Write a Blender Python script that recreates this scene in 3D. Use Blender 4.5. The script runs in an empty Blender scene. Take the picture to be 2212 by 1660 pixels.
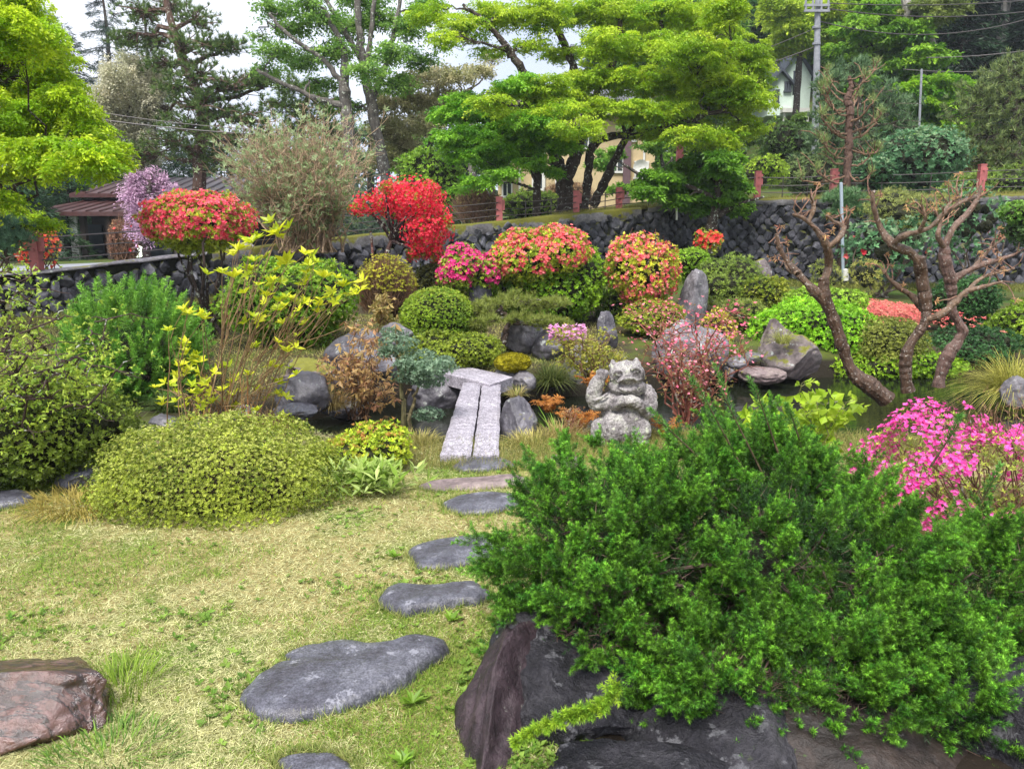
EXPO = 0.7
import bpy, bmesh, math
import numpy as np
rng = np.random.default_rng(11)
C = bpy.context.scene.collection
F = 1702.0; PITCH = math.atan(319/1702.0); EYE = 1.6
CP, SP = math.cos(PITCH), math.sin(PITCH)
def A(*a): return np.array(a, float)
# sight-line from a measured image point out to a chosen real distance
def slope(y):
    v = (830.0-y)/F
    return (v*CP-SP)/(CP+v*SP)
def at(x, y, D):
    v = (830.0-y)/F; t = D/(CP+v*SP)
    return A((x-1105.5)/F*t, D, EYE+t*(v*CP-SP))
def onz(x, y, z=0.0):
    return at(x, y, (z-EYE)/slope(y))
def mpp(D): return D/CP/F
# ------------------------------------------------------------ noise
def _h(i, j, k, s):
    a = np.sin(i*127.1+j*311.7+k*74.7+s*53.3)*43758.5453
    return a-np.floor(a)
def vnoise(p, s=0):
    p = np.asarray(p, float); i = np.floor(p); f = p-i; f = f*f*(3-2*f)
    r = 0
    for a in (0, 1):
        for b in (0, 1):
            for c in (0, 1):
                w = (f[..., 0] if a else 1-f[..., 0])*(f[..., 1] if b else 1-f[..., 1])*(f[..., 2] if c else 1-f[..., 2])
                r = r+w*_h(i[..., 0]+a, i[..., 1]+b, i[..., 2]+c, s)
    return r*2-1
def fbm(p, o=4, s=0):
    r = 0; a = .5; p = np.asarray(p, float)
    for k in range(o):
        r = r+a*vnoise(p*(2**k)+k*7.3, s+k); a *= .5
    return r
def nrm(v): return v/np.maximum(np.linalg.norm(v, axis=-1, keepdims=True), 1e-9)
def rdir(n):
    return nrm(rng.normal(size=(n, 3)))
def cmix(a, b, n, amp=.22, t=None):
    a = A(*a); b = A(*b)
    if t is None: t = rng.random(n)
    t = np.asarray(t).reshape(-1, 1)
    c = a*(1-t)+b*t
    return np.clip(c*(1+amp*(rng.random((n, 1))*2-1)), 0.001, 1)
# ------------------------------------------------------------ mesh builder
class Geo:
    def __init__(s): s.v = []; s.f = []; s.c = []; s.n = 0
    def add(s, v, f, c=(.5, .5, .5)):
        v = np.asarray(v, float).reshape(-1, 3); f = np.asarray(f, int)
        if len(f) == 0: return
        s.v.append(v); s.f.append(f+s.n); s.n += len(v)
        c = np.asarray(c, float)
        if c.ndim == 1: c = np.broadcast_to(c, (len(f), 3))
        s.c.append(c)
    def more(s, f, c):
        f = np.asarray(f, int); c = np.asarray(c, float)
        if c.ndim == 1: c = np.broadcast_to(c, (len(f), 3))
        s.f.append(f); s.c.append(c)
    def build(s, name, mat, parent=None, smooth=False):
        if not s.v: return None
        V = np.concatenate(s.v)
        base = A(0, 0, 0)
        if parent is not None: base = A(*parent.location)
        V = V-base
        me = bpy.data.meshes.new(name)
        tot = np.concatenate([np.full(len(f), f.shape[1]) for f in s.f])
        idx = np.concatenate([f.ravel() for f in s.f])
        me.vertices.add(len(V)); me.vertices.foreach_set('co', V.astype(np.float32).ravel())
        me.loops.add(len(idx)); me.loops.foreach_set('vertex_index', idx.astype(np.int32))
        me.polygons.add(len(tot))
        st = np.concatenate([[0], np.cumsum(tot)[:-1]])
        me.polygons.foreach_set('loop_start', st.astype(np.int32))
        me.polygons.foreach_set('use_smooth', np.full(len(tot), smooth))
        at_ = me.attributes.new('col', 'FLOAT_COLOR', 'FACE')
        cc = np.concatenate(s.c); cc = np.concatenate([cc, np.ones((len(cc), 1))], 1)
        at_.data.foreach_set('color', cc.astype(np.float32).ravel())
        me.update(calc_edges=True); me.validate()
        me.materials.append(mat)
        o = bpy.data.objects.new(name, me); C.objects.link(o)
        if parent is not None: o.parent = parent
        return o
def tag(o, label, cat, group=None):
    o['label'] = label; o['category'] = cat
    if group: o['group'] = group
    return o
def thing(name, label, cat, loc, group=None):
    o = bpy.data.objects.new(name, None); o.empty_display_size = .2
    o.location = tuple(float(a) for a in loc); C.objects.link(o)
    return tag(o, label, cat, group)
def struct(o, kind='structure'):
    o['kind'] = kind; return o
# ------------------------------------------------------------ primitives
def leaves(g, p, ax, nor, L, W, col, fold=.12):
    n = len(p); ax = nrm(ax); sd = nrm(np.cross(ax, nor)); nn = nrm(np.cross(sd, ax))
    L = np.broadcast_to(L, (n,)).reshape(-1, 1); W = np.broadcast_to(W, (n,)).reshape(-1, 1)
    v = np.stack([p, p+ax*L*.48+sd*W*.5+nn*W*fold, p+ax*L-nn*L*.08, p+ax*L*.48-sd*W*.5+nn*W*fold], 1)
    f = np.arange(4*n).reshape(n, 4)
    g.add(v, f, col)
def blades(g, p, d, L, W, col, bend=None):
    """thin tapering blades, two faces each: a quad and a tip"""
    n = len(p); d = nrm(d); sd = nrm(np.cross(d, rdir(n)))
    L = np.broadcast_to(L, (n,)).reshape(-1, 1); W = np.broadcast_to(W, (n,)).reshape(-1, 1)
    if bend is None: bend = np.zeros((n, 3))
    m = p+d*L*.55+bend*L*.3; t = p+d*L+bend*L
    v = np.stack([p-sd*W*.5, p+sd*W*.5, m+sd*W*.4, m-sd*W*.4, t], 1)
    k = np.arange(n)[:, None]*5; o = g.n
    g.add(v, k+np.array([0, 1, 2, 3]), col)
    g.more(o+k+np.array([3, 2, 4]), col)
def tris(g, p, d, L, W, col, sd=None):
    n = len(p); d = nrm(d)
    if sd is None: sd = rdir(n)
    s = nrm(np.cross(d, sd))
    L = np.broadcast_to(L, (n,)).reshape(-1, 1); W = np.broadcast_to(W, (n,)).reshape(-1, 1)
    v = np.stack([p-s*W*.5, p+s*W*.5, p+d*L], 1)
    g.add(v, np.arange(3*n).reshape(n, 3), col)
def rosettes(g, P, N, k, L, W, col, spread=1.0, jit=.35):
    n = len(P); N = nrm(N)
    t1 = nrm(np.cross(N, rdir(n))); t2 = np.cross(N, t1)
    L = np.broadcast_to(L, (n,))
    for i in range(k):
        a = 2*math.pi*i/k+rng.random(n)*.8
        rad = t1*np.cos(a)[:, None]+t2*np.sin(a)[:, None]
        ax = N+rad*spread+rng.normal(size=(n, 3))*jit*.5
        Li = L*(.75+.5*rng.random(n))
        leaves(g, P, ax, N-rad*.6+rng.normal(size=(n, 3))*.15, Li, Li*W, col*(1+.12*(rng.random((n, 1))*2-1)))
def tube(g, path, rad, sides=8, col=(.1, .07, .05), bump=0, cap=True):
    path = np.asarray(path, float); n = len(path)
    rad = np.broadcast_to(np.asarray(rad, float), (n,))
    T = nrm(np.gradient(path, axis=0))
    ref = A(0.13, 0.97, .2) if abs(T[0] @ A(0.13, .97, .2)) < .9 else A(1, 0, 0)
    u = nrm(np.cross(T, ref)); w = np.cross(T, u)
    a = np.arange(sides)*2*math.pi/sides
    ring = u[:, None, :]*np.cos(a)[None, :, None]+w[:, None, :]*np.sin(a)[None, :, None]
    r = rad[:, None]*np.ones((1, sides))
    if bump:
        q = (path[:, None, :]+ring*rad[:, None, None])/(np.maximum(rad.mean(), .01)*1.6)
        r = r*(1+bump*fbm(q, 3))
    v = path[:, None, :]+ring*r[:, :, None]
    i = np.arange(n-1)[:, None]*sides; j = np.arange(sides)[None, :]; j2 = (j+1) % sides
    f = np.stack([i+j, i+j2, i+sides+j2, i+sides+j], -1).reshape(-1, 4)
    g.add(v, f, col)
    if cap and sides >= 3:
        e = g.n-sides; cc = np.asarray(col, float); cc = cc if cc.ndim == 1 else cc[-1]
        g.v.append(path[-1:]+T[-1:]*rad[-1]*.4); g.n += 1
        g.more(np.stack([e+np.arange(sides), e+(np.arange(sides)+1) % sides, np.full(sides, g.n-1)], 1), cc)
def smoothpath(pts, m=6, jit=0.0):
    """Catmull-Rom through pts, (n,3) or (n,4) with radius last"""
    p = np.asarray(pts, float); p = np.vstack([2*p[0]-p[1], p, 2*p[-1]-p[-2]])
    out = []
    for i in range(1, len(p)-2):
        for t in np.arange(m)/m:
            a, b, c, d = p[i-1], p[i], p[i+1], p[i+2]
            out.append(.5*((2*b)+(-a+c)*t+(2*a-5*b+4*c-d)*t*t+(-a+3*b-3*c+d)*t**3))
    out.append(p[-2]); out = np.array(out)
    if jit: out[1:-1, :3] += rng.normal(size=(len(out)-2, 3))*jit
    if out.shape[1] > 3: out[:, 3] = np.maximum(out[:, 3], .001)
    return out
def limb(g, p0, p1, r0, r1, sag=.1, jit=.04, seg=7, sides=6, col=(.06, .045, .035)):
    d = p1-p0; L = np.linalg.norm(d); t = np.linspace(0, 1, seg)[:, None]
    off = rng.normal(size=3)*L*.08; off[2] += sag*L
    p = p0+d*t+off*np.sin(t*math.pi)
    p[1:-1] += rng.normal(size=(seg-2, 3))*jit*L*.5
    tube(g, p, r0+(r1-r0)*t[:, 0]**.8, sides, col)
    return p
def box(g, c, s, col=(.5, .5, .5), rz=0.0, bev=0):
    c = A(*c); h = A(*s)/2
    v = A(-1, -1, -1, 1, -1, -1, 1, 1, -1, -1, 1, -1, -1, -1, 1, 1, -1, 1, 1, 1, 1, -1, 1, 1).reshape(8, 3)*h
    if rz:
        cs, sn = math.cos(rz), math.sin(rz); v = np.stack([v[:, 0]*cs-v[:, 1]*sn, v[:, 0]*sn+v[:, 1]*cs, v[:, 2]], 1)
    g.add(v+c, [[0, 3, 2, 1], [4, 5, 6, 7], [0, 1, 5, 4], [1, 2, 6, 5], [2, 3, 7, 6], [3, 0, 4, 7]], col)
def prism(g, quad_top, thick, col=(.5, .5, .5)):
    q = np.asarray(quad_top, float); b = q-A(0, 0, thick); n = len(q)
    g.add(np.vstack([q, b]), [list(range(n)), list(range(n, 2*n))[::-1]], col)
    k = g.n-2*n
    g.more([[k+i, k+n+i, k+n+(i+1) % n, k+(i+1) % n] for i in range(n)], col)
_ico = {}
def ico(sub):
    if sub not in _ico:
        bm = bmesh.new(); bmesh.ops.create_icosphere(bm, subdivisions=sub, radius=1)
        bm.verts.ensure_lookup_table()
        _ico[sub] = (np.array([v.co[:] for v in bm.verts]), np.array([[v.index for v in f.verts] for f in bm.faces])); bm.free()
    return _ico[sub]
# ------------------------------------------------------------ node materials
def mat(name, rough=.6, spec=.4, build=None):
    m = bpy.data.materials.new(name); m.use_nodes = True; nt = m.node_tree
    b = nt.nodes['Principled BSDF']; b.inputs['Roughness'].default_value = rough
    b.inputs['Specular IOR Level'].default_value = spec
    if build: build(nt, b)
    return m
def N(nt, t, **k):
    n = nt.nodes.new(t)
    for a, v in k.items():
        if a in n.inputs: n.inputs[a].default_value = v
        else: setattr(n, a, v)
    return n
def noise(nt, scale, detail=5, rough=.6, vec=None, coord='Object'):
    n = N(nt, 'ShaderNodeTexNoise'); n.inputs['Scale'].default_value = scale
    n.inputs['Detail'].default_value = detail; n.inputs['Roughness'].default_value = rough
    if vec is None:
        tc = N(nt, 'ShaderNodeTexCoord'); vec = tc.outputs[coord]
    nt.links.new(vec, n.inputs['Vector']); return n
def ramp(nt, fac, stops):
    r = N(nt, 'ShaderNodeValToRGB'); e = r.color_ramp.elements
    while len(e) < len(stops): e.new(.5)
    for i, (p, c) in enumerate(stops):
        e[i].position = p; e[i].color = (*c, 1) if len(c) == 3 else c
    nt.links.new(fac, r.inputs[0]); return r
def mix(nt, fac, a, b, bt='MIX'):
    m = N(nt, 'ShaderNodeMix', data_type='RGBA', blend_type=bt)
    for s, v in ((m.inputs[0], fac), (m.inputs[6], a), (m.inputs[7], b)):
        if isinstance(v, (int, float)): s.default_value = v
        elif isinstance(v, tuple): s.default_value = (*v, 1)
        else: nt.links.new(v, s)
    return m.outputs[2]
def bump(nt, b, h, strength=.5, dist=.02):
    n = N(nt, 'ShaderNodeBump'); n.inputs['Strength'].default_value = strength; n.inputs['Distance'].default_value = dist
    nt.links.new(h, n.inputs['Height']); nt.links.new(n.outputs[0], b.inputs['Normal']); return n
def leafmat(name, trans=.35, rough=.45, spec=.4):
    m = bpy.data.materials.new(name); m.use_nodes = True; nt = m.node_tree
    b = nt.nodes['Principled BSDF']; out = nt.nodes['Material Output']
    a = N(nt, 'ShaderNodeAttribute', attribute_name='col')
    nt.links.new(a.outputs['Color'], b.inputs['Base Color'])
    b.inputs['Roughness'].default_value = rough; b.inputs['Specular IOR Level'].default_value = spec
    t = N(nt, 'ShaderNodeBsdfTranslucent'); nt.links.new(a.outputs['Color'], t.inputs[0])
    mx = N(nt, 'ShaderNodeMixShader'); mx.inputs[0].default_value = trans
    nt.links.new(b.outputs[0], mx.inputs[1]); nt.links.new(t.outputs[0], mx.inputs[2])
    nt.links.new(mx.outputs[0], out.inputs[0]); return m
LEAF = leafmat('leaf', .42); PETAL = leafmat('petal', .3, .5, .25); NEEDLE = leafmat('needle', .15, .5, .3)
GRASS = leafmat('grass_blade', .3, .6, .2)
def bark_b(scale=9, lich=.0, lc=(.4, .42, .36)):
    def f(nt, b):
        a = N(nt, 'ShaderNodeAttribute', attribute_name='col')
        tc = N(nt, 'ShaderNodeTexCoord'); mp = N(nt, 'ShaderNodeMapping'); mp.inputs['Scale'].default_value = (1, 1, .35)
        nt.links.new(tc.outputs['Object'], mp.inputs[0])
        n = noise(nt, scale, 6, .7, mp.outputs[0])
        r = ramp(nt, n.outputs[0], [(.3, (.35, .35, .35)), (.7, (1.6, 1.6, 1.6))])
        c = mix(nt, 1.0, a.outputs['Color'], r.outputs[0], 'MULTIPLY')
        if lich:
            n2 = noise(nt, scale*1.7, 4, .6); r2 = ramp(nt, n2.outputs[0], [(.62-lich*.2, (0, 0, 0)), (.68-lich*.2, (1, 1, 1))])
            c = mix(nt, r2.outputs[0], c, lc)
        nt.links.new(c, b.inputs['Base Color']); bump(nt, b, n.outputs[0], .8, .03)
    return f
BARK = mat('bark', .85, .2, bark_b(9, .15)); BARKFINE = mat('bark_fine', .8, .25, bark_b(30))
WETBARK = mat('wet_bark', .42, .4, bark_b(26, .1, (.34, .31, .27)))
# ============================================================ camera, light
cam = bpy.data.cameras.new('camera'); co = bpy.data.objects.new('camera', cam); C.objects.link(co)
co.location = (0, 0, EYE); co.rotation_euler = (math.pi/2-PITCH, 0, 0)
cam.sensor_width = 36; cam.lens = 36*F/2211.0; cam.clip_end = 800; cam.clip_start = .05
bpy.context.scene.camera = co
w = bpy.data.worlds.new('World'); bpy.context.scene.world = w; w.use_nodes = True
nt = w.node_tree; bg = nt.nodes['Background']; sky = nt.nodes.new('ShaderNodeTexSky'); sky.sky_type = 'NISHITA'
sky.sun_disc = False; sky.sun_elevation = math.radians(58); sky.sun_rotation = math.radians(200)
sky.dust_density = 3; sky.air_density = 1
tc = nt.nodes.new('ShaderNodeTexCoord')
n_ = noise(nt, 2.2, 4, .5, tc.outputs['Generated'])
cl = ramp(nt, n_.outputs[0], [(.35, (5.0, 5.6, 7.2)), (.65, (9.4, 9.5, 9.9))])
nt.links.new(mix(nt, .86, sky.outputs[0], cl.outputs[0]), bg.inputs[0]); bg.inputs[1].default_value = .108
sl = bpy.data.lights.new('sun', 'SUN'); sl.energy = 4.0; sl.angle = math.radians(22); sl.color = (1, .96, .9)
so = bpy.data.objects.new('sun', sl); C.objects.link(so)
so.rotation_euler = (math.radians(32), 0, math.radians(-20))
vs = bpy.context.scene.view_settings; vs.view_transform = 'Standard'; vs.look = 'None'; vs.exposure = EXPO; vs.gamma = 1
bpy.context.scene.cycles.max_bounces = 6; bpy.context.scene.cycles.transparent_max_bounces = 4
# ============================================================ terrain
WX = A(-80, -30, -12, -7.8, -3.6, 2.3, 5.9, 13.6, 30, 80)
WY = A(9, 9.5, 11, 13, 17, 20, 22, 21, 20, 20)
WZ = A(.4, .6, .85, 1.0, 1.55, 2.2, 2.55, 2.65, 2.9, 3.2)
def wallY(X): return np.interp(X, WX, WY)
def roadZ(X): return np.interp(X, WX, WZ)
NX = A(-6, -3.4, -2.6, -2, -1, 0, .8, 1.6, 3, 5, 8, 12); NY = A(7.2, 7.2, 7.0, 6.6, 6.1, 5.95, 6.35, 6.5, 6.2, 6.0, 5.6, 5.4)
FX = A(-6, -3.4, -2.6, -2, -1, -.3, .3, 1.5, 3.5, 6, 9, 12); FY = A(7.3, 7.8, 7.9, 8.4, 9.5, 8.9, 9.3, 9.8, 10.7, 11.0, 11, 10.4)
def sst(t): t = np.clip(t, 0, 1); return t*t*(3-2*t)
WATER = -.3
def near_h(X, Y):
    n, f = np.interp(X, NX, NY), np.interp(X, FX, FY)
    wob = .12*vnoise(np.stack([X*1.7, Y*1.7, X*0], -1), 3)
    d = np.minimum(Y-n, f-Y)+wob
    edge = sst((X+6)/.8)*sst((12-X)/.8)
    h = .035*fbm(np.stack([X*.9, Y*.9, X*0], -1), 3, 5)*np.clip(Y/4, .2, 1)
    far = np.clip(Y-f, 0, 20)
    h = h+.05*sst(far/.4)+.095*far*np.interp(X, [-12, -6, 0, 5, 9], [.3, .55, .9, .5, .3])
    return h*(1-sst(d/.3)*edge)-.75*sst(d/.35)*edge
def up_h(X, Y):
    q = Y-wallY(X)
    hill = np.clip(Y-27, 0, 400)*np.interp(X, [-10, 6, 14, 25], [.0, .07, .20, .28])
    return roadZ(X)+.3*fbm(np.stack([X*.1, Y*.1, X*0], -1), 2, 9)*sst((q-8)/6)+hill
def ground_h(X, Y):
    X = np.asarray(X, float); Y = np.asarray(Y, float)
    return np.where(Y < wallY(X), near_h(X, Y), up_h(X, Y))
xs = np.concatenate([np.linspace(-95, -20, 12), np.linspace(-18, -8.2, 24), np.arange(-8, 14, .1), np.linspace(14.4, 22, 20), np.linspace(24, 95, 16)])
js = np.concatenate([np.linspace(-30, 0, 6), np.arange(.6, 12, .1)])
rows = []
yw = wallY(xs)
for y in js: rows.append((xs, np.full_like(xs, y)*1.0))
G_rows = []
for X, Y in rows: Y = np.minimum(Y, yw-.9+Y*.02); G_rows.append((X, Y, near_h(X, Y)))
for t in np.linspace(0.1, 1, 20):
    y0 = np.minimum(12, yw-.9+12*.02); Y = y0+(yw-.02-y0)*t; G_rows.append((xs, Y, near_h(xs, Y)))
for q in [.12, .6, 1.5, 2.5, 4, 5, 7, 9, 12, 15, 20, 26, 34, 44, 60, 80, 105]:
    Y = yw+q; G_rows.append((xs, Y, up_h(xs, Y)-(.05 if q < .2 else 0)))
V = np.array([np.stack(r, -1) for r in G_rows]); nr, nc = V.shape[:2]
i = np.arange(nr-1)[:, None]*nc; j = np.arange(nc-1)[None]
Fg = np.stack([i+j, i+j+1, i+nc+j+1, i+nc+j], -1).reshape(-1, 4)
def ground_b(nt, b):
    tc = N(nt, 'ShaderNodeTexCoord'); P = tc.outputs['Object']
    n1 = noise(nt, 1.3, 5, .65, P); n2 = noise(nt, 22, 6, .75, P); n3 = noise(nt, .35, 3, .5, P)
    straw = ramp(nt, n2.outputs[0], [(.3, (.10, .08, .03)), (.5, (.28, .23, .09)), (.72, (.44, .38, .18))])
    green = ramp(nt, n2.outputs[0], [(.3, (.05, .08, .012)), (.7, (.20, .27, .05))])
    g = ramp(nt, n1.outputs[0], [(.48, (0, 0, 0)), (.62, (1, 1, 1))])
    c = mix(nt, g.outputs[0], straw.outputs[0], green.outputs[0])
    # soil and moss on the pond banks and the beds beyond it
    sep = N(nt, 'ShaderNodeSeparateXYZ'); nt.links.new(P, sep.inputs[0])
    far = N(nt, 'ShaderNodeMapRange'); nt.links.new(sep.outputs[1], far.inputs[0]); far.inputs[1].default_value = 5.4; far.inputs[2].default_value = 6.6
    soil = ramp(nt, n2.outputs[0], [(.3, (.018, .014, .009)), (.6, (.07, .055, .03)), (.8, (.10, .10, .03))])
    bank = mix(nt, g.outputs[0], soil.outputs[0], (.075, .10, .015))
    low = N(nt, 'ShaderNodeMapRange'); nt.links.new(sep.outputs[2], low.inputs[0]); low.inputs[1].default_value = -.03; low.inputs[2].default_value = -.09
    c = mix(nt, far.outputs[0], c, bank)
    c = mix(nt, low.outputs[0], c, (.022, .018, .012))
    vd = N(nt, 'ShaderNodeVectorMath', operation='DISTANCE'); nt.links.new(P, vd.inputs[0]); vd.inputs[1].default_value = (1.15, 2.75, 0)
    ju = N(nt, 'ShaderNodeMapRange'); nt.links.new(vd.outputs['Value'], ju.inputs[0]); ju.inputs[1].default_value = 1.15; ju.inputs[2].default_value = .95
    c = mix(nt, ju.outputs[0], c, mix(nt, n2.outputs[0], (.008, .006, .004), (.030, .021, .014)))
    up = N(nt, 'ShaderNodeMapRange'); nt.links.new(sep.outputs[1], up.inputs[0]); up.inputs[1].default_value = 14; up.inputs[2].default_value = 17
    c = mix(nt, up.outputs[0], c, mix(nt, g.outputs[0], (.07, .08, .02), (.05, .11, .015)))
    nt.links.new(c, b.inputs['Base Color']); bump(nt, b, n2.outputs[0], .7, .03)
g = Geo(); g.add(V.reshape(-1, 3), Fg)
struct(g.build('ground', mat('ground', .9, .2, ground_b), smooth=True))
# water
def water_b(nt, b):
    b.inputs['Base Color'].default_value = (.010, .013, .007, 1); b.inputs['IOR'].default_value = 1.33
    tc = N(nt, 'ShaderNodeTexCoord'); mp = N(nt, 'ShaderNodeMapping'); mp.inputs['Scale'].default_value = (1, 2.5, 1)
    nt.links.new(tc.outputs['Object'], mp.inputs[0]); n = noise(nt, 6, 3, .5, mp.outputs[0]); bump(nt, b, n.outputs[0], .12, .02)
g = Geo(); g.add([[-6.5, 5, WATER], [12.5, 5, WATER], [12.5, 11.8, WATER], [-6.5, 11.8, WATER]], [[0, 1, 2, 3]])
struct(g.build('water', mat('water', .04, .5, water_b)))
# road on top of the retaining wall
g = Geo(); xr = np.linspace(-40, 30, 141); yr = wallY(xr)
r0 = np.stack([xr, yr+.35, roadZ(xr)+.03], -1); r1 = np.stack([xr-.4, yr+7.8, roadZ(xr-.4)+.05], -1)
rv = np.concatenate([r0, r1]); k = np.arange(140)
g.add(rv, np.stack([k, k+1, 141+k+1, 141+k], -1))
def road_b(nt, b):
    n = noise(nt, 60, 5, .8); n2 = noise(nt, .8, 4, .6)
    a = ramp(nt, n.outputs[0], [(.3, (.26, .27, .30)), (.7, (.38, .39, .43))]);  # asphalt lifted to pale blue-grey: wet sky reflection painted into the colour
    c = mix(nt, n2.outputs[0], a.outputs[0], (.32, .33, .37)); nt.links.new(c, b.inputs['Base Color'])
    bump(nt, b, n.outputs[0], .3, .01)
struct(g.build('road', mat('wet_asphalt_sky_sheen', .3, .5, road_b)))
# ============================================================ stone
def stone_b(c0, c1, c2, sc=6, moss=0, mossc=(.16, .15, .012), lich=0, lichc=(.42, .45, .42), bs=.6, vein=None, speck=0, bd=.03, sc_=(.45, 1.35)):
    def f(nt, b):
        tc = N(nt, 'ShaderNodeTexCoord'); P = tc.outputs['Object']
        n1 = noise(nt, sc, 6, .65, P); n2 = noise(nt, sc*6, 5, .75, P)
        c = ramp(nt, n1.outputs[0], [(.33, c0), (.5, c1), (.68, c2)]).outputs[0]
        v = ramp(nt, n2.outputs[0], [(.3, (.55, .55, .55)), (.7, (1.4, 1.4, 1.4))])
        c = mix(nt, 1.0, c, v.outputs[0], 'MULTIPLY')
        if vein:
            mp = N(nt, 'ShaderNodeMapping'); mp.inputs['Rotation'].default_value = (.3, .5, .9); mp.inputs['Scale'].default_value = (1, 4, 1)
            nt.links.new(P, mp.inputs[0]); nv = noise(nt, sc*.8, 5, .6, mp.outputs[0])
            rv = ramp(nt, nv.outputs[0], [(.42, (0, 0, 0)), (.5, (1, 1, 1)), (.56, (0, 0, 0))])
            c = mix(nt, rv.outputs[0], c, vein)
        if speck:
            ns = noise(nt, speck, 2, .5, P); rs = ramp(nt, ns.outputs[0], [(.38, (sc_[0],)*3), (.5, (1, 1, 1)), (.62, (sc_[1],)*3)])
            c = mix(nt, 1.0, c, rs.outputs[0], 'MULTIPLY')
        if lich:
            nl = noise(nt, sc*2.3, 7, .7, P); rl = ramp(nt, nl.outputs[0], [(.66-.2*lich, (0, 0, 0)), (.70-.2*lich, (1, 1, 1))])
            c = mix(nt, rl.outputs[0], c, lichc)
        if moss:
            ge = N(nt, 'ShaderNodeNewGeometry'); sx = N(nt, 'ShaderNodeSeparateXYZ'); nt.links.new(ge.outputs['Normal'], sx.inputs[0])
            nm = noise(nt, sc*.9, 5, .6, P); ad = N(nt, 'ShaderNodeMath', operation='ADD'); nt.links.new(sx.outputs[2], ad.inputs[0])
            ml = N(nt, 'ShaderNodeMath', operation='MULTIPLY'); nt.links.new(nm.outputs[0], ml.inputs[0]); ml.inputs[1].default_value = 2.2
            nt.links.new(ml.outputs[0], ad.inputs[1])
            rm = N(nt, 'ShaderNodeMapRange'); nt.links.new(ad.outputs[0], rm.inputs[0]); rm.inputs[1].default_value = 2.0-moss; rm.inputs[2].default_value = 2.15-moss
            mc = mix(nt, n2.outputs[0], tuple(x*.5 for x in mossc), tuple(x*1.6 for x in mossc))
            c = mix(nt, rm.outputs[0], c, mc)
        nt.links.new(c, b.inputs['Base Color'])
        h = N(nt, 'ShaderNodeMath', operation='ADD'); nt.links.new(n1.outputs[0], h.inputs[0])
        m2 = N(nt, 'ShaderNodeMath', operation='MULTIPLY'); nt.links.new(n2.outputs[0], m2.inputs[0]); m2.inputs[1].default_value = .4
        nt.links.new(m2.outputs[0], h.inputs[1]); bump(nt, b, h.outputs[0], bs, bd)
    return f
M_STEP = mat('step_stone', .3, .5, stone_b((.04, .036, .046), (.075, .075, .095), (.13, .13, .155), 6, bs=1, lich=.3, lichc=(.21, .21, .245), bd=.012, speck=140, sc_=(.7, 1.3)))
M_SLAB = mat('brown_slab', .5, .4, stone_b((.12, .09, .09), (.20, .15, .15), (.26, .21, .19), 4, bs=.5))
M_GRAN = mat('granite', .6, .4, stone_b((.24, .22, .255), (.32, .295, .34), (.39, .365, .41), 3, speck=95, bs=.5, bd=.01))
M_STAT = mat('statue_stone', .85, .25, stone_b((.07, .06, .063), (.24, .22, .225), (.40, .39, .36), 8, speck=90, sc_=(.7, 1.25), lich=.35, lichc=(.44, .46, .36), bs=.9, bd=.014))
M_BROWN = mat('red_brown_rock', .14, 1.0, stone_b((.02, .008, .006), (.085, .036, .026), (.16, .085, .078), 6, vein=(.015, .006, .005), lich=.06, lichc=(.30, .15, .05), bs=.7))
M_DARK = mat('dark_boulder', .5, .4, stone_b((.004, .004, .006), (.016, .015, .02), (.055, .052, .06), 4.5, moss=-.35, mossc=(.04, .055, .012), lich=.45, lichc=(.10, .10, .11), bs=1, bd=.06))
M_PURP = mat('purple_boulder', .5, .4, stone_b((.010, .006, .008), (.036, .022, .028), (.075, .052, .06), 7, lich=.2, lichc=(.16, .16, .14), bs=.8))
M_POND = mat('pond_rock', .4, .5, stone_b((.03, .028, .036), (.08, .075, .09), (.17, .16, .18), 4, moss=-.15, lich=.3, lichc=(.3, .32, .3), bs=.8))
M_GREY = mat('grey_rock', .6, .4, stone_b((.06, .056, .065), (.15, .14, .155), (.27, .26, .285), 4, moss=-.1, lich=.25, lichc=(.42, .44, .42), bs=.7))
M_MOSSY = mat('mossy_rock', .6, .4, stone_b((.07, .055, .055), (.15, .12, .12), (.24, .21, .21), 4, moss=.3, mossc=(.15, .15, .012), lich=.25, bs=.9))
M_WALL = mat('wall_stone', .6, .4, stone_b((.012, .012, .016), (.05, .05, .064), (.14, .14, .165), 3.5, moss=.25, mossc=(.06, .065, .012), lich=.1, lichc=(.17, .17, .19), bs=.9))
M_CAP = mat('mossy_cap', .8, .3, stone_b((.07, .065, .07), (.13, .125, .13), (.2, .19, .2), 2.5, moss=.75, mossc=(.11, .11, .014), bs=.8))
M_YMOSS = mat('yellow_moss', .95, .1, stone_b((.15, .13, .008), (.27, .24, .012), (.36, .32, .02), 20, bs=1, bd=.03))
def rock(name, label, c, r, m, seed=0, sub=5, cuts=9, rz=0, amp=.22, group=None, cutdepth=(.62, .95), parent=None, cat='rock', fine=.07):
    v, f = ico(sub); rs = np.random.default_rng(seed)
    p = v.copy()
    for k in range(cuts):
        d = nrm(rs.normal(size=3)); q = rs.uniform(*cutdepth); s = p @ d
        p = p-d*np.maximum(s-q, 0)[:, None]*.93
    p = p*(1+amp*fbm(v*1.3+seed*3.1, 3, seed))[:, None]
    p = p+nrm(v)*(fine*fbm(v*5+seed, 5, seed+2))[:, None]
    p = p*A(*r)
    if rz:
        cs, sn = math.cos(rz), math.sin(rz); p = np.stack([p[:, 0]*cs-p[:, 1]*sn, p[:, 0]*sn+p[:, 1]*cs, p[:, 2]], 1)
    g = Geo(); g.add(p, f)
    o = g.build(name, m, smooth=True); o.location = tuple(c)
    if label: tag(o, label, cat, group)
    return o
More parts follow.
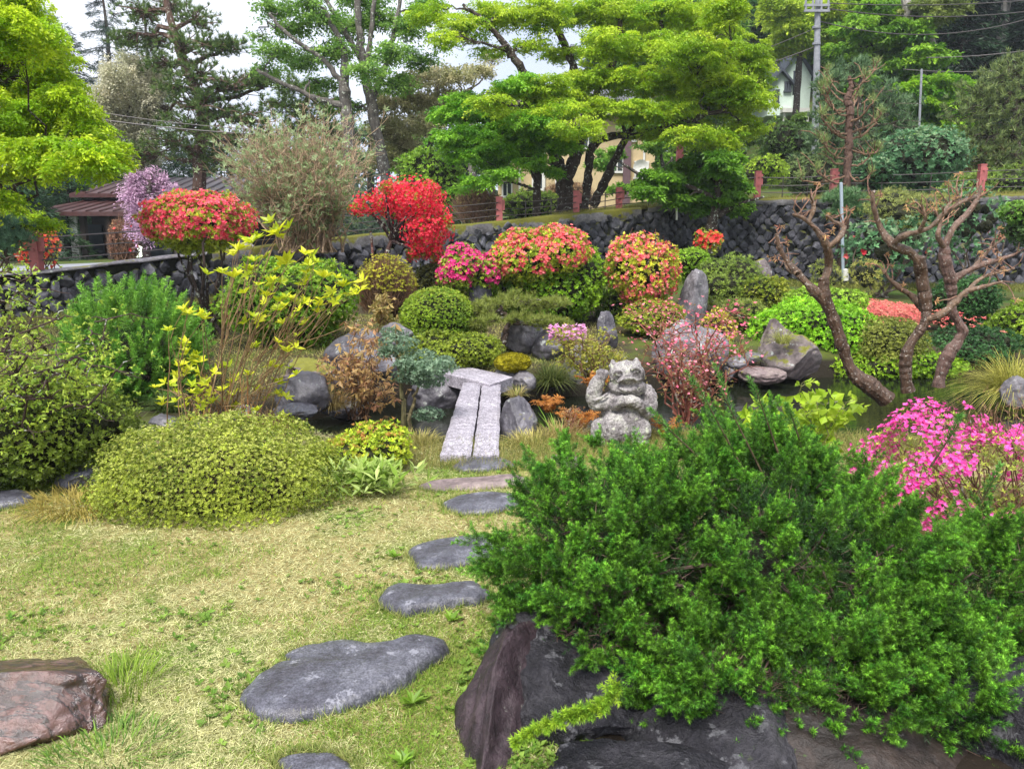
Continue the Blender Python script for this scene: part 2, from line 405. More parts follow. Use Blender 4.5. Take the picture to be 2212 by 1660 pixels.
def rockbox(name, label, x0, x1, y0, y1, D, m, seed, ry=None, **k):
    s = mpp(D); c = at((x0+x1)/2, (y0+y1)/2, D); rx = (x1-x0)/2*s*1.06; rz_ = (y1-y0)/2*s*1.1
    return rock(name, label, c, (rx, ry or rx*.8, rz_), m, seed, **k)
def flatstone(name, label, pts, m, seed, z=.035, thick=.1, dome=.02, group='stepping stones across the lawn', z0=0.0, tilt=0):
    P = np.array([onz(x, y, z0+z)[:2] for x, y in pts]); n = len(P)
    q = np.vstack([P[-1:], P, P[:2]]); out = []
    for i in range(1, n+1):
        for t in np.arange(8)/8:
            a, b_, c_, d_ = q[i-1], q[i], q[i+1], q[i+2] if i+2 < len(q) else q[2]
            out.append(.5*(.5*((2*b_)+(-a+c_)*t+(2*a-5*b_+4*c_-d_)*t*t+(-a+3*b_-3*c_+d_)*t**3))+.5*.5*2*(b_*(1-t)+c_*t)*1.0)
    O = np.array(out); cen = O.mean(0); n = len(O)
    O = O+.012*vnoise(np.stack([O[:, 0]*18, O[:, 1]*18, O[:, 0]*0+seed], -1), seed)[:, None]*nrm(O-cen)
    rr = [0, .2, .4, .55, .7, .8, .88, .94, .98, 1.0, 1.02, 1.03]
    hh = [0, 0, 0, 0, 0, -.002, -.006, -.013, -.024, -.042, -.065, -thick]
    V = []
    for r, h in zip(rr, hh):
        xy = cen+(O-cen)*r
        zz = z0+z+h+dome*(1-r*r)*.4+.022*fbm(np.stack([xy[:, 0]*5, xy[:, 1]*5, xy[:, 0]*0+seed], -1), 3, seed)+tilt*(xy[:, 0]-cen[0])
        V.append(np.column_stack([xy, zz]))
    V = np.array(V); a = np.arange(len(rr)-1)[:, None]*n; j = np.arange(n)[None]
    g = Geo(); loc = A(cen[0], cen[1], z0); g.add(V.reshape(-1, 3)-loc, np.stack([a+j, a+(j+1) % n, a+n+(j+1) % n, a+n+j], -1).reshape(-1, 4)[:, ::-1])
    o = g.build(name, m, smooth=True); o.location = tuple(loc); tag(o, label, 'stepping stone' if group else 'rock', group)
    STEPS.append(O); return o
STEPS = []
SG = 'stepping stones across the lawn'
flatstone('stepping_stone', 'large dark heart-shaped stepping stone nearest the viewer, wet on top', [(514, 1490), (545, 1446), (590, 1420), (628, 1414), (612, 1398), (650, 1376), (740, 1366), (820, 1378), (870, 1380), (915, 1366), (958, 1376), (968, 1394), (925, 1420), (880, 1460), (815, 1482), (750, 1508), (650, 1530), (560, 1526)], M_STEP, 1, z=.05, tilt=.03, dome=.005)
flatstone('stepping_stone', 'dark stepping stone with a blunt left end, second from the viewer', [(810, 1280), (850, 1250), (950, 1252), (1030, 1252), (1066, 1270), (1050, 1285), (960, 1300), (880, 1312), (840, 1303)], M_STEP, 2, z=.05)
flatstone('stepping_stone', 'oval purplish stepping stone beside the left edge of the juniper, third from the viewer', [(880, 1180), (920, 1162), (1000, 1151), (1075, 1150), (1100, 1178), (1050, 1200), (960, 1216), (900, 1210)], M_STEP, 3, z=.045)
flatstone('stepping_stone', 'small oval stepping stone just before the brown slab', [(955, 1078), (985, 1064), (1040, 1060), (1110, 1064), (1120, 1085), (1060, 1097), (1000, 1101), (965, 1092)], M_STEP, 4, z=.045)
flatstone('stepping_stone', 'long thin reddish brown slab lying crosswise on the path', [(903, 1042), (950, 1030), (1040, 1022), (1120, 1022), (1150, 1036), (1100, 1046), (1000, 1052), (930, 1052)], M_SLAB, 5, z=.04)
flatstone('stepping_stone', 'rough grey stone at the foot of the granite footbridge', [(972, 1000), (1000, 982), (1050, 976), (1090, 984), (1115, 1000), (1060, 1010), (1000, 1012)], M_STEP, 6, z=.04)
flatstone('stepping_stone', 'small pale stone fragment between the juniper and the grass below the statue', [(1188, 982), (1215, 976), (1250, 984), (1256, 1000), (1220, 1006)], M_SLAB, 7, z=.05)
flatstone('stepping_stone', 'flat purple grey stone at the left edge of the lawn', [(-40, 1066), (0, 1057), (50, 1056), (78, 1068), (50, 1080), (0, 1086), (-40, 1082)], M_STEP, 8, z=.04)
flatstone('stepping_stone', 'sunken dark stone almost covered by grass at the bottom of the lawn', [(590, 1640), (650, 1620), (700, 1622), (760, 1640), (770, 1690), (640, 1700)], M_STEP, 9, z=.008, dome=.005)
# foreground rocks
o = rock('rock', 'wet red-brown boulder with dark cracks in the lower left corner', onz(60, 1600, .0)+A(-.12, .14, .0), (.54, .42, .20), M_BROWN, 23, sub=6, cuts=16, cutdepth=(.45, .8), fine=.05)
# large boulders that carry the juniper
rock('boulder', 'big dark boulder with a purple left flank under the juniper', A(.26, 2.66, -.06), (.40, .50, .34), M_DARK, 34, fine=.10, sub=6, cuts=12, cutdepth=(.55, .85), cat='boulder', rz=.2)
rock('boulder', 'tall purple brown slab of rock leaning against the dark boulder beside the lawn', A(-.02, 2.50, -.03), (.17, .42, .33), M_PURP, 35, fine=.09, sub=5, cuts=10, cat='boulder', rz=-.25)
rock('boulder', 'rounded dark mossy boulder beneath the middle of the juniper', A(.62, 2.38, -.06), (.36, .34, .22), M_DARK, 36, fine=.10, sub=6, cuts=8, cat='boulder')
rock('boulder', 'low brown boulder beneath the juniper at the bottom edge', A(1.05, 2.36, -.10), (.44, .36, .21), mat('brown_boulder', .5, .4, stone_b((.01, .008, .007), (.018, .013, .011), (.045, .032, .027), 5,  lich=.1, lichc=(.15, .14, .13), bs=.8)), 37, sub=6, cuts=8, cat='boulder')
rock('boulder', 'dark low boulder at the very bottom edge under the young light green shoot', A(.34, 2.14, -.08), (.42, .22, .17), M_DARK, 39, fine=.10, sub=6, cuts=9, cat='boulder')
rock('boulder', 'blue grey boulder in the lower right corner', A(1.66, 2.38, -.02), (.36, .36, .24), M_DARK, 38, fine=.1, sub=5, cuts=8, cat='boulder')
rockbox('rock', 'flat grey rock half hidden under the left azalea mound', 125, 235, 1006, 1066, 4.95, M_STEP, 41, rz=-.3)
# ============================================================ bridge
def slab(name, label, quad, thick, seed, m, grp):
    q = np.array(quad); n1, n2 = 40, 8
    g = Geo(); a = np.linspace(0, 1, n1+1)[:, None, None]; b = np.linspace(0, 1, n2+1)[None, :, None]
    P = (q[0]*(1-a)+q[3]*a)*(1-b)+(q[1]*(1-a)+q[2]*a)*b
    e = np.minimum(np.minimum(a, 1-a)*12, np.minimum(b, 1-b)*6)[..., 0]
    P[..., 2] += .004*fbm(P*14, 3, seed)-.012*np.exp(-e*6)
    w_ = .006*vnoise(P*16, seed+3); P[:, 0, 0] += w_[:, 0]; P[:, -1, 0] += w_[:, -1]
    loc = q.mean(0); loc[2] -= thick
    bot = P.copy(); bot[..., 2] -= thick
    top = P.reshape(-1, 3); bt = bot.reshape(-1, 3); m1 = n2+1
    i = np.arange(n1)[:, None]*m1; j = np.arange(n2)[None]
    f = np.stack([i+j, i+j+1, i+m1+j+1, i+m1+j], -1).reshape(-1, 4)
    g.add(top-loc, f); g.add(bt-loc, f[:, ::-1])
    nT = len(top)
    k = np.arange(n1)
    for s0 in (0, n2):
        A_ = k*m1+s0; B_ = (k+1)*m1+s0; g.more(np.stack([A_, B_, B_+nT, A_+nT], -1), (.5, .5, .5))
    k = np.arange(n2)
    for s0 in (0, n1*m1):
        A_ = s0+k; g.more(np.stack([A_, A_+1, A_+1+nT, A_+nT], -1), (.5, .5, .5))
    o = g.build(name, m); o.location = tuple(loc); return tag(o, label, 'bridge slab', grp)
bz = .07
slab('footbridge_slab', 'left one of the two long parallel granite slabs of the footbridge', [onz(949, 979, bz), onz(1017, 979, bz), onz(1038, 824, bz), onz(1000, 824, bz)], .11, 1, M_GRAN, 'granite footbridge slabs')
slab('footbridge_slab', 'right one of the two long parallel granite slabs of the footbridge', [onz(1021, 979, bz), onz(1077, 979, bz), onz(1081, 824, bz), onz(1042, 824, bz)], .11, 2, M_GRAN, 'granite footbridge slabs')
bz2 = .10
slab('footbridge_slab', 'granite slab set crosswise at the far end of the footbridge', [onz(933, 797, bz2), onz(1058, 829, bz2), onz(1108, 812, bz2), onz(972, 783, bz2)], .13, 3, M_GRAN, 'granite footbridge slabs')
# ============================================================ plants: generators
def shell(n, c, r, lump=.12, lf=2.6, seed=0, depth=.3, zlo=-1.0, flat=1.0, gaps=0, lobes=None):
    if lobes:
        P = []; Nn = []; Dd = []; ar = np.array([l[1][0]*l[1][2] for l in lobes]); ar = ar/ar.sum()
        for (lc, lr), q in zip(lobes, ar):
            p, no, d = shell(int(n*q*1.5)+3, lc, lr, lump, lf, seed+1, depth, zlo, 1.0, gaps)
            ins = np.zeros(len(p), bool)
            for (c2, r2) in lobes:
                if c2 is lc: continue
                ins |= (((p-c2)/r2)**2).sum(1) < .62
            P.append(p[~ins]); Nn.append(no[~ins]); Dd.append(nrm((p[~ins]-c)/A(*r)))
        return np.vstack(P), np.vstack(Nn), np.vstack(Dd)
    d = rdir(int(n*1.5)); d = d[d[:, 2] > zlo][:n]
    if gaps:
        k = fbm(d*3.3+seed*1.7, 2, seed+5); d = d[(k > -gaps) | (rng.random(len(d)) < .12)]
    m = len(d)
    rad = 1+lump*1.6*fbm(d*lf+seed*2.3, 3, seed)+.10*fbm(d*11+seed, 2, seed+9)
    if flat != 1: rad = rad*(np.abs(d)**flat).sum(1)**(-1/flat)
    q = rad*(1-depth*rng.random(m)**1.6)
    stray = rng.random(m) < .04; q = np.where(stray, q*(1+.10*rng.random(m)), q)
    p = A(*c)+d*A(*r)*q[:, None]
    nor = nrm(d/A(*r)); return p, nor, d
def mklobes(c, r, k, seed):
    rs = np.random.default_rng(seed+77); L = [(A(*c)-A(0, 0, r[2]*.15), A(*r)*A(.62, .62, .75))]
    for i in range(k):
        a = 6.283*(i+rs.random()*.7)/k; el = rs.uniform(-.35, .95); d = A(math.cos(a)*math.cos(el), math.sin(a)*math.cos(el), math.sin(el)); q = rs.uniform(.42, .60)
        L.append((A(*c)+d*A(*r)*(1.0-q), A(*r)*q*A(1, 1, rs.uniform(.75, 1.1))))
    return L
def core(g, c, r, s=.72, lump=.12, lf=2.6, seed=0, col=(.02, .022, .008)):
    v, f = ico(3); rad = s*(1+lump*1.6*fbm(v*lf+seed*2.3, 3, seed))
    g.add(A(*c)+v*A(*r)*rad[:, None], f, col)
def stems(g, base, c, r, n=14, r0=.012, col=(.09, .06, .045), spread=.15, up=.0):
    for i in range(n):
        d = rdir(1)[0]; d[2] = abs(d[2])*.8+up; e = A(*c)+nrm(d)*A(*r)*.8
        b = base+A(rng.normal()*spread, rng.normal()*spread*.7, 0)
        limb(g, b, e, r0, r0*.35, .05, .05, 7, 5, col)
def bush(name, label, cat, x0, x1, y0, y1, D, L=.03, W=.42, k=5, dens=1.0, ca=(.06, .11, .01), cb=(.16, .24, .03), ry=None,
         flowers=None, lump=.12, lf=2.6, seed=0, group=None, stem=None, spread=1.0, flat=1.0, tip=None, gaps=0, mcore=.74, depth=.3, zlo=-1.0, twigs=None, corec=(.02, .022, .008), cy=.45, nlobe=8):
    s = mpp(D); rx = (x1-x0)/2*s*1.07; H = (y1-y0)*s*1.05
    bot = at((x0+x1)/2, y1, D)
    c = bot+A(0, 0, H*cy)
    r = A(rx, ry if ry else rx*.85, H*(1-cy))
    base = A(bot[0], D, min(bot[2], float(ground_h(bot[0], D))))
    lob = mklobes(c, r, nlobe, seed) if nlobe else None
    if stem is None: base[2] = min(base[2], bot[2])
    t = thing(name, label, cat, base, group)
    area = 4*math.pi*((rx*r[1])**1.6/3+(rx*r[2])**1.6/3+(r[1]*r[2])**1.6/3)**(1/1.6)
    n = int(min(area/(L*L)*1.5*dens, 34000))
    g = Geo(); p, nor, d = shell(n, c, r, lump, lf, seed, depth, zlo, flat, gaps, lob)
    p = p[p[:, 2] > base[2]-.05] if False else p
    nv = fbm(p*(1.1/max(L*14, .2)), 2, seed+3)
    t_ = np.clip(.45+.8*nv+.35*rng.normal(size=len(p))*.6, 0, 1)
    col = cmix(tuple(np.array(ca)*1.35), tuple(np.array(cb)*1.5), len(p), .42, t_)
    if tip is not None:
        up = np.clip(d[:, 2]*1.2, 0, 1)*(rng.random(len(p)) < tip[1]); col = col*(1-up[:, None])+cmix(tip[0], tip[0], len(p), .15)*up[:, None]
    rosettes(g, p, nor*.8+A(0, 0, .45)+rng.normal(size=p.shape)*.28, k, L, W, col, spread)
    g.build('foliage', LEAF, t)
    g = Geo()
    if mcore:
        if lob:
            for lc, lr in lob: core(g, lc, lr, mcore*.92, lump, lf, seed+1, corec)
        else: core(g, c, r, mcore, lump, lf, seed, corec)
    if mcore: g.build('dark_core', BARKFINE, t)  # solid dark blob inside the leaves, blocks the view through the crown
    if stem:
        g = Geo(); stems(g, base, c, r, **stem); g.build('stems', BARK, t)
    if twigs:
        g = Geo(); q = A(*c)-A(0, 0, r[2]*.9)
        m = twigs[0]; pp, nn, dd = shell(m, c, r, lump, lf, seed, .55, -.3)
        dr = nrm(pp-q+rng.normal(size=pp.shape)*.12); tris(g, pp-dr*twigs[1], dr, twigs[1]*1.3, twigs[2], cmix(twigs[3], tuple(np.array(twigs[3])*1.7), len(pp)))
        g.build('twigs', BARKFINE, t)
    if flowers:
        fl = flowers; fl = [fl] if isinstance(fl, dict) else fl
        g = Geo()
        for q in fl:
            p, nor, d = shell(int(q['n']), c, r*q.get('out', 1.02), lump, lf, seed, q.get('depth', .12), q.get('zlo', -.5), flat, 0, [(lc, lr*1.03) for lc, lr in lob] if lob else None)
            nz = fbm(p*q.get('f', 2.2)*2.4/max(rx, .2)+q.get('s', 4)*2, 2, seed+q.get('s', 4))
            keep = nz > q.get('th', 0.0)
            if 'dirs' in q: keep &= (d @ nrm(A(*q['dirs']))) > q.get('dth', 0)
            p, nor = p[keep], nor[keep]
            col = cmix(q['ca'], q['cb'], len(p), .22)
            if q.get('each'):
                for i in range(min(len(p), q['each'])):
                    g1 = Geo(); rosettes(g1, p[i:i+1], nor[i:i+1]+A(0, -.4, .1), 6, q['size'], .75, col[i:i+1], 1.4); g1.build('flower', PETAL, t)
                continue
            rosettes(g, p, nor+A(0, -.25, .15)+rng.normal(size=p.shape)*.3, q.get('k', 5), q['size'], .7, col, 1.6)
        g.build('flowers', PETAL, t)
    return t, c, r
def plumes(g, P, Dv, Ln, n, wid, nl, nw, ca, cb, curve=.25, tipb=1.25):
    """feathery conifer shoots: n needles round each of the given curved axes"""
    m = len(P); Dv = nrm(Dv)
    Ln = np.broadcast_to(Ln, (m,))
    t = rng.random((m, n))**.8
    side = nrm(np.cross(Dv, rdir(m))); oth = np.cross(Dv, side)
    cv = rng.normal(size=(m, 3))*.4+A(0, 0, .6)
    ax = P[:, None]+Dv[:, None]*(t*Ln[:, None])[..., None]+cv[:, None]*(curve*Ln[:, None]*t*t)[..., None]
    a = rng.random((m, n))*2*math.pi
    rad = side[:, None]*np.cos(a)[..., None]+oth[:, None]*np.sin(a)[..., None]
    off = wid*(Ln[:, None]/Ln.mean())*(1.02-t)**.6*rng.random((m, n))
    p = ax+rad*off[..., None]
    nd = Dv[:, None]*.8+rad*.75+rng.normal(size=(m, n, 3))*.25
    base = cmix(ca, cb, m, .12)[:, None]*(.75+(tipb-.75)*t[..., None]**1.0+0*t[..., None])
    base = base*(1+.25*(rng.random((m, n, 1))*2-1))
    tris(g, p.reshape(-1, 3), nd.reshape(-1, 3), nl*(.7+.6*rng.random(m*n)), nw, np.clip(base.reshape(-1, 3), 0, 1))
def conifer_bush(name, label, cat, c, r, m, n, Ln, wid, nl, nw, ca, cb, seed=0, bias=A(0, 0, .5), gaps=0, base=None, lump=.15, scol=(.07, .045, .035), zlo=-.75, mcore=.55, nst=26, layers=((1, 1.0),)):
    c = A(*c); r = A(*r); base = A(c[0], c[1], c[2]-r[2]*.9) if base is None else base
    t = thing(name, label, cat, base)
    g = Geo()
    for q, fr in layers:
        p, nor, d = shell(int(m*fr), c, r*q*.86, lump, 2.4, seed, .16, zlo, 1, gaps)
        dr = nor*.8+bias+rng.normal(size=p.shape)*.28
        plumes(g, p, dr, Ln*(.6+.8*rng.random(len(p))), n, wid, nl, nw, ca, cb)
    g.build('foliage', NEEDLE, t)
    g = Geo(); 
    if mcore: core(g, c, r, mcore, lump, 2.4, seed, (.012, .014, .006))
    for i in range(nst):
        d = rdir(1)[0]; d[2] = abs(d[2])*.9-.2; limb(g, base+A(rng.normal()*.06, rng.normal()*.06, 0), c+nrm(d)*r*.84, .02*r[0], .006*r[0], .05, .06, 8, 5, scol)
    if mcore: 
        p, nor, d = shell(1500, c, r*.8, lump, 2.4, seed, .35, zlo); tris(g, p, nor+rng.normal(size=p.shape)*.9, .10*r[0], .006*r[0], cmix(scol, (.16, .11, .09), len(p)))
    g.build('branches', BARKFINE, t)
    return t
def tufts(name, label, cat, c, n, L, W, ca, cb, spread=.06, lean=.9, group=None, droop=.8, kind=None, m=None):
    c = A(*c); t = None
    g = Geo(); a = rng.random(n)*2*math.pi; q = rng.random(n)**.5*spread
    p = A(0, 0, 0)+np.stack([np.cos(a)*q, np.sin(a)*q, np.zeros(n)-.01], -1)
    ln = rng.random(n)*lean; d = np.stack([np.cos(a)*ln, np.sin(a)*ln, np.ones(n)], -1); d = nrm(d+rng.normal(size=d.shape)*.1)
    l = L*(.6+.6*rng.random(n))
    s = nrm(np.cross(d, A(0, 0, 1)+rng.normal(size=(n, 3))*.05)); out = nrm(d*A(1, 1, 0)+1e-4)
    pts = []
    for t_ in (0, .35, .7, 1.0):
        pts.append(p+d*(l*t_)[:, None]+(out*.5-A(0, 0, 1)*droop)*(l*t_**2.4*(.3+ln*.5))[:, None])
    wv = [1, .9, .6, .08]
    v = np.stack([pts[i]+sg*s*W*.5*wv[i] for i in range(4) for sg in (-1, 1)], 1).reshape(-1, 3)
    k = np.arange(n)[:, None]*8; col = cmix(ca, cb, n, .2)
    g.add(v, k+np.array([0, 1, 3, 2]), col); g.more(k+np.array([2, 3, 5, 4]), col); g.more(k+np.array([4, 5, 7, 6]), col)
    o = g.build(name, m or GRASS); o.location = tuple(c); return tag(o, label, cat, group)
# ============================================================ lawn
def inpoly(P, O):
    x, y = P[:, 0], P[:, 1]; r = np.zeros(len(P), bool); j = len(O)-1
    for i in range(len(O)):
        c = ((O[i, 1] > y) != (O[j, 1] > y)); xx = (O[j, 0]-O[i, 0])*(y-O[i, 1])/(O[j, 1]-O[i, 1]+1e-12)+O[i, 0]
        r ^= c & (x < xx); j = i
    return r
def lawn_pts(n, d0=1.9, d1=6.6):
    u = rng.random(n); D = 1/(1/d0+(1/d1-1/d0)*u); X = (rng.random(n)*2-1)*(.74*D+.8)
    P = np.column_stack([X, D]); k = np.ones(n, bool)
    for O in STEPS: k &= ~inpoly(P, O.mean(0)+(O-O.mean(0))*1.0)
    k &= ~(((P[:, 0] > .25) & (P[:, 1] < 3.0) & (P[:, 0] < 2.2)))
    P = P[k]; z = ground_h(P[:, 0], P[:, 1]); k = z > -.15
    return np.column_stack([P, z])[k]
p = lawn_pts(380000); n = len(p)
gm = fbm(np.column_stack([p[:, :2]*1.9, p[:, 2]*0]), 4, 8)+.25*sst((p[:, 0]+.9)/1.5)*sst((3.6-p[:, 1])/1.2)
gm2 = fbm(np.column_stack([p[:, :2]*9, p[:, 2]*0]), 2, 18)
isg = (gm*1.4+gm2*.8+.34*rng.normal(size=n)) > .10
col = np.where(isg[:, None], cmix((.09, .18, .02), (.30, .42, .06), n, .35), cmix((.34, .34, .14), (.72, .70, .37), n, .3))
dr = rng.normal(size=(n, 3))*A(1, 1, .25)+np.where(isg, .75, .22)[:, None]*A(0, 0, 1)
g = Geo(); sc = .55+.45*np.clip(p[:, 1]/4, 0, 1.6)
tris(g, p+A(0, 0, .002), dr, (.020+.022*rng.random(n))*sc, .0034*sc, col, sd=A(0, 0, 1)+rng.normal(size=(n, 3))*.5)
for O in STEPS:      # grass creeping over the stone edges
    e_ = O[rng.integers(0, len(O), 900)]; ce = O.mean(0); k_ = nrm(e_-ce)*(rng.random((900, 1))*.03-.006); e_ = e_+k_; pz = np.column_stack([e_, ground_h(e_[:, 0], e_[:, 1])])
    tris(g, pz, A(0, 0, .9)+rng.normal(size=pz.shape)*.6, .025+.03*rng.random(900), .004, cmix((.12, .20, .03), (.50, .50, .18), 900, .3))
# broad-leaved weeds between the stones and at the foot of the boulders
q = lawn_pts(42000, 1.9, 6.0); q = q[(fbm(np.column_stack([q[:, :2]*2.3, q[:, 2]*0]), 3, 31)+.42*sst((q[:, 0]+.8)/.9)*sst((4.4-q[:, 1])/1.2)+.22*rng.normal(size=len(q))) > .44]
q = q[rng.random(len(q)) < .9]
m_ = len(q); rosettes(g, q+A(0, 0, .008), np.tile(A(0, 0, 1.), (m_, 1))+rng.normal(size=(m_, 3))*.3, 4, .014+.012*rng.random(m_), .62, cmix((.08, .17, .02), (.24, .36, .06), m_), 2.0)
struct(g.build('grass', GRASS), 'stuff')
tufts('grass_tuft', 'tall fresh green grass tuft behind the red-brown boulder', 'grass tuft', onz(262, 1490, 0), 260, .15, .0035, (.12, .22, .02), (.28, .40, .05), .13, .55)
tufts('grass_tuft', 'low dense green grass clump at the right foot of the red-brown boulder', 'grass tuft', onz(235, 1640, 0), 420, .085, .0045, (.05, .14, .02), (.20, .33, .05), .20, .9)
for x, y, s_, lb in ((90, 0, 0, ''),):
    pass
def weed(x, y, L, k, label, ca=(.14, .27, .02), cb=(.26, .42, .05)):
    g = Geo(); n = 3; P = rng.normal(size=(n, 3))*A(.006, .006, .002)+A(0, 0, .01)
    rosettes(g, P, np.tile(A(0, 0, 1.), (n, 1)), k, L, .38, cmix(ca, cb, n), 1.3)
    o = g.build('weed', LEAF); o.location = tuple(onz(x, y, 0)); tag(o, label, 'weed')
weed(893, 1525, .055, 5, 'bright broad-leaved weed below the right end of the heart-shaped stone')
weed(852, 1206, .05, 5, 'bright broad-leaved weed left of the oval third stepping stone')
weed(872, 1655, .05, 5, 'pale weed rosette at the bottom of the lawn left of the purple rock')
weed(1302*.75+0, 1345, .05, 5, 'green weed rosette between the heart-shaped stone and the second stone')
# ============================================================ foreground juniper
GJ = dict(ca=(.024, .088, .008), cb=(.088, .205, .016))
jc = at(1650, 1215, 3.05); 
t = thing('juniper_shrub', 'large spreading dark green juniper on boulders at the lower right', 'juniper', (1.0, 3.0, -.05))
g = Geo(); gb = Geo()
lobes = [(at(1600, 1210, 3.15), (.80, .78, .47)), (at(1310, 1205, 3.0), (.46, .5, .41)), (at(1985, 1350, 2.95), (.50, .5, .42)), (at(2110, 1330, 2.95), (.36, .4, .36)), (at(2080, 1480, 2.7), (.36, .3, .24)), (at(1780, 1530, 2.42), (.36, .2, .19)), (at(2030, 1560, 2.38), (.30, .18, .17)), (at(1560, 1490, 2.45), (.30, .2, .17)), (at(1310, 1350, 2.66), (.24, .24, .19)), (at(1640, 1060, 3.6), (.42, .4, .28)),
         (at(1500, 1420, 2.72), (.42, .40, .26)), (at(1880, 1450, 2.62), (.50, .36, .28)), (at(1590, 1130, 3.45), (.60, .42, .30)), (at(1250, 1330, 2.85), (.20, .26, .2))]
def fronds(g, P, Dv, Ln, nsub, nn_, ca, cb, sl=.05, bright=1.9):
    """juniper fronds: an arched axis set with short dense side plumes, lighter at the young tips"""
    m = len(P); Dv = nrm(Dv); cv = nrm(rng.normal(size=(m, 3))*.5+A(0, 0, .5))
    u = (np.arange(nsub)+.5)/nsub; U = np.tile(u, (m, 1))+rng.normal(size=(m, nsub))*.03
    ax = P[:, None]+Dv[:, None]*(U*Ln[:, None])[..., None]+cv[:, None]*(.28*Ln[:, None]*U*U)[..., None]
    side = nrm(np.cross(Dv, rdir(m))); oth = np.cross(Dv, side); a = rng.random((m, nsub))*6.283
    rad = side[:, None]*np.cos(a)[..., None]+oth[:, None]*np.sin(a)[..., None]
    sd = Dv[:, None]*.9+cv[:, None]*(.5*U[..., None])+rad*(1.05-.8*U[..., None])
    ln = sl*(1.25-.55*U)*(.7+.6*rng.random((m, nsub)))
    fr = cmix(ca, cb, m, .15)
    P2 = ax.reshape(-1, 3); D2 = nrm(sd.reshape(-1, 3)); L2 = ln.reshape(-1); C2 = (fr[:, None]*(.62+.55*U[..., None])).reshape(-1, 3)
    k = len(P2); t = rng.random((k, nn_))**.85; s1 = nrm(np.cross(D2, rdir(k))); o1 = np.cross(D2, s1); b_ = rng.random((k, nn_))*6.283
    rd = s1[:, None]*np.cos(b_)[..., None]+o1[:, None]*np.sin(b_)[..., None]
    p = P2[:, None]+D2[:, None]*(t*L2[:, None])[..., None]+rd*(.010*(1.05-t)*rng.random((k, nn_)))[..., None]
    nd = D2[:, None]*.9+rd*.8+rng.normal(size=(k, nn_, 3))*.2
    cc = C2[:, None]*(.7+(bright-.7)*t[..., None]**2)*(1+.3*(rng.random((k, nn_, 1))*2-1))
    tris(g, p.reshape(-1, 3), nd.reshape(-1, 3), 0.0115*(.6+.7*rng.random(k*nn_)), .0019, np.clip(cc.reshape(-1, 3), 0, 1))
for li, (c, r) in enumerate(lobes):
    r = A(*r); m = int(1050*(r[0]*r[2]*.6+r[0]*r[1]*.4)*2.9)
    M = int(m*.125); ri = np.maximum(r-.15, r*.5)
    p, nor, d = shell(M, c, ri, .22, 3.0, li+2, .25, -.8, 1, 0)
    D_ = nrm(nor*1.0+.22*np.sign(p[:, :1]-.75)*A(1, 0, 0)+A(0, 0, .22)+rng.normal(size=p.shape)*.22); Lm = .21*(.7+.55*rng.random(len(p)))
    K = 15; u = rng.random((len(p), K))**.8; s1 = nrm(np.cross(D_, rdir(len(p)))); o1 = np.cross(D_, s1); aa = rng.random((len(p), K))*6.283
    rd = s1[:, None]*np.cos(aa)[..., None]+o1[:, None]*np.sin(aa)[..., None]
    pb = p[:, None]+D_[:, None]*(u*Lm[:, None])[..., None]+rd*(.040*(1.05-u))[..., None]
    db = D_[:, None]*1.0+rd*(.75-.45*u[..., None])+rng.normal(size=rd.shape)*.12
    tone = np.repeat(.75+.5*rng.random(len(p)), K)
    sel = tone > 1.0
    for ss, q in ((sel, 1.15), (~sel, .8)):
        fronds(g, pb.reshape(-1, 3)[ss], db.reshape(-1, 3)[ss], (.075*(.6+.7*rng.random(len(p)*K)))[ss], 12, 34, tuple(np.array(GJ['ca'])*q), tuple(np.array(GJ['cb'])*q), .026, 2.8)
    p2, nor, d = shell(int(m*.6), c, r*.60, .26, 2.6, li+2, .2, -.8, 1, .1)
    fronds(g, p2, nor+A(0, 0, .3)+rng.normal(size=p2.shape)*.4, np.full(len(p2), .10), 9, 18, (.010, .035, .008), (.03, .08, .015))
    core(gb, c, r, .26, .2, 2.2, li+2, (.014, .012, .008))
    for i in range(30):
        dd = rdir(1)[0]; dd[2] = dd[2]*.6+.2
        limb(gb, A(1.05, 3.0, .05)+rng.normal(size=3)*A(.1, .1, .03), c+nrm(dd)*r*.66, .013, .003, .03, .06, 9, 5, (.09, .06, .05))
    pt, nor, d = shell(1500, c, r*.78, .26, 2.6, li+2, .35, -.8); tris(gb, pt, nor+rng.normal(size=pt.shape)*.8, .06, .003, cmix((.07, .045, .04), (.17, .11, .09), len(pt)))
# long upright leader shoots at the top left, and the fresh drooping shoot over the boulder
lead = [((1560, 930), (1490, 800)), ((1600, 930), (1540, 810)), ((1660, 920), (1625, 820)), ((1480, 960), (1405, 890)), ((1420, 1010), (1320, 960)), ((1720, 930), (1700, 870)), ((1210, 1030), (1130, 1000)), ((2040, 960), (2080, 900)), ((2120, 1080), (2160, 1010))]
for a_, b_ in lead:
    p0, p1 = at(*a_, 3.3), at(*b_, 3.25); L_ = np.linalg.norm(p1-p0)
    plumes(g, p0[None], (p1-p0)[None], A(L_), 420, .028, .02, .0036, (.06, .16, .03), (.10, .24, .04), .1, 1.5)
    tube(gb, np.linspace(p0-(p1-p0)*.8, p0+(p1-p0)*.8, 6), np.linspace(.006, .002, 6), 5, (.12, .09, .05))
g.build('foliage', NEEDLE, t); gb.build('branches', BARKFINE, t)
g = Geo(); pth = smoothpath([at(1335, 1480, 2.25), at(1290, 1530, 2.15), at(1200, 1555, 2.08), at(1100, 1612, 2.03)], 6)
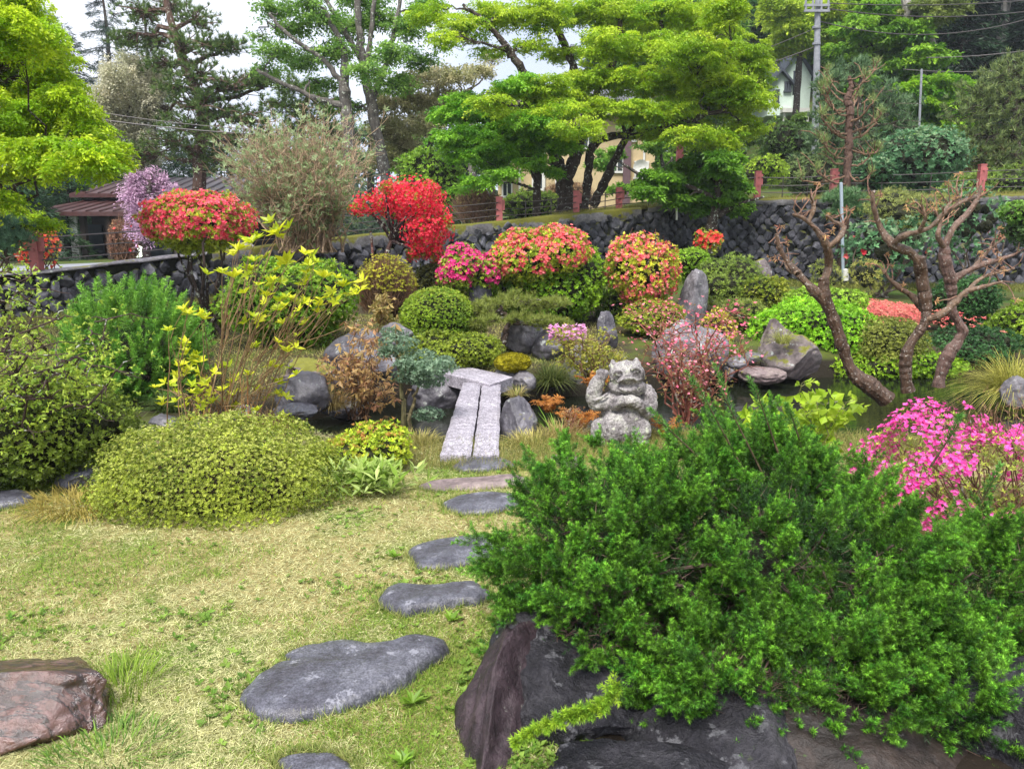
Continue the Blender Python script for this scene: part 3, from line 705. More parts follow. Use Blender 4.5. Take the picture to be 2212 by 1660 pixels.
for i, q in enumerate(pth[:-1]):
    dv = nrm(pth[i+1]-q); s_ = 1-i/len(pth)
    k_ = 9; sd = nrm(rng.normal(size=(k_, 3))*A(.5, .5, 1)+dv*1.2)
    plumes(g, np.tile(q, (k_, 1)), sd, (.012+.034*s_)*(.7+.6*rng.random(k_)), 50, .010, .014, .003, (.14, .28, .02), (.28, .42, .03), .2, 1.3)
g.build('young_shoot', NEEDLE, t)
# ============================================================ azalea mounds and shrubs, near to far
OL, OY = (.055, .085, .010), (.20, .235, .045)
bush('azalea_mound', 'broad low clipped azalea mound with small olive leaves at the left of the path', 'azalea', 215, 765, 893, 1150, 4.75, L=.0165, k=5, ca=(.075, .12, .010), cb=(.33, .38, .05), tip=((.50, .54, .12), .45), lump=.13, lf=3.5, ry=.62, seed=3, W=.42, depth=.34, nlobe=0, mcore=.62, dens=1.1, cy=.30, corec=(.03, .022, .01))
bush('azalea_mound', 'tall dark-gapped azalea bush with small yellow green leaves at the left edge', 'azalea', -120, 312, 775, 1060, 5.2, L=.025, k=5, ca=(.045, .08, .01), cb=(.17, .23, .03), tip=((.36, .44, .05), .4), lump=.26, lf=3.2, seed=8, gaps=.2, mcore=.6, ry=.7, cy=.4)
bush('azalea_bush', 'small azalea with lime and orange-tipped new leaves between the mound and the bridge', 'azalea', 655, 905, 905, 1045, 5.35, L=.028, ca=(.20, .30, .02), cb=(.48, .54, .04), tip=((.55, .28, .08), .22), lump=.22, seed=5, ry=.35)
# hosta like plant
t = thing('hosta_plant', 'clump of long bright green striped leaves in front of the lime azalea', 'plant', onz(795, 1075, 0))
g = Geo()
for i in range(150):
    a = rng.random()*6.28; q = A(t.location[0]+rng.normal()*.13, t.location[1]+rng.normal()*.08+.05, .02+.16*rng.random())
    rosettes(g, q[None], A(0, -.2, 1)[None]+rng.normal(size=(1, 3))*.4, 3, A(.10), .26, cmix((.22, .36, .04), (.50, .60, .20), 1), 1.3)
g.build('leaves', LEAF, t)
# fresh green bent shrub (maple) over the left bush
def leafy_branches(name, label, cat, base, tips, r0, Ls, kk, ca, cb, spr, nspr, parts=('branches', 'leaves'), leafdir=A(0, 0, -.5), W=.45, group=None, bc=(.06, .04, .035), seg=9, sides=6, bm=None, lm=None, sag=.12):
    t = thing(name, label, cat, base, group); g = Geo(); gl = Geo()
    for tp in tips:
        path = limb(g, A(*base)+rng.normal(size=3)*A(.04, .04, 0), tp, r0, r0*.25, sag, .07, seg, sides, bc)
        for q in path[seg//2:]:
            for j in range(3):
                e = q+rng.normal(size=3)*spr*A(1, 1, .5); limb(g, q, e, r0*.3, r0*.1, .03, .05, 5, 4, bc)
        P = np.repeat(path[seg//2-1:], nspr, 0)+rng.normal(size=(nspr*(seg-seg//2+1), 3))*spr*A(1, 1, .55)
        m = len(P); rosettes(gl, P, np.tile(leafdir, (m, 1))+rng.normal(size=(m, 3))*.5, kk, Ls*(.7+.6*rng.random(m)), W, cmix(ca, cb, m), 1.0)
    g.build(parts[0], bm or BARK, t); gl.build(parts[1], lm or LEAF, t); return t
base = at(-60, 900, 4.9); base[2] = 0
tips = [at(x, y, D) for x, y, D in ((60, 600, 5.0), (120, 690, 4.8), (200, 720, 4.9), (250, 800, 4.7), (150, 780, 4.6), (40, 760, 4.6), (10, 560, 5.2), (230, 690, 5.2), (-20, 680, 4.8), (100, 820, 4.5), (-30, 610, 5.0), (200, 790, 4.6))]
leafy_branches('maple_shrub', 'overhanging fresh green shrub with drooping leaves and bent dark branches at the left edge', 'shrub', base, tips, .020, .028, 3, (.17, .30, .03), (.46, .58, .07), .13, 25, W=.45)
# bright juniper bush, left middle
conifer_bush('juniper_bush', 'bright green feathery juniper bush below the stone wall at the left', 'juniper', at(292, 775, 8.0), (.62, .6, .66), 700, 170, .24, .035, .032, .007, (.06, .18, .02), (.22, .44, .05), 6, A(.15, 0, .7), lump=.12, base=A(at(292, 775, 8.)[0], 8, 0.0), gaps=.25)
# tall yellow-leaved plant
t = thing('yellow_leaf_shrub', 'tall thin-stemmed shrub with star-shaped clusters of bright yellow green leaves', 'shrub', onz(520, 960, -.05))
g = Geo(); gl = Geo()
def star(gl, p, L, n=7, up=A(0, -.15, 1), ca=(.36, .46, .01), cb=(.70, .72, .03)):
    rosettes(gl, A(*p)[None], A(*up)[None]+rng.normal(size=(1, 3))*.35, n, A(L), .42, cmix(ca, cb, 1), 1.5)
ST = [(515, 540, .13), (600, 505, .15), (545, 525, .13), (505, 600, .11), (590, 610, .10), (620, 570, .13), (660, 615, .11), (540, 585, .12), (700, 600, .12), (740, 620, .12), (480, 590, .09), (575, 640, .10), (640, 655, .11), (690, 660, .11), (560, 690, .10), (610, 700, .10), (405, 680, .10), (435, 620+60, .09), (365, 715, .08), (395, 750, .10), (390, 790, .11), (440, 690, .09), (720, 640, .10), (600, 670, .10), (385, 820, .10), (420, 775, .10), (470, 800, .10), (500, 830, .10), (535, 810, .09), (560, 845, .11), (600, 830, .10), (640, 810, .09), (430, 850, .10), (400, 880, .10), (460, 870, .10), (510, 880, .09), (590, 790, .10), (550, 750, .09), (640, 745, .09), (420, 910, .09), (480, 845, .1), (620, 760, .1), (610, 900, .07), (660, 700, .08), (380, 850, .1), (445, 830, .1)]
for x, y, L_ in ST:
    D = 6.3+rng.normal()*.22; p = at(x, y, D); bx = 480+(x-540)*.35+rng.normal()*25
    b0 = onz(bx, 935+rng.normal()*10, -.03); b0[1] = 6.35+rng.normal()*.1
    b0 = A(b0[0], b0[1], 0)
    mid = (b0+p)/2+A(rng.normal()*.03, rng.normal()*.05, .1)
    pt = smoothpath([b0, mid, p], 6, .004); tube(g, pt, np.linspace(.006, .0025, len(pt)), 5, cmix((.22, .13, .07), (.33, .24, .12), 1)[0])
    star(gl, p, L_*.80, 7)
    star(gl, p+A(0, 0, .02), L_*.5, 5)
    if L_ > .09:
        for q in range(3):
            p2 = p+rng.normal(size=3)*A(.10, .09, .07); limb(g, mid, p2, .004, .002, .03, .03, 5, 4, (.25, .16, .08)); star(gl, p2, L_*.66, 6)
for i in range(20):
    a = onz(445+rng.random()*130, 935, 0); a[1] = 6.3+rng.normal()*.14; a[2] = 0; e = a+A(rng.normal()*.12, rng.normal()*.1, .2+.35*rng.random()); limb(g, a, e, .007, .004, .03, .03, 5, 4, cmix((.28, .13, .05), (.40, .24, .10), 1)[0])
g.build('stems', BARKFINE, t); gl.build('leaves', LEAF, t)
tufts('dry_grass_tuft', 'straw coloured dry grass at the foot of the yellow-leaved shrub', 'grass tuft', at(590, 905, 6.5)*A(1, 1, 0), 240, .24, .006, (.28, .17, .07), (.50, .36, .17), .17, .5)
# red-brown leaved shrub
def tips_in(x0, x1, y0, y1, D, n, dd=.25):
    return [at(x0+(x1-x0)*rng.random(), y0+(y1-y0)*rng.random(), D+rng.normal()*dd) for i in range(n)]
leafy_branches('copper_leaf_shrub', 'upright shrub with drooping copper red young leaves at the pond edge', 'shrub', at(770, 905, 7.3)*A(1, 1, 0)+A(0, 0, -.1), tips_in(705, 855, 695, 850, 7.3, 24), .008, .062, 3, (.36, .17, .09), (.62, .44, .16), .085, 3, leafdir=A(0, 0, -.9), W=.42, bc=(.14, .08, .05))
leafy_branches('copper_leaf_shrub', 'small green and copper leaved shrub before the brown twiggy bush', 'shrub', at(835, 700, 9.8), tips_in(815, 850, 630, 690, 9.8, 5), .008, .07, 3, (.25, .24, .06), (.42, .28, .10), .05, 5, leafdir=A(0, 0, -.6), W=.45, bc=(.14, .08, .05))
# small tree with grey blue leaf pads
t = thing('small_holly_tree', 'slender little tree with grey blue leaf pads standing in the water by the bridge', 'tree', A(*at(868, 975, 6.7)[:2], -.3))
g = Geo(); gl = Geo(); b0 = A(*t.location)
trunk = smoothpath([b0, at(872, 900, 6.7), at(866, 830, 6.75), at(858, 770, 6.75), at(856, 700, 6.8)], 5, .008)
tube(g, trunk, np.linspace(.03, .006, len(trunk)), 7, (.10, .09, .04), .2)
tr2 = smoothpath([b0, at(885, 930, 6.6), at(893, 870, 6.6), at(905, 830, 6.6)], 5, .008); tube(g, tr2, np.linspace(.022, .01, len(tr2)), 6, (.12, .10, .05))
for x, y, rx in ((860, 740, .17), (915, 800, .20), (940, 790, .17), (955, 780, .10), (905, 770, .15), (885, 810, .16), (925, 820, .15), (925, 893, .13), (850, 720, .12), (840, 760, .1), (875, 785, .1)):
    c = at(x, y, 6.7+rng.normal()*.1); k_ = np.argmin(np.linalg.norm(trunk-c, axis=1)+(trunk[:, 2] > c[2])*.1)
    limb(g, trunk[k_], c, .008, .003, -.05, .05, 7, 4, (.12, .10, .06))
    m = int(150*rx/.15); p, nor, d = shell(m, c, (rx, rx*.9, rx*.4), .2, 3, 1, .6)
    rosettes(gl, p, nor+A(0, 0, .5), 5, .030, .4, cmix((.10, .18, .10), (.30, .42, .28), m), 1.2)
g.build('trunk', BARKFINE, t); gl.build('leaves', LEAF, t)
# pond edge rocks
rockbox('rock', 'rounded dark lichen-spotted rock behind the dry grass at the left pond bank', 592, 716, 805, 900, 7.0, M_POND, 51)
rockbox('rock', 'yellow-brown mossy rock top above the lichen-spotted rock', 600, 720, 775, 830, 7.7, M_MOSSY, 52)
rockbox('rock', 'flat violet slab at the water below the lichen-spotted rock', 590, 690, 872, 905, 6.7, M_STEP, 53)
rockbox('rock', 'large very dark rock behind the copper shrub', 705, 850, 715, 850, 8.2, M_POND, 54)
rockbox('rock', 'pinkish grey rock at the foot of the round clipped bush', 822, 890, 698, 750, 9.2, M_GREY, 55)
rockbox('rock', 'dark rock wall of the bank under the crosswise slab', 880, 1010, 805, 900, 8.9, M_POND, 56, ry=.3)
rockbox('rock', 'low dark rock in the water left of the bridge', 690, 780, 850, 905, 8.0, M_POND, 57)
rockbox('rock', 'pale grey rock at the left pond bank behind the yellow-leaved shrub', 480, 560, 870, 930, 6.9, M_GREY, 58)
rockbox('rock', 'grey stones around the little waterfall at the left', 395, 480, 905, 950, 6.5, M_POND, 59)
rockbox('rock', 'dark wet rock left of the little waterfall', 320, 400, 895, 950, 6.7, M_POND, 60)
rockbox('rock', 'bluish veined rock standing against the right side of the footbridge', 1080, 1156, 860, 965, 6.6, M_POND, 61, ry=.35)
rockbox('rock', 'pale boulder at the water right of the moss-topped rock', 1108, 1156, 800, 850, 8.6, M_GREY, 62)
rock('rock', 'pale jagged rock capped by a thick cushion of yellow moss at the bridge end', at(1100, 820, 8.8), (.17, .14, .17), M_GREY, 63)
g = Geo(); v, f = ico(4); q = v*A(.19, .16, .09)*(1+.28*fbm(v*3, 4, 5))[:, None]; q = q/(np.abs(v)**4).sum(1)[:, None]**.12; g.add(q, f)
m_ = 6000; sp, nn, dd = shell(m_, (0, 0, 0), (.2, .175, .105), .05, 3, 5, .05); tris(g, sp, nn+rng.normal(size=sp.shape)*.4, .018, .006, (.42, .38, .03))
o = g.build('moss_cushion', M_YMOSS); o.location = tuple(at(1107, 783, 8.75)); tag(o, 'thick yellow moss cushion lying on the jagged rock at the bridge end', 'moss')
rockbox('rock', 'pinkish grey rock under the small crooked pine', 1080, 1180, 690, 765, 10.2, M_GREY, 65)
rockbox('rock', 'brown rock to the right of the small crooked pine', 1150, 1240, 715, 790, 9.9, M_POND, 66)
rockbox('rock', 'black wet rock below the right side of the tall green bush', 1285, 1335, 675, 760, 10.6, M_POND, 67)
rockbox('rock', 'blue grey lichen rock behind the pond grass', 1210, 1290, 750, 840, 9.6, M_GREY, 68)
rockbox('rock', 'big grey rock behind the thin pink azalea', 1415, 1565, 690, 820, 9.9, M_GREY, 69)
rockbox('standing_stone', 'tall upright grey standing stone behind the thin pink azalea', 1466, 1532, 588, 735, 12.4, M_GREY, 70, ry=.2, amp=.1)
rockbox('standing_stone', 'dark square upright stone under the magenta azalea', 1012, 1060, 590, 665, 11.9, M_WALL, 71, ry=.15, amp=.08)
rockbox('rock', 'mossy boulder with a grey top at the right pond bank', 1640, 1720, 690, 800, 10.6, M_MOSSY, 72)
rockbox('rock', 'big rounded purple brown boulder with moss on its right shoulder', 1655, 1772, 726, 822, 10.3, M_MOSSY, 73)
rockbox('rock', 'orange brown flat rock at the water in front of the mossy boulder', 1600, 1690, 792, 828, 9.9, M_SLAB, 74)
for i, (x, y, w_, h_, lb) in enumerate(((1592, 782, 44, 30, 'small grey rock left of the orange rock'), (1625, 772, 44, 24, 'small pale rock above the orange rock'), (1575, 805, 34, 34, 'dark small rock at the water under the pink azalea'), (1612, 800, 36, 24, 'small lilac grey rock touching the orange rock'))):
    rockbox('rock', lb, x-w_/2, x+w_/2, y-h_/2, y+h_/2, 10.1, M_GREY, 75+i)
rockbox('rock', 'grey rock at the right edge by the yellow grass', 2165, 2240, 812, 880, 8.5, M_GREY, 81)
rockbox('rock', 'round grey rock peeping out of the fern beds before the wall', 1625, 1665, 560, 620, 15, M_MOSSY, 83)
# grass tufts and dead ferns by the water
tufts('sedge_tuft', 'dry green and straw sedge left of the bridge foot', 'grass tuft', at(905, 1000, 6.0)*A(1, 1, 0), 380, .17, .005, (.22, .24, .04), (.52, .42, .18), .13, .8)
tufts('sedge_tuft', 'yellowish sedge spreading right of the bridge foot', 'grass tuft', at(1150, 985, 6.0)*A(1, 1, 0), 420, .16, .005, (.28, .28, .05), (.60, .50, .20), .18, .9)
tufts('sedge_tuft', 'pale sedge just left of the statue', 'grass tuft', at(1215, 975, 6.1)*A(1, 1, 0), 220, .24, .005, (.25, .25, .06), (.50, .36, .17), .12, .7)
tufts('sedge_tuft', 'small tuft growing on the rock beside the bridge', 'grass tuft', at(1115, 858, 6.8), 160, .16, .006, (.22, .26, .05), (.55, .42, .2), .05, .8)
tufts('sedge_tuft', 'dark green fountain of narrow leaves at the water behind the bridge', 'grass tuft', at(1190, 830, 9.2), 520, .42, .008, (.05, .09, .02), (.20, .22, .06), .12, 1.2)
tufts('sedge_tuft', 'dark narrow-leaved tuft below the juniper at the waterfall', 'grass tuft', at(372, 885, 7.2), 380, .30, .007, (.03, .06, .015), (.14, .20, .05), .1, 1.1)
tufts('sedge_tuft', 'large yellow green fountain grass at the right edge of the pond', 'grass tuft', at(2185, 850, 8.9), 1100, .62, .008, (.24, .26, .04), (.55, .50, .12), .16, 1.5)
tufts('sedge_tuft', 'grassy tuft on the bank behind the little rocks', 'grass tuft', at(1590, 770, 10.3), 320, .34, .007, (.10, .17, .03), (.28, .36, .08), .14, 1.1)
tufts('sedge_tuft', 'thin pale grass between the two mossy boulders', 'grass tuft', at(1690, 740, 10.1), 200, .28, .006, (.22, .24, .05), (.4, .42, .12), .08, 1.1)
tufts('iris_clump', 'stiff bright green iris blades left of the statue', 'plant', at(1212, 965, 6.5), 34, .34, .018, (.14, .30, .03), (.26, .46, .05), .07, .35, droop=.2, m=LEAF)
tufts('sedge_tuft', 'dry sedge under the copper shrub at the water', 'grass tuft', at(715, 880, 7.1), 260, .28, .006, (.22, .17, .06), (.45, .35, .15), .13, 1.0)
tufts('sedge_tuft', 'straw grass left of the azalea mound', 'grass tuft', at(175, 1085, 4.6)*A(1, 1, 0), 900, .13, .005, (.30, .25, .06), (.52, .42, .12), .30, 1.3)
def fern(name, label, c, n, L, ca, cb, group=None, droop=.5, lean=.5, pw=.13, cat='fern'):
    c = A(*c); t = thing(name, label, cat, c, group); g = Geo(); gs = Geo()
    for i in range(n):
        a = rng.random()*6.28; ln = lean*(.1+1.0*rng.random()); d = nrm(A(math.cos(a)*ln, math.sin(a)*ln, 1)); l = L*(.7+.5*rng.random())
        s_ = np.linspace(0, 1, 26)[:, None]; out = A(math.cos(a), math.sin(a), 0)
        pp = c+out*.03+d*l*s_+(out*.35-A(0, 0, droop))*l*s_**2.4*.6
        tube(gs, pp[::3], np.linspace(.004, .0015, len(pp[::3])), 3, ca, cap=False)
        T = nrm(np.gradient(pp, axis=0)); sd = nrm(np.cross(T, A(0, 0, 1)+rng.normal(size=3)*.2))
        wl = np.sin(np.clip(s_*1.05, 0, 1)*math.pi)**.7*l*pw+.01
        for sg in (-1, 1):
            P = pp[3:]; n_ = len(P); leaves(g, P+rng.normal(size=P.shape)*.004, sd[3:]*sg+T[3:]*.5+A(0, 0, -.35)+rng.normal(size=P.shape)*.25, np.cross(T[3:], sd[3:]), wl[3:, 0], wl[3:, 0]*.16+.003, cmix(ca, cb, n_))
    g.build('fronds', LEAF, t); gs.build('stalks', BARKFINE, t); return t
OR = dict(ca=(.36, .12, .02), cb=(.60, .28, .06))
fern('dead_fern', 'withered orange brown fern hanging over the water right of the bridge', at(1185, 890, 6.9), 22, .26, **OR, droop=1.0)
fern('dead_fern', 'withered orange fern directly left of the statue', at(1248, 930, 6.4), 20, .30, **OR, droop=.8)
fern('dead_fern', 'withered rust fern behind the head of the statue', at(1285, 840, 7.3), 18, .26, **OR, droop=.8)
fern('dead_fern', 'withered orange brown fern stems at the right foot of the statue', at(1440, 940, 6.2), 10, .25, **OR, droop=.8)
leafy_branches('shrub', 'low brown twiggy tuft at the left foot of the statue', 'shrub', at(1240, 960, 6.2)*A(1, 1, 0), tips_in(1215, 1262, 880, 950, 6.2, 14, .08), .006, .018, 3, (.30, .14, .08), (.45, .32, .12), .03, 5, bc=(.22, .10, .07))
# right side foreground plants
leafy_branches('broadleaf_plant', 'lime green plant with large heart-shaped leaves behind the big juniper', 'plant', at(1745, 960, 4.9)*A(1, 1, 0), tips_in(1600, 1720, 850, 920, 4.9, 6, .12)+tips_in(1690, 1790, 820, 900, 4.9, 6, .12)+tips_in(1770, 1870, 860, 905, 4.9, 5, .12), .006, .06, 3, (.26, .42, .02), (.44, .58, .05), .035, 2, leafdir=A(0, -.4, -.1), W=.72, bc=(.22, .22, .08))
t, c_, r_ = bush('azalea_bush', 'bright magenta pink azalea bush at the right edge behind the juniper', 'azalea', 1822, 2420, 845, 1215, 4.3, nlobe=13, L=.020, k=4, ca=(.12, .16, .02), cb=(.34, .38, .06), lump=.22, seed=11, gaps=.0, dens=.35, ry=.55, mcore=0, depth=.6,
     flowers=dict(n=12000, size=.018, ca=(.76, .05, .36), cb=(.88, .17, .54), th=-.02, f=2.2, s=6, zlo=-.4, depth=.35), stem=dict(n=60, r0=.007, col=(.16, .09, .06), spread=.12))
g = Geo(); pp, nn, dd = shell(5200, c_, r_*.95, .22, 2.6, 11, .7); tris(g, pp, nn+rng.normal(size=pp.shape)*.6, .07, .003, cmix((.16, .08, .05), (.34, .2, .12), len(pp))); g.build('twigs', BARKFINE, t)
# ============================================================ statue
def statue():
    S = 1.357/2.212*0+1  # scale below
    k = mpp(6.05)/5.63
    o0 = at(1335, 968, 6.05); o0[2] = -.02
    def P(zx, zy, y): return A((zx-1035)*k, y*k, (1490-zy)*k)
    g = Geo(); v, f = ico(4)
    def ell(zx, zy, y, rx, rz, ry, rot=0):
        q = v*A(rx, ry, rz)*k; c_, s_ = math.cos(rot), math.sin(rot)
        q = np.stack([q[:, 0]*c_+q[:, 2]*s_, q[:, 1], -q[:, 0]*s_+q[:, 2]*c_], 1)
        g.add(q+P(zx, zy, y), f)
    def cap(pts, r):
        q = smoothpath([[*P(a, b, c), d*k] for (a, b, c), d in zip(pts, r)], 5)
        for a in np.linspace(0, len(q)-1, 26).astype(int): 
            vv, ff = ico(3); g.add(vv*q[a, 3]+q[a, :3], ff)
    # trunk, belly, thighs
    ell(1075, 1010, 30, 270, 240, 190); ell(1110, 1200, 0, 290, 260, 210)
    ell(960, 1250, -150, 190, 205, 150)               # the round belly drum
    ell(1275, 1290, -90, 140, 175, 160); ell(790, 1310, -60, 110, 180, 150)
    ell(1270, 1420, -120, 110, 80, 130); ell(830, 1440, -120, 90, 70, 120)
    # head, broad and square, tipped a little
    ell(1110, 620, -20, 215, 185, 170, .10); ell(1120, 760, -10, 235, 130, 170, .05); ell(1060, 600, -30, 150, 140, 150); ell(1180, 600, -30, 145, 140, 150)
    # ears
    cap([(945, 510, 0), (940, 450, 0)], [50, 26]); cap([(1225, 490, 0), (1230, 432, 0)], [58, 28])
    # muzzle ridge, chin
    ell(1085, 640, -165, 100, 48, 60, .05); ell(1110, 770, -120, 150, 60, 70); ell(1080, 590, -178, 32, 24, 26)
    # brows and eyes
    cap([(915, 600, -150), (945, 545, -185), (1015, 545, -190)], [19, 22, 17]); cap([(1130, 512, -190), (1180, 498, -190), (1240, 540, -155)], [17, 22, 19])
    ell(978, 582, -178, 34, 22, 26, .2); ell(1188, 545, -178, 34, 22, 26, -.2)
    # lips: the wide down-turned mouth
    cap([(980, 665, -185), (1030, 632, -225), (1085, 616, -235), (1150, 622, -225), (1215, 650, -180)], [16, 17, 18, 17, 16])
    cap([(1010, 750, -180), (1090, 770, -205), (1180, 755, -180)], [22, 24, 22])
    # raised paw beside the cheek
    cap([(740, 960, -20), (710, 850, -40), (740, 720, -60), (790, 620, -80)], [95, 98, 85, 70]); ell(800, 590, -80, 75, 62, 75); ell(760, 570, -80, 35, 30, 40); ell(850, 570, -90, 32, 30, 40)
    ell(765, 960, -20, 100, 90, 110); ell(880, 960, 0, 120, 110, 140)
    cap([(700, 900, -130), (770, 880, -145), (850, 830, -130)], [17, 20, 20])
    # folded arm across the chest
    cap([(1370, 820, 20), (1410, 930, -30), (1385, 1060, -90), (1290, 985, -165), (1160, 900, -205), (1000, 905, -200), (950, 950, -185)], [88, 86, 82, 74, 70, 70, 56])
    ell(955, 965, -180, 62, 55, 55)
    o = g.build('tanuki_statue', M_STAT, smooth=True); o.location = tuple(o0); o.rotation_euler = (0, 0, .05)
    r = o.modifiers.new('remesh', 'REMESH'); r.mode = 'VOXEL'; r.voxel_size = .0045; r.use_smooth_shade = True
    s = o.modifiers.new('smooth', 'SMOOTH'); s.iterations = 2; s.factor = .5
    tx = bpy.data.textures.new('wear', 'CLOUDS'); tx.noise_scale = .035
    d = o.modifiers.new('wear', 'DISPLACE'); d.texture = tx; d.strength = .018; d.mid_level = .5
    tag(o, 'weathered stone statue of a round-bellied raccoon dog with one paw raised beside its wide mouth', 'statue')
    rock('rock', 'low grey stone that the statue sits on', o0+A(-.02, 0, -.04), (.30, .22, .075), M_GREY, 90)
statue()
# ============================================================ mid-ground shrubs
CO = dict(ca=(.80, .07, .12), cb=(.92, .28, .26)); RD = dict(ca=(.80, .035, .07), cb=(.88, .12, .10)); MG = dict(ca=(.68, .02, .20), cb=(.80, .08, .30))
G1 = dict(ca=(.09, .20, .012), cb=(.24, .38, .03))
bush('azalea_bush', 'umbrella-shaped coral red azalea on bare dark trunks at the left before the road', 'azalea', 332, 530, 424, 522, 10.6, L=.045, ca=(.14, .22, .02), cb=(.36, .40, .04), lump=.2, lf=3.4, nlobe=0, seed=21, ry=.6, cy=.38, mcore=.6,
     flowers=dict(n=6500, size=.028, ca=(.80, .05, .13), cb=(.92, .22, .25), th=-.05, f=5, s=3, depth=.2), stem=dict(n=8, r0=.03, col=(.05, .035, .03), spread=.12))
bush('green_azalea', 'large rounded yellow green shrub in the middle left bed', 'shrub', 487, 775, 545, 780, 10.2, L=.05, **G1, lump=.16, seed=22, tip=((.34, .46, .05), .4))
bush('twiggy_bush', 'round twiggy bush with brown lower half and yellow green tips', 'shrub', 775, 900, 562, 700, 11.0, L=.035, dens=.35, ca=(.18, .20, .02), cb=(.36, .34, .03), seed=23, nlobe=0, zlo=.1, mcore=.7, corec=(.06, .035, .02), twigs=(5000, .16, .008, (.16, .09, .05)), lump=.1)
bush('round_clipped_bush', 'neatly clipped green dome behind the crosswise bridge slab', 'shrub', 872, 1018, 628, 730, 9.9, L=.026, ca=(.10, .19, .015), cb=(.26, .36, .03), seed=24, nlobe=0, lump=.05, mcore=.82, depth=.15, tip=((.36, .45, .05), .5))
bush('low_azalea', 'low spreading olive green azalea at the far bank behind the bridge', 'azalea', 885, 1085, 705, 812, 9.4, L=.032, ca=(.10, .16, .012), cb=(.25, .30, .03), seed=25, lump=.12, ry=.5)
bush('azalea_bush', 'magenta flowering azalea above the dark square stone', 'azalea', 950, 1085, 522, 636, 12.0, L=.045, ca=(.12, .22, .02), cb=(.30, .36, .04), seed=26, lump=.15, flowers=dict(n=3000, size=.036, **MG, th=-.06, f=3.5, depth=.2))
bush('azalea_bush', 'large azalea with coral pink flowers over a yellow green crown in the centre', 'azalea', 1062, 1275, 488, 640, 12.2, L=.05, ca=(.16, .26, .02), cb=(.42, .44, .04), seed=27, lump=.14, flowers=dict(n=6500, size=.034, **CO, th=-.02, f=4, depth=.2, dirs=(0, 0, 1), dth=-.3))
bush('green_shrub', 'tall bright green leafy bush under the coral azalea in the centre', 'shrub', 1055, 1320, 520, 725, 12.6, L=.05, ca=(.09, .20, .01), cb=(.24, .38, .02), seed=28, lump=.14)
bush('azalea_bush', 'upright yellow green azalea with salmon flowers right of the centre', 'azalea', 1308, 1458, 480, 670, 12.4, L=.05, ca=(.20, .28, .02), cb=(.46, .46, .05), seed=29, lump=.2, gaps=.22, mcore=.5, flowers=dict(n=5600, size=.032, ca=(.82, .09, .14), cb=(.92, .34, .31), th=-.0, f=4, depth=.2, zlo=-.8), stem=dict(n=10, r0=.02, col=(.07, .04, .03)))
bush('azalea_bush', 'small red flowering azalea before the stone wall at the pollarded tree stub', 'azalea', 1496, 1562, 492, 550, 16, L=.05, ca=(.12, .2, .02), cb=(.3, .35, .04), dens=.3, seed=30, mcore=.2, lump=.4, nlobe=4, flowers=dict(n=420, size=.05, ca=(.80, .04, .05), cb=(.88, .14, .10), th=.02, f=2, depth=.5))
# thin pink azalea
base = at(1480, 930, 6.7)*A(1, 1, 0)
tp = tips_in(1320, 1600, 665, 790, 6.9, 24, .3)+tips_in(1400, 1560, 670, 760, 7.0, 8, .3)+tips_in(1500, 1580, 770, 850, 6.8, 4, .2)
t = leafy_branches('thin_pink_azalea', 'open azalea with reddish bare branches and small pink flowers beside the statue', 'azalea', base, tp, .013, .018, 4, (.25, .25, .06), (.50, .32, .16), .10, 3, bc=(.20, .07, .05), W=.5, seg=9, sag=.05)
g = Geo()
for q in tp:
    P = q+rng.normal(size=(11, 3))*A(.09, .09, .06); rosettes(g, P, A(0, -.3, 1)+rng.normal(size=(11, 3))*.4, 5, .018, .7, cmix((.78, .10, .22), (.90, .34, .42), 11), 1.5)
g.build('flowers', PETAL, t)
t = leafy_branches('pale_pink_azalea', 'small azalea with lilac pink flowers on its left tip behind the statue', 'azalea', at(1290, 850, 8.2)*A(1, 1, 0), tips_in(1190, 1340, 715, 790, 8.2, 22, .15), .010, .028, 5, (.30, .34, .03), (.55, .52, .10), .07, 7, bc=(.2, .12, .06))
g = Geo(); P = np.array(tips_in(1185, 1265, 702, 735, 8.1, 120, .1)); rosettes(g, P, A(0, -.2, 1)+rng.normal(size=P.shape)*.4, 5, .028, .7, cmix((.72, .25, .55), (.85, .5, .72), len(P)), 1.5); g.build('flowers', PETAL, t)
# red azalea arching down
t = thing('red_azalea', 'brilliant red azalea arching down over the wall on a thin trunk', 'azalea', at(835, 640, 13.2))
g = Geo(); gl = Geo(); gb = Geo(); cl = []
for x, y, rx in ((850, 420, 34), (890, 425, 42), (925, 430, 34), (900, 460, 42), (935, 470, 36), (915, 500, 38), (945, 500, 30), (900, 520, 30), (930, 530, 28), (940, 550, 18), (890, 550, 12), (830, 440, 30), (795, 440, 24), (770, 450, 16), (960, 480, 16), (870, 455, 30), (905, 545, 18), (835, 405, 14), (930, 410, 18)):
    D = 13.2+rng.normal()*.25; c = at(x, y, D); r = rx*mpp(D); cl.append(c)
    p, nor, d = shell(int(330*(r/.27)**2), c, (r*1.1, r*1.1, r), .35, 3, int(x), .6); rosettes(g, p, nor+A(0, -.2, 0), 5, .034, .7, cmix((.74, .012, .05), (.88, .09, .13), len(p), .25), 1.4)
    p, nor, d = shell(60, c, (r, r, r*.85), .25, 3, int(x), .5); rosettes(gl, p, nor, 4, .04, .45, cmix((.2, .26, .02), (.45, .4, .05), len(p)))
    limb(gb, A(*t.location)+A(0, 0, .4) if y > 600 else at(845, 520, 13.2), c, .03, .01, .1, .05, 8, 5, (.05, .03, .03))
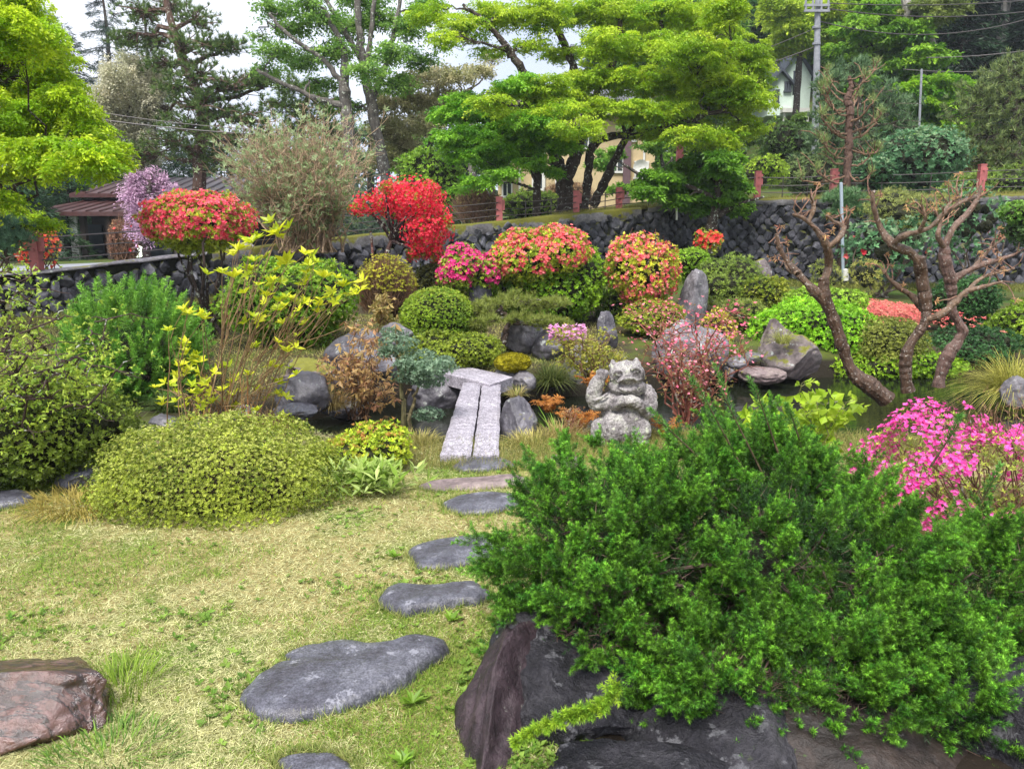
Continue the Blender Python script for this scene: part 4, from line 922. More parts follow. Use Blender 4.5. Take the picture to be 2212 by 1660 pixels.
limb(gb, A(*t.location)-A(0, 0, .4), at(845, 520, 13.2), .05, .035, 0, .03, 8, 6, (.06, .035, .03)); limb(gb, A(*t.location)-A(.2, 0, .4), at(800, 500, 13.2), .03, .02, 0, .03, 8, 6, (.12, .05, .04))
g.build('flowers', PETAL, t); gl.build('leaves', LEAF, t); gb.build('trunk', BARK, t)
# wispy shrub
def twig_tree(name, label, cat, base, boxes, n, r0, col, leaf=None, group=None, sub=4):
    t = thing(name, label, cat, base, group); g = Geo(); gl = Geo()
    for i in range(n):
        x0, x1, y0, y1, D, dd = boxes[i % len(boxes)]
        a = rng.random()*6.28; q = rng.random()**.5
        e = at((x0+x1)/2+(x1-x0)/2*q*math.cos(a), (y0+y1)/2+(y1-y0)/2*q*math.sin(a), D+rng.normal()*dd)
        b = A(*base)+rng.normal(size=3)*A(.22, .2, 0)
        p = limb(g, b, e, r0, r0*.3, .10, .045, 11, 5, cmix(col, tuple(np.array(col)*1.5), 1)[0])
        for j in range(sub):
            s0 = p[rng.integers(4, 10)]; dv = nrm(e-b)+rng.normal(size=3)*.55; dv[2] += .35
            e2 = s0+dv*rng.uniform(.25, .6)*np.linalg.norm(e-b)*.35
            p2 = limb(g, s0, e2, r0*.4, r0*.18, .05, .06, 6, 3, cmix(col, tuple(np.array(col)*1.6), 1)[0])
            for s1 in (p2[2], p2[3], p2[4]):
                limb(g, s1, s1+(nrm(dv)+rng.normal(size=3)*.6)*.18, r0*.22, r0*.12, .05, .05, 4, 3, cmix(col, tuple(np.array(col)*1.6), 1)[0])
            if leaf:
                P = np.vstack([p2[-1:], p2[-3:-2]])+rng.normal(size=(2, 3))*.06; rosettes(gl, P, A(0, 0, .6)+rng.normal(size=(2, 3))*.5, leaf['k'], leaf['L'], .32, cmix(leaf['ca'], leaf['cb'], 2), 1.3)
    g.build('branches', BARKFINE, t)
    if leaf: gl.build('leaves', LEAF, t)
    return t
twig_tree('wispy_shrub', 'big rounded shrub of tan twigs and pale leaves left of the red azalea', 'shrub', at(665, 545, 14.5), [(475, 805, 290, 490, 14.5, .7), (480, 700, 300, 440, 14.3, .6), (560, 800, 265, 420, 14.7, .7), (600, 760, 380, 520, 14.3, .5)], 240, .018, (.30, .215, .14), dict(k=5, L=.085, ca=(.20, .30, .10), cb=(.40, .50, .26)), sub=5)
# small crooked pine
def pine_pads(name, label, base, trunkp, pads, tr, D, tcol=(.07, .05, .04), nl=.06, ca=(.09, .15, .02), cb=(.24, .30, .05), nper=34, nw=.006, cat='pine tree', cnt=1.0, group=None, vf=.42):
    t = thing(name, label, cat, base, group); g = Geo(); gl = Geo()
    tk = smoothpath(trunkp, 6, .01); tube(g, tk, np.linspace(tr, tr*.35, len(tk)), 8, tcol, .25)
    for c, r in pads:
        k_ = np.argmin(np.linalg.norm(tk-c, axis=1)+(tk[:, 2] > c[2]+r*.3)*r)
        path = limb(g, tk[k_], c, tr*.4, tr*.12, .03, .06, 8, 5, tcol)
        m = int(55*cnt); p, nor, d = shell(m, c, (r*1.1, r*1.1, r*vf), .3, 3, int(abs(c[0]*100)), .8)
        for q in p[::3]: limb(g, path[5], q, tr*.12, tr*.05, .02, .05, 4, 3, tcol)
        P = np.repeat(p, nper, 0); dd = np.repeat(nrm(nor*.4+A(0, 0, .8)+rng.normal(size=nor.shape)*.3), nper, 0)+rng.normal(size=(m*nper, 3))*.55
        tris(gl, P, dd, nl*(.7+.6*rng.random(m*nper)), nw, cmix(ca, cb, m*nper))
    g.build('trunk', BARK, t); gl.build('needles', NEEDLE, t); return t
D = 9.9
pine_pads('small_pine', 'small crooked pine with flat needle pads above the far pond bank', at(1085, 738, D), [at(1085, 742, D), at(1092, 715, D), at(1100, 690, D), at(1080, 670, D), at(1105, 655, D)], [(at(x, y, D+dd), r*mpp(D)) for x, y, r, dd in ((1040, 668, 36, 0), (1075, 655, 38, .1), (1115, 650, 40, -.1), (1160, 662, 38, .05), (1195, 655, 28, 0), (1050, 695, 30, -.2), (1130, 690, 32, -.2), (1175, 695, 36, -.1), (1210, 700, 26, 0), (1010, 690, 26, 0), (1020, 715, 24, 0))], .045, D, nl=.075, ca=(.14, .19, .03), cb=(.32, .36, .08), nw=.006)
# right side beds
bush('green_azalea', 'bright green layered azalea flowing down behind the mossy boulders', 'azalea', 1622, 1885, 640, 800, 11.6, L=.045, ca=(.11, .26, .012), cb=(.30, .54, .03), lump=.22, seed=41, zlo=-.9)
bush('green_azalea', 'bright green azalea on the slope above the layered one', 'azalea', 1690, 1870, 618, 700, 12.4, L=.045, ca=(.13, .24, .015), cb=(.30, .44, .05), lump=.14, seed=42)
bush('olive_mound', 'olive brown clipped mound behind the leaning trunk', 'azalea', 1845, 1990, 690, 800, 10.9, L=.032, ca=(.11, .14, .018), cb=(.26, .28, .06), lump=.08, seed=43, nlobe=0)
bush('green_azalea', 'low lime green azalea fringe along the far waterline', 'azalea', 1770, 2080, 745, 832, 10.9, L=.04, ca=(.12, .24, .012), cb=(.32, .46, .03), lump=.2, seed=44, ry=.5)
bush('dark_clipped_shrub', 'dark green clipped evergreen between the two right trunks', 'shrub', 2000, 2150, 592, 720, 12.6, L=.04, ca=(.02, .07, .02), cb=(.06, .15, .04), lump=.14, seed=45)
bush('dark_clipped_shrub', 'low dark green evergreen behind the yellow fountain grass', 'shrub', 1990, 2190, 700, 800, 11.4, L=.04, ca=(.02, .06, .018), cb=(.05, .13, .035), lump=.14, seed=46)
bush('green_azalea', 'yellow green azalea at the right edge below the wall', 'azalea', 2130, 2290, 640, 780, 12.0, L=.045, ca=(.13, .22, .015), cb=(.32, .42, .04), lump=.14, seed=47)
bush('fine_leaf_shrub', 'feathery light green shrub on the slope before the stone wall', 'shrub', 1495, 1640, 548, 665, 14.0, L=.055, W=.2, k=6, ca=(.12, .19, .03), cb=(.28, .36, .07), lump=.18, seed=48)
bush('azalea_bush', 'rounded olive green azalea right of the feathery shrub', 'azalea', 1590, 1705, 598, 680, 13.4, L=.045, ca=(.08, .15, .015), cb=(.26, .28, .03), lump=.16, seed=49)
bush('green_azalea', 'bright green low bush between the salmon azalea and the standing stone', 'azalea', 1440, 1530, 530, 610, 14.6, L=.05, ca=(.09, .20, .015), cb=(.24, .38, .03), lump=.16, seed=50)
bush('yellow_shrub', 'small golden yellow shrub right of the standing stone', 'shrub', 1510, 1585, 668, 760, 11.2, L=.04, W=.4, ca=(.34, .32, .03), cb=(.58, .50, .07), dens=.7, lump=.2, seed=51, mcore=.5)
bush('fine_leaf_shrub', 'loose olive green fern bed between the yellow shrub and the mossy boulders', 'shrub', 1530, 1660, 640, 735, 12.4, L=.05, W=.22, k=6, ca=(.10, .15, .03), cb=(.26, .30, .06), lump=.2, seed=52)
bush('green_azalea', 'dense dark green bush filling the bed right of the tall centre bush', 'shrub', 1290, 1440, 600, 730, 12.9, L=.05, ca=(.06, .13, .012), cb=(.18, .26, .03), lump=.14, seed=53)
bush('low_azalea', 'low green azalea under the salmon bush with orange tips', 'azalea', 1335, 1480, 650, 720, 11.6, L=.04, ca=(.16, .24, .02), cb=(.36, .38, .04), tip=((.6, .2, .12), .3), lump=.16, seed=54)
bush('low_azalea', 'spreading green azalea behind the juniper bush at the wall foot', 'shrub', 360, 500, 650, 740, 11.6, L=.045, ca=(.10, .12, .02), cb=(.22, .24, .05), dens=.6, lump=.2, seed=55, flowers=dict(n=60, size=.04, **RD, th=0))
bush('mossy_shrub', 'dark brown-green ivy mass below the mossy wall behind the round dome', 'shrub', 880, 1010, 560, 680, 13.4, L=.045, ca=(.04, .05, .012), cb=(.12, .12, .03), lump=.16, seed=56)
# fallen petals
g = Geo(); n_ = 1300; X = rng.normal(size=n_)*.38; Y = rng.normal(size=n_)*.7; c = at(1920, 690, 13.2)
gx = c[0]+X; gy = c[1]+Y; Pp = np.column_stack([gx-c[0], Y, .02+.25*rng.random(n_)*np.exp(-X*X)]); rosettes(g, Pp, np.tile(A(0, -.3, 1), (n_, 1)), 3, .05, .6, cmix((.55, .08, .09), (.66, .26, .18), n_), 2)
o = g.build('flower_bed', PETAL); o.location = tuple(c); tag(o, 'patch of low red and coral flowers on the slope behind the olive mound', 'flowers')
# ============================================================ gnarled pollarded tree, right: three trunks on one bank
def gnarl(name, label, paths, D, base, extra=None, col=(.075, .042, .026), colt=(.22, .145, .095), twl=1.0):
    t = thing(name, label, 'tree', base, 'pollarded trees by the pond'); g = Geo(); gl = Geo(); gt = Geo()
    for pi, pth in enumerate(paths):
        P = []
        for i, (x, y, dd, w_) in enumerate(pth): P.append([*at(x, y, D+dd), w_*.37*mpp(D)])
        q = smoothpath(P, 7); r = q[:, 3]*(1+.16*vnoise(np.column_stack([np.arange(len(q))*.33, np.zeros(len(q)), np.full(len(q), pi*3.)]), 4))
        q[1:-1, :3] += rng.normal(size=(len(q)-2, 3))*r[1:-1, None]*.05
        f = pi/len(paths); cc = A(*col)*(1-f)+A(*colt)*f
        tube(g, q[:, :3], r, 12, cc, .22)
        if pi >= 1:
            e = q[-1, :3]
            for j in range(int(7*twl)):
                s0 = q[rng.integers(len(q)//2, len(q)), :3]; d = rng.normal(size=3)*.6+A(0, 0, .6)
                p2 = limb(gt, s0, s0+nrm(d)*rng.uniform(.07, .24), r[-1]*.32+.003, .004, .02, .05, 5, 5, A(.24, .14, .10)*(.7+.6*rng.random()))
                if rng.random() < .35:
                    k_ = 3; rosettes(gl, np.tile(p2[-1], (k_, 1))+rng.normal(size=(k_, 3))*.015, A(0, 0, -.3)+rng.normal(size=(k_, 3))*.5, 4, .045, .26, cmix((.42, .18, .12), (.60, .40, .16), k_), 1.0)
    g.build('trunk', WETBARK, t); gt.build('twigs', BARKFINE, t); gl.build('young_leaves', LEAF, t)
gnarl('pollarded_tree', 'leaning pollarded tree whose curved bare trunk grows left out of the bank', [
    [(1915, 862, -.05, 48), (1880, 835, -.05, 46), (1840, 800, 0, 40), (1818, 745, 0, 36), (1800, 690, 0, 34), (1780, 640, 0, 34), (1778, 600, 0, 30)],
    [(1782, 650, 0, 30), (1750, 620, 0, 24), (1722, 590, .05, 20), (1700, 565, .1, 16), (1683, 535, .1, 12), (1676, 505, .1, 9)],
    [(1778, 610, 0, 26), (1790, 570, 0, 24), (1784, 530, -.1, 20), (1765, 500, -.1, 15), (1740, 475, -.1, 12), (1712, 462, -.1, 9)],
    [(1786, 535, -.1, 18), (1810, 515, -.1, 16), (1822, 490, 0, 14), (1800, 478, .05, 10), (1785, 465, .05, 8)],
    [(1745, 480, -.1, 13), (1757, 450, -.1, 12), (1752, 425, -.1, 9)],
    [(1722, 592, 0, 14), (1702, 580, .2, 11), (1690, 550, .3, 8)]], 7.2, (at(1915, 870, 7.2)[0], 7.2, -.1))
gnarl('pollarded_tree', 'upright pollarded tree with forked limbs standing in the middle of the three', [
    [(1962, 845, 0, 34), (1955, 800, 0, 32), (1962, 750, 0, 32), (1985, 715, 0, 30), (2000, 690, 0, 26), (1998, 650, .05, 34), (1990, 600, .05, 36), (1985, 555, 0, 30)],
    [(1995, 665, .1, 26), (1970, 640, .1, 18), (1940, 620, .1, 14), (1918, 600, .1, 9), (1912, 588, .1, 7)],
    [(1986, 570, 0, 28), (1965, 545, 0, 24), (1932, 530, 0, 24), (1905, 500, .1, 18), (1890, 460, .1, 15), (1884, 425, .1, 12), (1888, 412, .1, 10)],
    [(1926, 530, 0, 22), (1950, 510, -.1, 18), (1985, 500, -.1, 14), (2010, 490, -.1, 13), (2035, 465, -.1, 13), (2070, 440, -.1, 11), (2105, 425, 0, 10)],
    [(2000, 690, 0, 22), (2030, 680, -.1, 20), (2060, 655, -.1, 18), (2085, 630, -.1, 14), (2120, 620, -.1, 12), (2165, 608, -.1, 8)],
    [(1985, 500, -.1, 13), (1998, 470, -.2, 10), (1990, 445, -.2, 9)], [(2035, 465, -.1, 10), (2050, 440, 0, 8), (2075, 425, 0, 8)]], 7.4, (at(1962, 850, 7.4)[0], 7.4, -.1))
gnarl('pollarded_tree', 'thick-barked pollarded tree with knotty bends, rightmost of the three', [
    [(2026, 835, 0, 32), (2040, 780, 0, 34), (2062, 745, 0, 34), (2078, 715, 0, 30), (2055, 670, 0, 26), (2056, 640, 0, 26), (2050, 600, 0, 34), (2038, 555, 0, 30), (2042, 520, 0, 24)],
    [(2048, 610, 0, 22), (2080, 590, 0, 17), (2120, 572, 0, 16), (2160, 560, 0, 12), (2195, 548, 0, 8)],
    [(2040, 530, 0, 22), (2060, 490, 0, 18), (2090, 460, .1, 15), (2110, 430, .1, 13), (2118, 405, .1, 10)],
    [(2042, 540, 0, 18), (2025, 510, -.1, 14), (2030, 480, -.1, 11), (2018, 455, -.1, 9)],
    [(2090, 588, 0, 12), (2118, 560, .1, 10), (2140, 535, .1, 8), (2170, 512, .1, 7)], [(2080, 640, -.1, 13), (2120, 600, -.1, 10), (2190, 580, -.1, 7)]], 7.9, (at(2026, 840, 7.9)[0], 7.9, -.1), col=(.13, .075, .06))
# ============================================================ retaining wall
def wallD(x):
    u = (x-1105.5)/F*1.0; D = 18.0
    for _ in range(60): D = .5*D+.5*float(wallY(u*D*1.0/CP*.98))
    return D
w_t = thing('retaining_wall', 'long dark retaining wall of rough fitted stones carrying the road behind the garden', 'stone wall', (0, 18, 0))
g = Geo(); v3, f3 = ico(3); cnt = 0
X = -13.0; row = 0
S_ = []
step = .25
xs_ = np.arange(-13, 24, .05); ys_ = wallY(xs_); ds = np.concatenate([[0], np.cumsum(np.hypot(np.diff(xs_), np.diff(ys_)))])
for kz in range(0, 24):
    z = -.15+kz*.15
    for s in np.arange((kz % 2)*step*.62, ds[-1], step*1.24):
        s2 = s+rng.normal()*.025; x = np.interp(s2, ds, xs_); y = wallY(x)
        zt = roadZ(x)-.10; zb = near_h(np.array(x), np.array(y-.3))
        if z > zt or z < zb-.15: continue
        t_ = A(np.interp(s2+.1, ds, xs_)-np.interp(s2-.1, ds, xs_), float(wallY(np.interp(s2+.1, ds, xs_))-wallY(np.interp(s2-.1, ds, xs_))), 0); t_ = nrm(t_); nn = A(t_[1], -t_[0], 0)
        q = v3.copy(); e = 1.25+rng.random()*.5; den = (np.abs(q[:, 0])**e+np.abs(q[:, 2])**e)**(1/e)*.5+np.linalg.norm(q, axis=1)*.5
        q = q/den[:, None]; rs_ = rng.normal(size=3)
        for c_ in range(5):
            d = nrm(rng.normal(size=3)*A(1, 1, 1)+A(0, 1.2, 0)); h_ = rng.uniform(.45, .8); sq = q @ d; q = q-d*np.maximum(sq-h_, 0)[:, None]*.95
        q = q*(1+.10*fbm(v3*2+rs_*5, 2))[:, None]
        w1 = step*.56*(.92+.16*rng.random()); hh = .155*(.95+.2*rng.random())
        hh = min(hh, .17)
        P = A(x, y, min(z, zt))+t_*(q[:, 0:1]*w1)+nn*(q[:, 1:2]*.13+.02+.03*rng.random())+A(0, 0, 1)*(q[:, 2:3]*hh)
        g.add(P, f3); cnt += 1
g.build('stones', M_WALL, w_t)
g = Geo(); xa = np.linspace(-40, 40, 161); ya = wallY(xa); zt = roadZ(xa)-.02; zb = near_h(xa, ya-.3)-.3
V = np.concatenate([np.stack([xa, ya-.015, zb], -1), np.stack([xa, ya-.015, zt], -1), np.stack([xa, ya+.4, zt], -1)]); k = np.arange(160)
g.add(V, np.concatenate([np.stack([k, k+1, 161+k+1, 161+k], -1), np.stack([161+k, 161+k+1, 322+k+1, 322+k], -1)])); g.build('backing', mat('wall_joint', .9, .2, stone_b((.008, .008, .007), (.018, .018, .012), (.035, .04, .012), 3, bs=.6)), w_t)
def coping(x0, x1, wdt, h, m, name, seed):
    g = Geo(); xa = np.arange(x0, x1, .12); ya = wallY(xa); n_ = len(xa)
    prof = [(-.10, -h), (-.16, -.03), (-.12, .0), (0, .025), (wdt*.5, .035), (wdt, .0), (wdt, -h)]
    V = []
    for a, b in prof:
        P = np.stack([xa, ya+a, roadZ(xa)+b+.03], -1); P += .035*fbm(P*2.2+seed, 3)[:, None]*A(.3, 1, 1); V.append(P)
    V = np.array(V); i = np.arange(len(prof)-1)[:, None]*n_; j = np.arange(n_-1)[None]
    g.add(V.reshape(-1, 3), np.stack([i+j, i+j+1, i+n_+j+1, i+n_+j], -1).reshape(-1, 4)); g.build(name, m, w_t, smooth=True)
coping(-5.6, 3.4, .45, .26, M_CAP, 'coping', 1)
coping(-13, -5.65, .25, .04, M_GREY, 'coping', 2); coping(3.45, 24, .45, .16, M_CAP, 'coping', 3)
# dry grass growing along the wall top
g = Geo(); n_ = 26000; X = rng.uniform(1.0, 18, n_); Y = wallY(X)+.1+rng.random(n_)*.6; P = np.column_stack([X, Y, roadZ(X)+.0])
tris(g, P, A(0, 0, 1)+rng.normal(size=(n_, 3))*.6, .08+.12*rng.random(n_), .012, cmix((.16, .20, .03), (.42, .36, .12), n_))
n_ = 30000; X = rng.uniform(-9, 16, n_); Y = wallY(X)-rng.random(n_)*2.2-.1; P = np.column_stack([X, Y, near_h(X, Y)]); tris(g, P, A(0, 0, 1)+rng.normal(size=(n_, 3))*.8, .06+.10*rng.random(n_), .012, cmix((.08, .10, .02), (.26, .26, .06), n_))
n_ = 60000; X = rng.uniform(-7, 1.5, n_); Y = rng.uniform(7.6, 12.5, n_); k = ground_h(X, Y) > .02; X, Y = X[k], Y[k]; n_ = len(X)
tris(g, np.column_stack([X, Y, near_h(X, Y)]), A(0, 0, .5)+rng.normal(size=(n_, 3))*.8, .03+.03*rng.random(n_), .008, cmix((.26, .28, .05), (.55, .50, .20), n_))
n_ = 26000; X = rng.uniform(-1.4, 5, n_); Y = np.interp(X, NX, NY)-.75+rng.random(n_)*.8; k = near_h(X, Y) > -.1; X, Y = X[k], Y[k]; n_ = len(X)
tris(g, np.column_stack([X, Y, near_h(X, Y)]), A(0, 0, .7)+rng.normal(size=(n_, 3))*.6, .05+.06*rng.random(n_), .005, cmix((.12, .17, .03), (.40, .34, .12), n_))
struct(g.build('grass', GRASS), 'stuff')
# ============================================================ fence
def paint(name, c, rough=.5, wear=.3):
    def f(nt, b):
        n = noise(nt, 7, 5, .7); r = ramp(nt, n.outputs[0], [(.35, tuple(x*(1-wear) for x in c)), (.6, c), (.75, tuple(min(1, x*1.2) for x in c))])
        nt.links.new(r.outputs[0], b.inputs['Base Color']); bump(nt, b, n.outputs[0], .15, .01)
    return mat(name, rough, .4, f)
M_RED = paint('faded_red_paint', (.40, .115, .115), .6); M_WIRE = mat('steel_wire', .5, .5); M_WIRE.node_tree.nodes['Principled BSDF'].inputs['Base Color'].default_value = (.05, .04, .04, 1)
f_t = thing('roadside_fence', 'fence of faded red posts and thin cables along the top of the stone wall', 'fence', (0, 18, 1.5))
PO = [(68, 497, 592), (1078, 427, 478), (1245, 422, 466), (1338, 420, 446), (1523, 378, 408), (1639, 371, 417), (1804, 366, 414), (2123, 356, 424)]
tops = []
x_l = at(-260, 500, 11.5)
tops.append((A(x_l[0], wallY(x_l[0])+.2, roadZ(x_l[0])), .95))
for x, y0, y1 in PO:
    D = wallD(x); b = at(x, y1, D); b[1] += .18; b[2] = float(roadZ(b[0])) if x > 100 else b[2]; top = at(x, y0, D); H = top[2]-b[2]; H = max(.55, min(H, 1.2))
    g = Geo(); wd = .15
    box(g, b+A(0, 0, H/2-.02), (wd, wd, H+.04)); box(g, b+A(0, 0, H+.015), (wd*1.1, wd*1.1, .03)); box(g, b+A(wd*.68, 0, H*.72), (.05, .10, H*.42)); box(g, b+A(0, -wd*.55, H*.85), (.05, .02, .05)); box(g, b+A(0, -wd*.55, H*.55), (.05, .02, .05))
    g.build('post', M_RED, f_t); tops.append((b, H))
tops.append((A(24, wallY(24)+.2, roadZ(24)), .95))
g = Geo()
for (a, ha), (b, hb) in zip(tops[:-1], tops[1:]):
    for q in (.3, .55, .82):
        t_ = np.linspace(0, 1, 12)[:, None]; xx = a[0]+(b[0]-a[0])*t_[:, 0]; p = np.column_stack([xx, wallY(xx)+.2-.09, roadZ(xx)+(ha*(1-t_[:, 0])+hb*t_[:, 0])*q]); p[:, 2] -= .04*np.sin(t_[:, 0]*math.pi)
        tube(g, p, .011, 4, (.05, .04, .04), cap=False)
    for q in (.33, .66):
        xx = a[0]+(b[0]-a[0])*q; bb = A(xx, wallY(xx)+.11, roadZ(xx)); tube(g, np.array([bb, bb+A(0, 0, ha*.84)]), .012, 4, (.05, .04, .04))
g.build('cables', M_WIRE, f_t)
g = Geo(); D = 24.0; b = at(1466, 415, D); b[2] = float(ground_h(b[0], D)); tp = at(1466, 310, D); box(g, (b+tp)/2, (.17, .17, tp[2]-b[2])); box(g, tp+A(0, 0, .02), (.2, .2, .05)); box(g, tp-A(-.1, 0, .5), (.08, .12, .5))
o = g.build('red_post', M_RED); tag(o, 'tall faded red post rising behind the maple beside the small dark tree', 'post')
g = Geo(); D = 17.5; b = at(1821, 600, D); tube(g, np.array([at(1821, 605, D), at(1816, 395, D)]), .035, 10); o = g.build('steel_pole', mat('galvanised', .35, .6, lambda nt, b: b.inputs['Base Color'].__setattr__('default_value', (.30, .36, .42, 1)))); tag(o, 'thin blue grey metal pole standing before the stone wall', 'pole')
g = Geo(); tube(g, np.array([at(1826, 606, D-.1), at(1826, 582, D-.1)]), .06, 12); o = g.build('pipe_cap', mat('white_pipe', .5, .4, lambda nt, b: b.inputs['Base Color'].__setattr__('default_value', (.55, .55, .5, 1)))); tag(o, 'short white pipe stub at the foot of the blue grey pole', 'pipe')
g = Geo(); D = 19.6; tube(g, np.array([at(1461, 475, D), at(1461, 432, D)]), .025, 8); o = g.build('marker_post', bpy.data.materials['white_pipe']); tag(o, 'thin white marker post on the wall top below the tall red post', 'post')
# ============================================================ trees
def broad(name, label, base, trunks, clumps, r0, leafL, ca, cb, n_leaf, W=.55, sp=6, flat=.25, droop=.35, bc=(.05, .038, .03), cat='tree', group=None, k=1, bark=None, tips=True, mat_=None, hang=0.0, limbr=.28, fluff=.55):
    """trunks: list of lists of (point3, radius); clumps: list of (centre, (rx,ry,rz))"""
    t = thing(name, label, cat, base, group); g = Geo(); gl = Geo(); SK = []
    for tr in trunks:
        q = smoothpath([[*p, r] for p, r in tr], 6, .02*r0*3); tube(g, q[:, :3], q[:, 3]*(1+.08*rng.normal(size=len(q))), 10, bc, .18); SK.append(q)
    SK = np.vstack(SK); vol = np.array([r[0]*r[1]**.5*r[2]**.5 for c, r in clumps]); vol = vol**1.6; vol /= vol.sum()
    for (c, r), vw in zip(clumps, vol):
        c = A(*c); r = A(*r); dist = np.linalg.norm(SK[:, :3]-c, axis=1)+2.0*np.maximum(SK[:, 2]-c[2]+.1*r[2], 0)
        kk = np.argmin(dist); rr = min(SK[kk, 3]*.6, r0*limbr); path = limb(g, SK[kk, :3], c, rr, rr*.35, .06, .07, 9, 6, bc)
        r = r*A(1.22, 1.22, 1.0+fluff); ns = max(int(sp*7*r[0]), 8); S = rdir(ns)*(rng.random((ns, 1))**.45)*r*.9
        for s in S[::2]:
            st = path[rng.integers(5, 9)]; limb(g, st, c+s, rr*.25, rr*.06, .03, .08, 6, 4, bc)
        nl = int(n_leaf*vw)//k+1; idx = rng.integers(0, ns, nl)
        rs_ = (.26*r[0]+.06)*(.5+1.0*rng.random(ns)); tl = rng.normal(size=(ns, 2))*.28; a = rng.random(nl)*6.283; q = rng.random(nl)**.55
        R_ = rs_[idx]*q*(.55+.45*np.cos(a*2+ns*idx)**2); ox = np.cos(a)*R_; oy = np.sin(a)*R_
        off = np.stack([ox, oy, -droop*R_*q+ox*tl[idx, 0]+oy*tl[idx, 1]+rng.normal(size=nl)*flat*rs_[idx]*.22], -1)
        P = c+S[idx]+off; P[:, 2] -= hang*rng.random(nl)*rs_[idx]
        sc = cmix(ca, cb, ns, .12)[idx]; up = A(0, 0, 1)+rng.normal(size=(nl, 3))*.5
        for j in range(k):
            ax = np.stack([np.cos(a), np.sin(a), -.35+0*a], -1)+rng.normal(size=(nl, 3))*.55
            leaves(gl, P+rng.normal(size=P.shape)*leafL*.5*(k > 1), ax, up, leafL*(.6+.8*rng.random(nl)), leafL*W*(.8+.4*rng.random(nl)), sc*(1+.25*(rng.random((nl, 1))*2-1)))
    g.build('trunk', bark or BARK, t); gl.build('crown', mat_ or LEAF, t); return t
def ck(lst, dd=.5, ry=.9, rzf=1.0):
    out = []
    for q in lst:
        x, y, rx, ry_, D = q; s = mpp(D); out.append((at(x, y, D+rng.normal()*dd), (rx*s, rx*s*ry, ry_*s*rzf)))
    return out
MA, MB_ = (.20, .38, .012), (.54, .68, .04)
def conifer(name, label, base, H, R, ca, cb, nb=70, npb=150, nl=.22, nw=.035, droop=.25, h0=.08, tcol=(.05, .035, .03), group=None, tr=None, cat='conifer tree', up=0.0):
    t = thing(name, label, cat, base, group); g = Geo(); gl = Geo(); B = A(*base)
    tr = tr or H*.014; tz = np.linspace(-.5, H, 14); wob = np.cumsum(rng.normal(size=(14, 3))*A(.02, .02, 0)*H*.1, 0)
    tk = B+np.stack([0*tz, 0*tz, tz], -1)+wob; tube(g, tk, np.linspace(tr*1.3, tr*.12, 14), 8, tcol, .15)
    P_ = []; N_ = []; ca_ = []
    for i in range(nb):
        h = h0+(1-h0)*(i+rng.random())/nb; z = h*H; c = A(np.interp(z, tz, tk[:, 0]), np.interp(z, tz, tk[:, 1]), B[2]+z)
        a = i*2.4+rng.normal()*.4; l = R*(1-h)**.75*(.65+.55*rng.random())+.12*R*.5; o_ = A(math.cos(a), math.sin(a), 0)
        s = np.linspace(0, 1, 6)[:, None]; pth = c+o_*l*s+A(0, 0, 1)*(up*s-droop*s**1.8)*l
        tube(g, pth, np.linspace(tr*.28*(1-h)+.01, .006, 6), 4, tcol, cap=False)
        m = int(npb*(l/R)**1.1)+14; u = rng.random(m)**.6; q = c+o_*(l*u)[:, None]+A(0, 0, 1)*((up*u-droop*u**1.8)*l)[:, None]
        sd = A(-o_[1], o_[0], 0); w_ = (1.05-u)*l*.36+.05*R; q = q+sd*(rng.normal(size=m)*w_*.55)[:, None]+A(0, 0, -1)*(np.abs(rng.normal(size=m))*.05*R)[:, None]
        P_.append(q); N_.append(o_*.8+sd*rng.normal(size=(m, 1))*.6+A(0, 0, -.25)+rng.normal(size=(m, 3))*.3); ca_.append(np.tile(cmix(ca, cb, 1), (m, 1)))
    P_ = np.vstack(P_); N_ = np.vstack(N_); cc = np.vstack(ca_)*(1+.3*(rng.random((len(P_), 1))*2-1)); m = len(P_)
    leaves(gl, P_, N_, A(0, 0, 1)+rng.normal(size=(m, 3))*.5, nl*(.6+.8*rng.random(m)), nw*(.7+.6*rng.random(m)), cc)
    g.build('trunk', BARK, t); gl.build('crown', NEEDLE, t); return t
def gz(x, y, D):
    p = at(x, y, D); p[2] = float(ground_h(p[0], D)); return p
def copytree(t, loc, rz, s, label):
    r = t.copy(); C.objects.link(r); r.location = tuple(loc); r.rotation_euler = (0, 0, rz); r.scale = (s, s, s); r['label'] = label
    for ch in list(t.children):
        c = ch.copy(); C.objects.link(c); c.parent = r
    return r
# main maple on the wall
D = 20.8
def tp(x, y, r, dd=0, D_=None): return (at(x, y, (D_ or D)+dd), r*mpp(D_ or D))
tr = [[tp(1225, 478, 24), tp(1222, 440, 19), tp(1218, 395, 18), tp(1214, 360, 15)],
      [tp(1214, 385, 15), tp(1200, 345, 13), tp(1190, 300, 12, -.3), tp(1165, 220, 9, -.6), tp(1120, 140, 7, -.8), tp(1060, 60, 5, -1), tp(1000, 10, 3, -1)],
      [tp(1222, 380, 15), tp(1240, 340, 13), tp(1252, 290, 12), tp(1250, 200, 10, .2), tp(1225, 110, 8, .3), tp(1190, 40, 6, .3), tp(1150, -40, 4, .4)],
      [tp(1262, 470, 10, .2), tp(1268, 400, 9, .2), tp(1275, 330, 9, 0), tp(1300, 300, 8, -.2), tp(1380, 290, 7, -.5), tp(1470, 265, 6, -.8), tp(1560, 240, 4, -1)],
      [tp(1278, 445, 10, .3), tp(1310, 380, 9, .3), tp(1340, 320, 7, .3), tp(1390, 220, 7, .3), tp(1420, 120, 6, .5), tp(1430, 20, 4, .5)],
      [tp(1250, 250, 8, .1), tp(1300, 180, 7, .3), tp(1340, 90, 6, .5), tp(1330, 0, 4, .6)]]
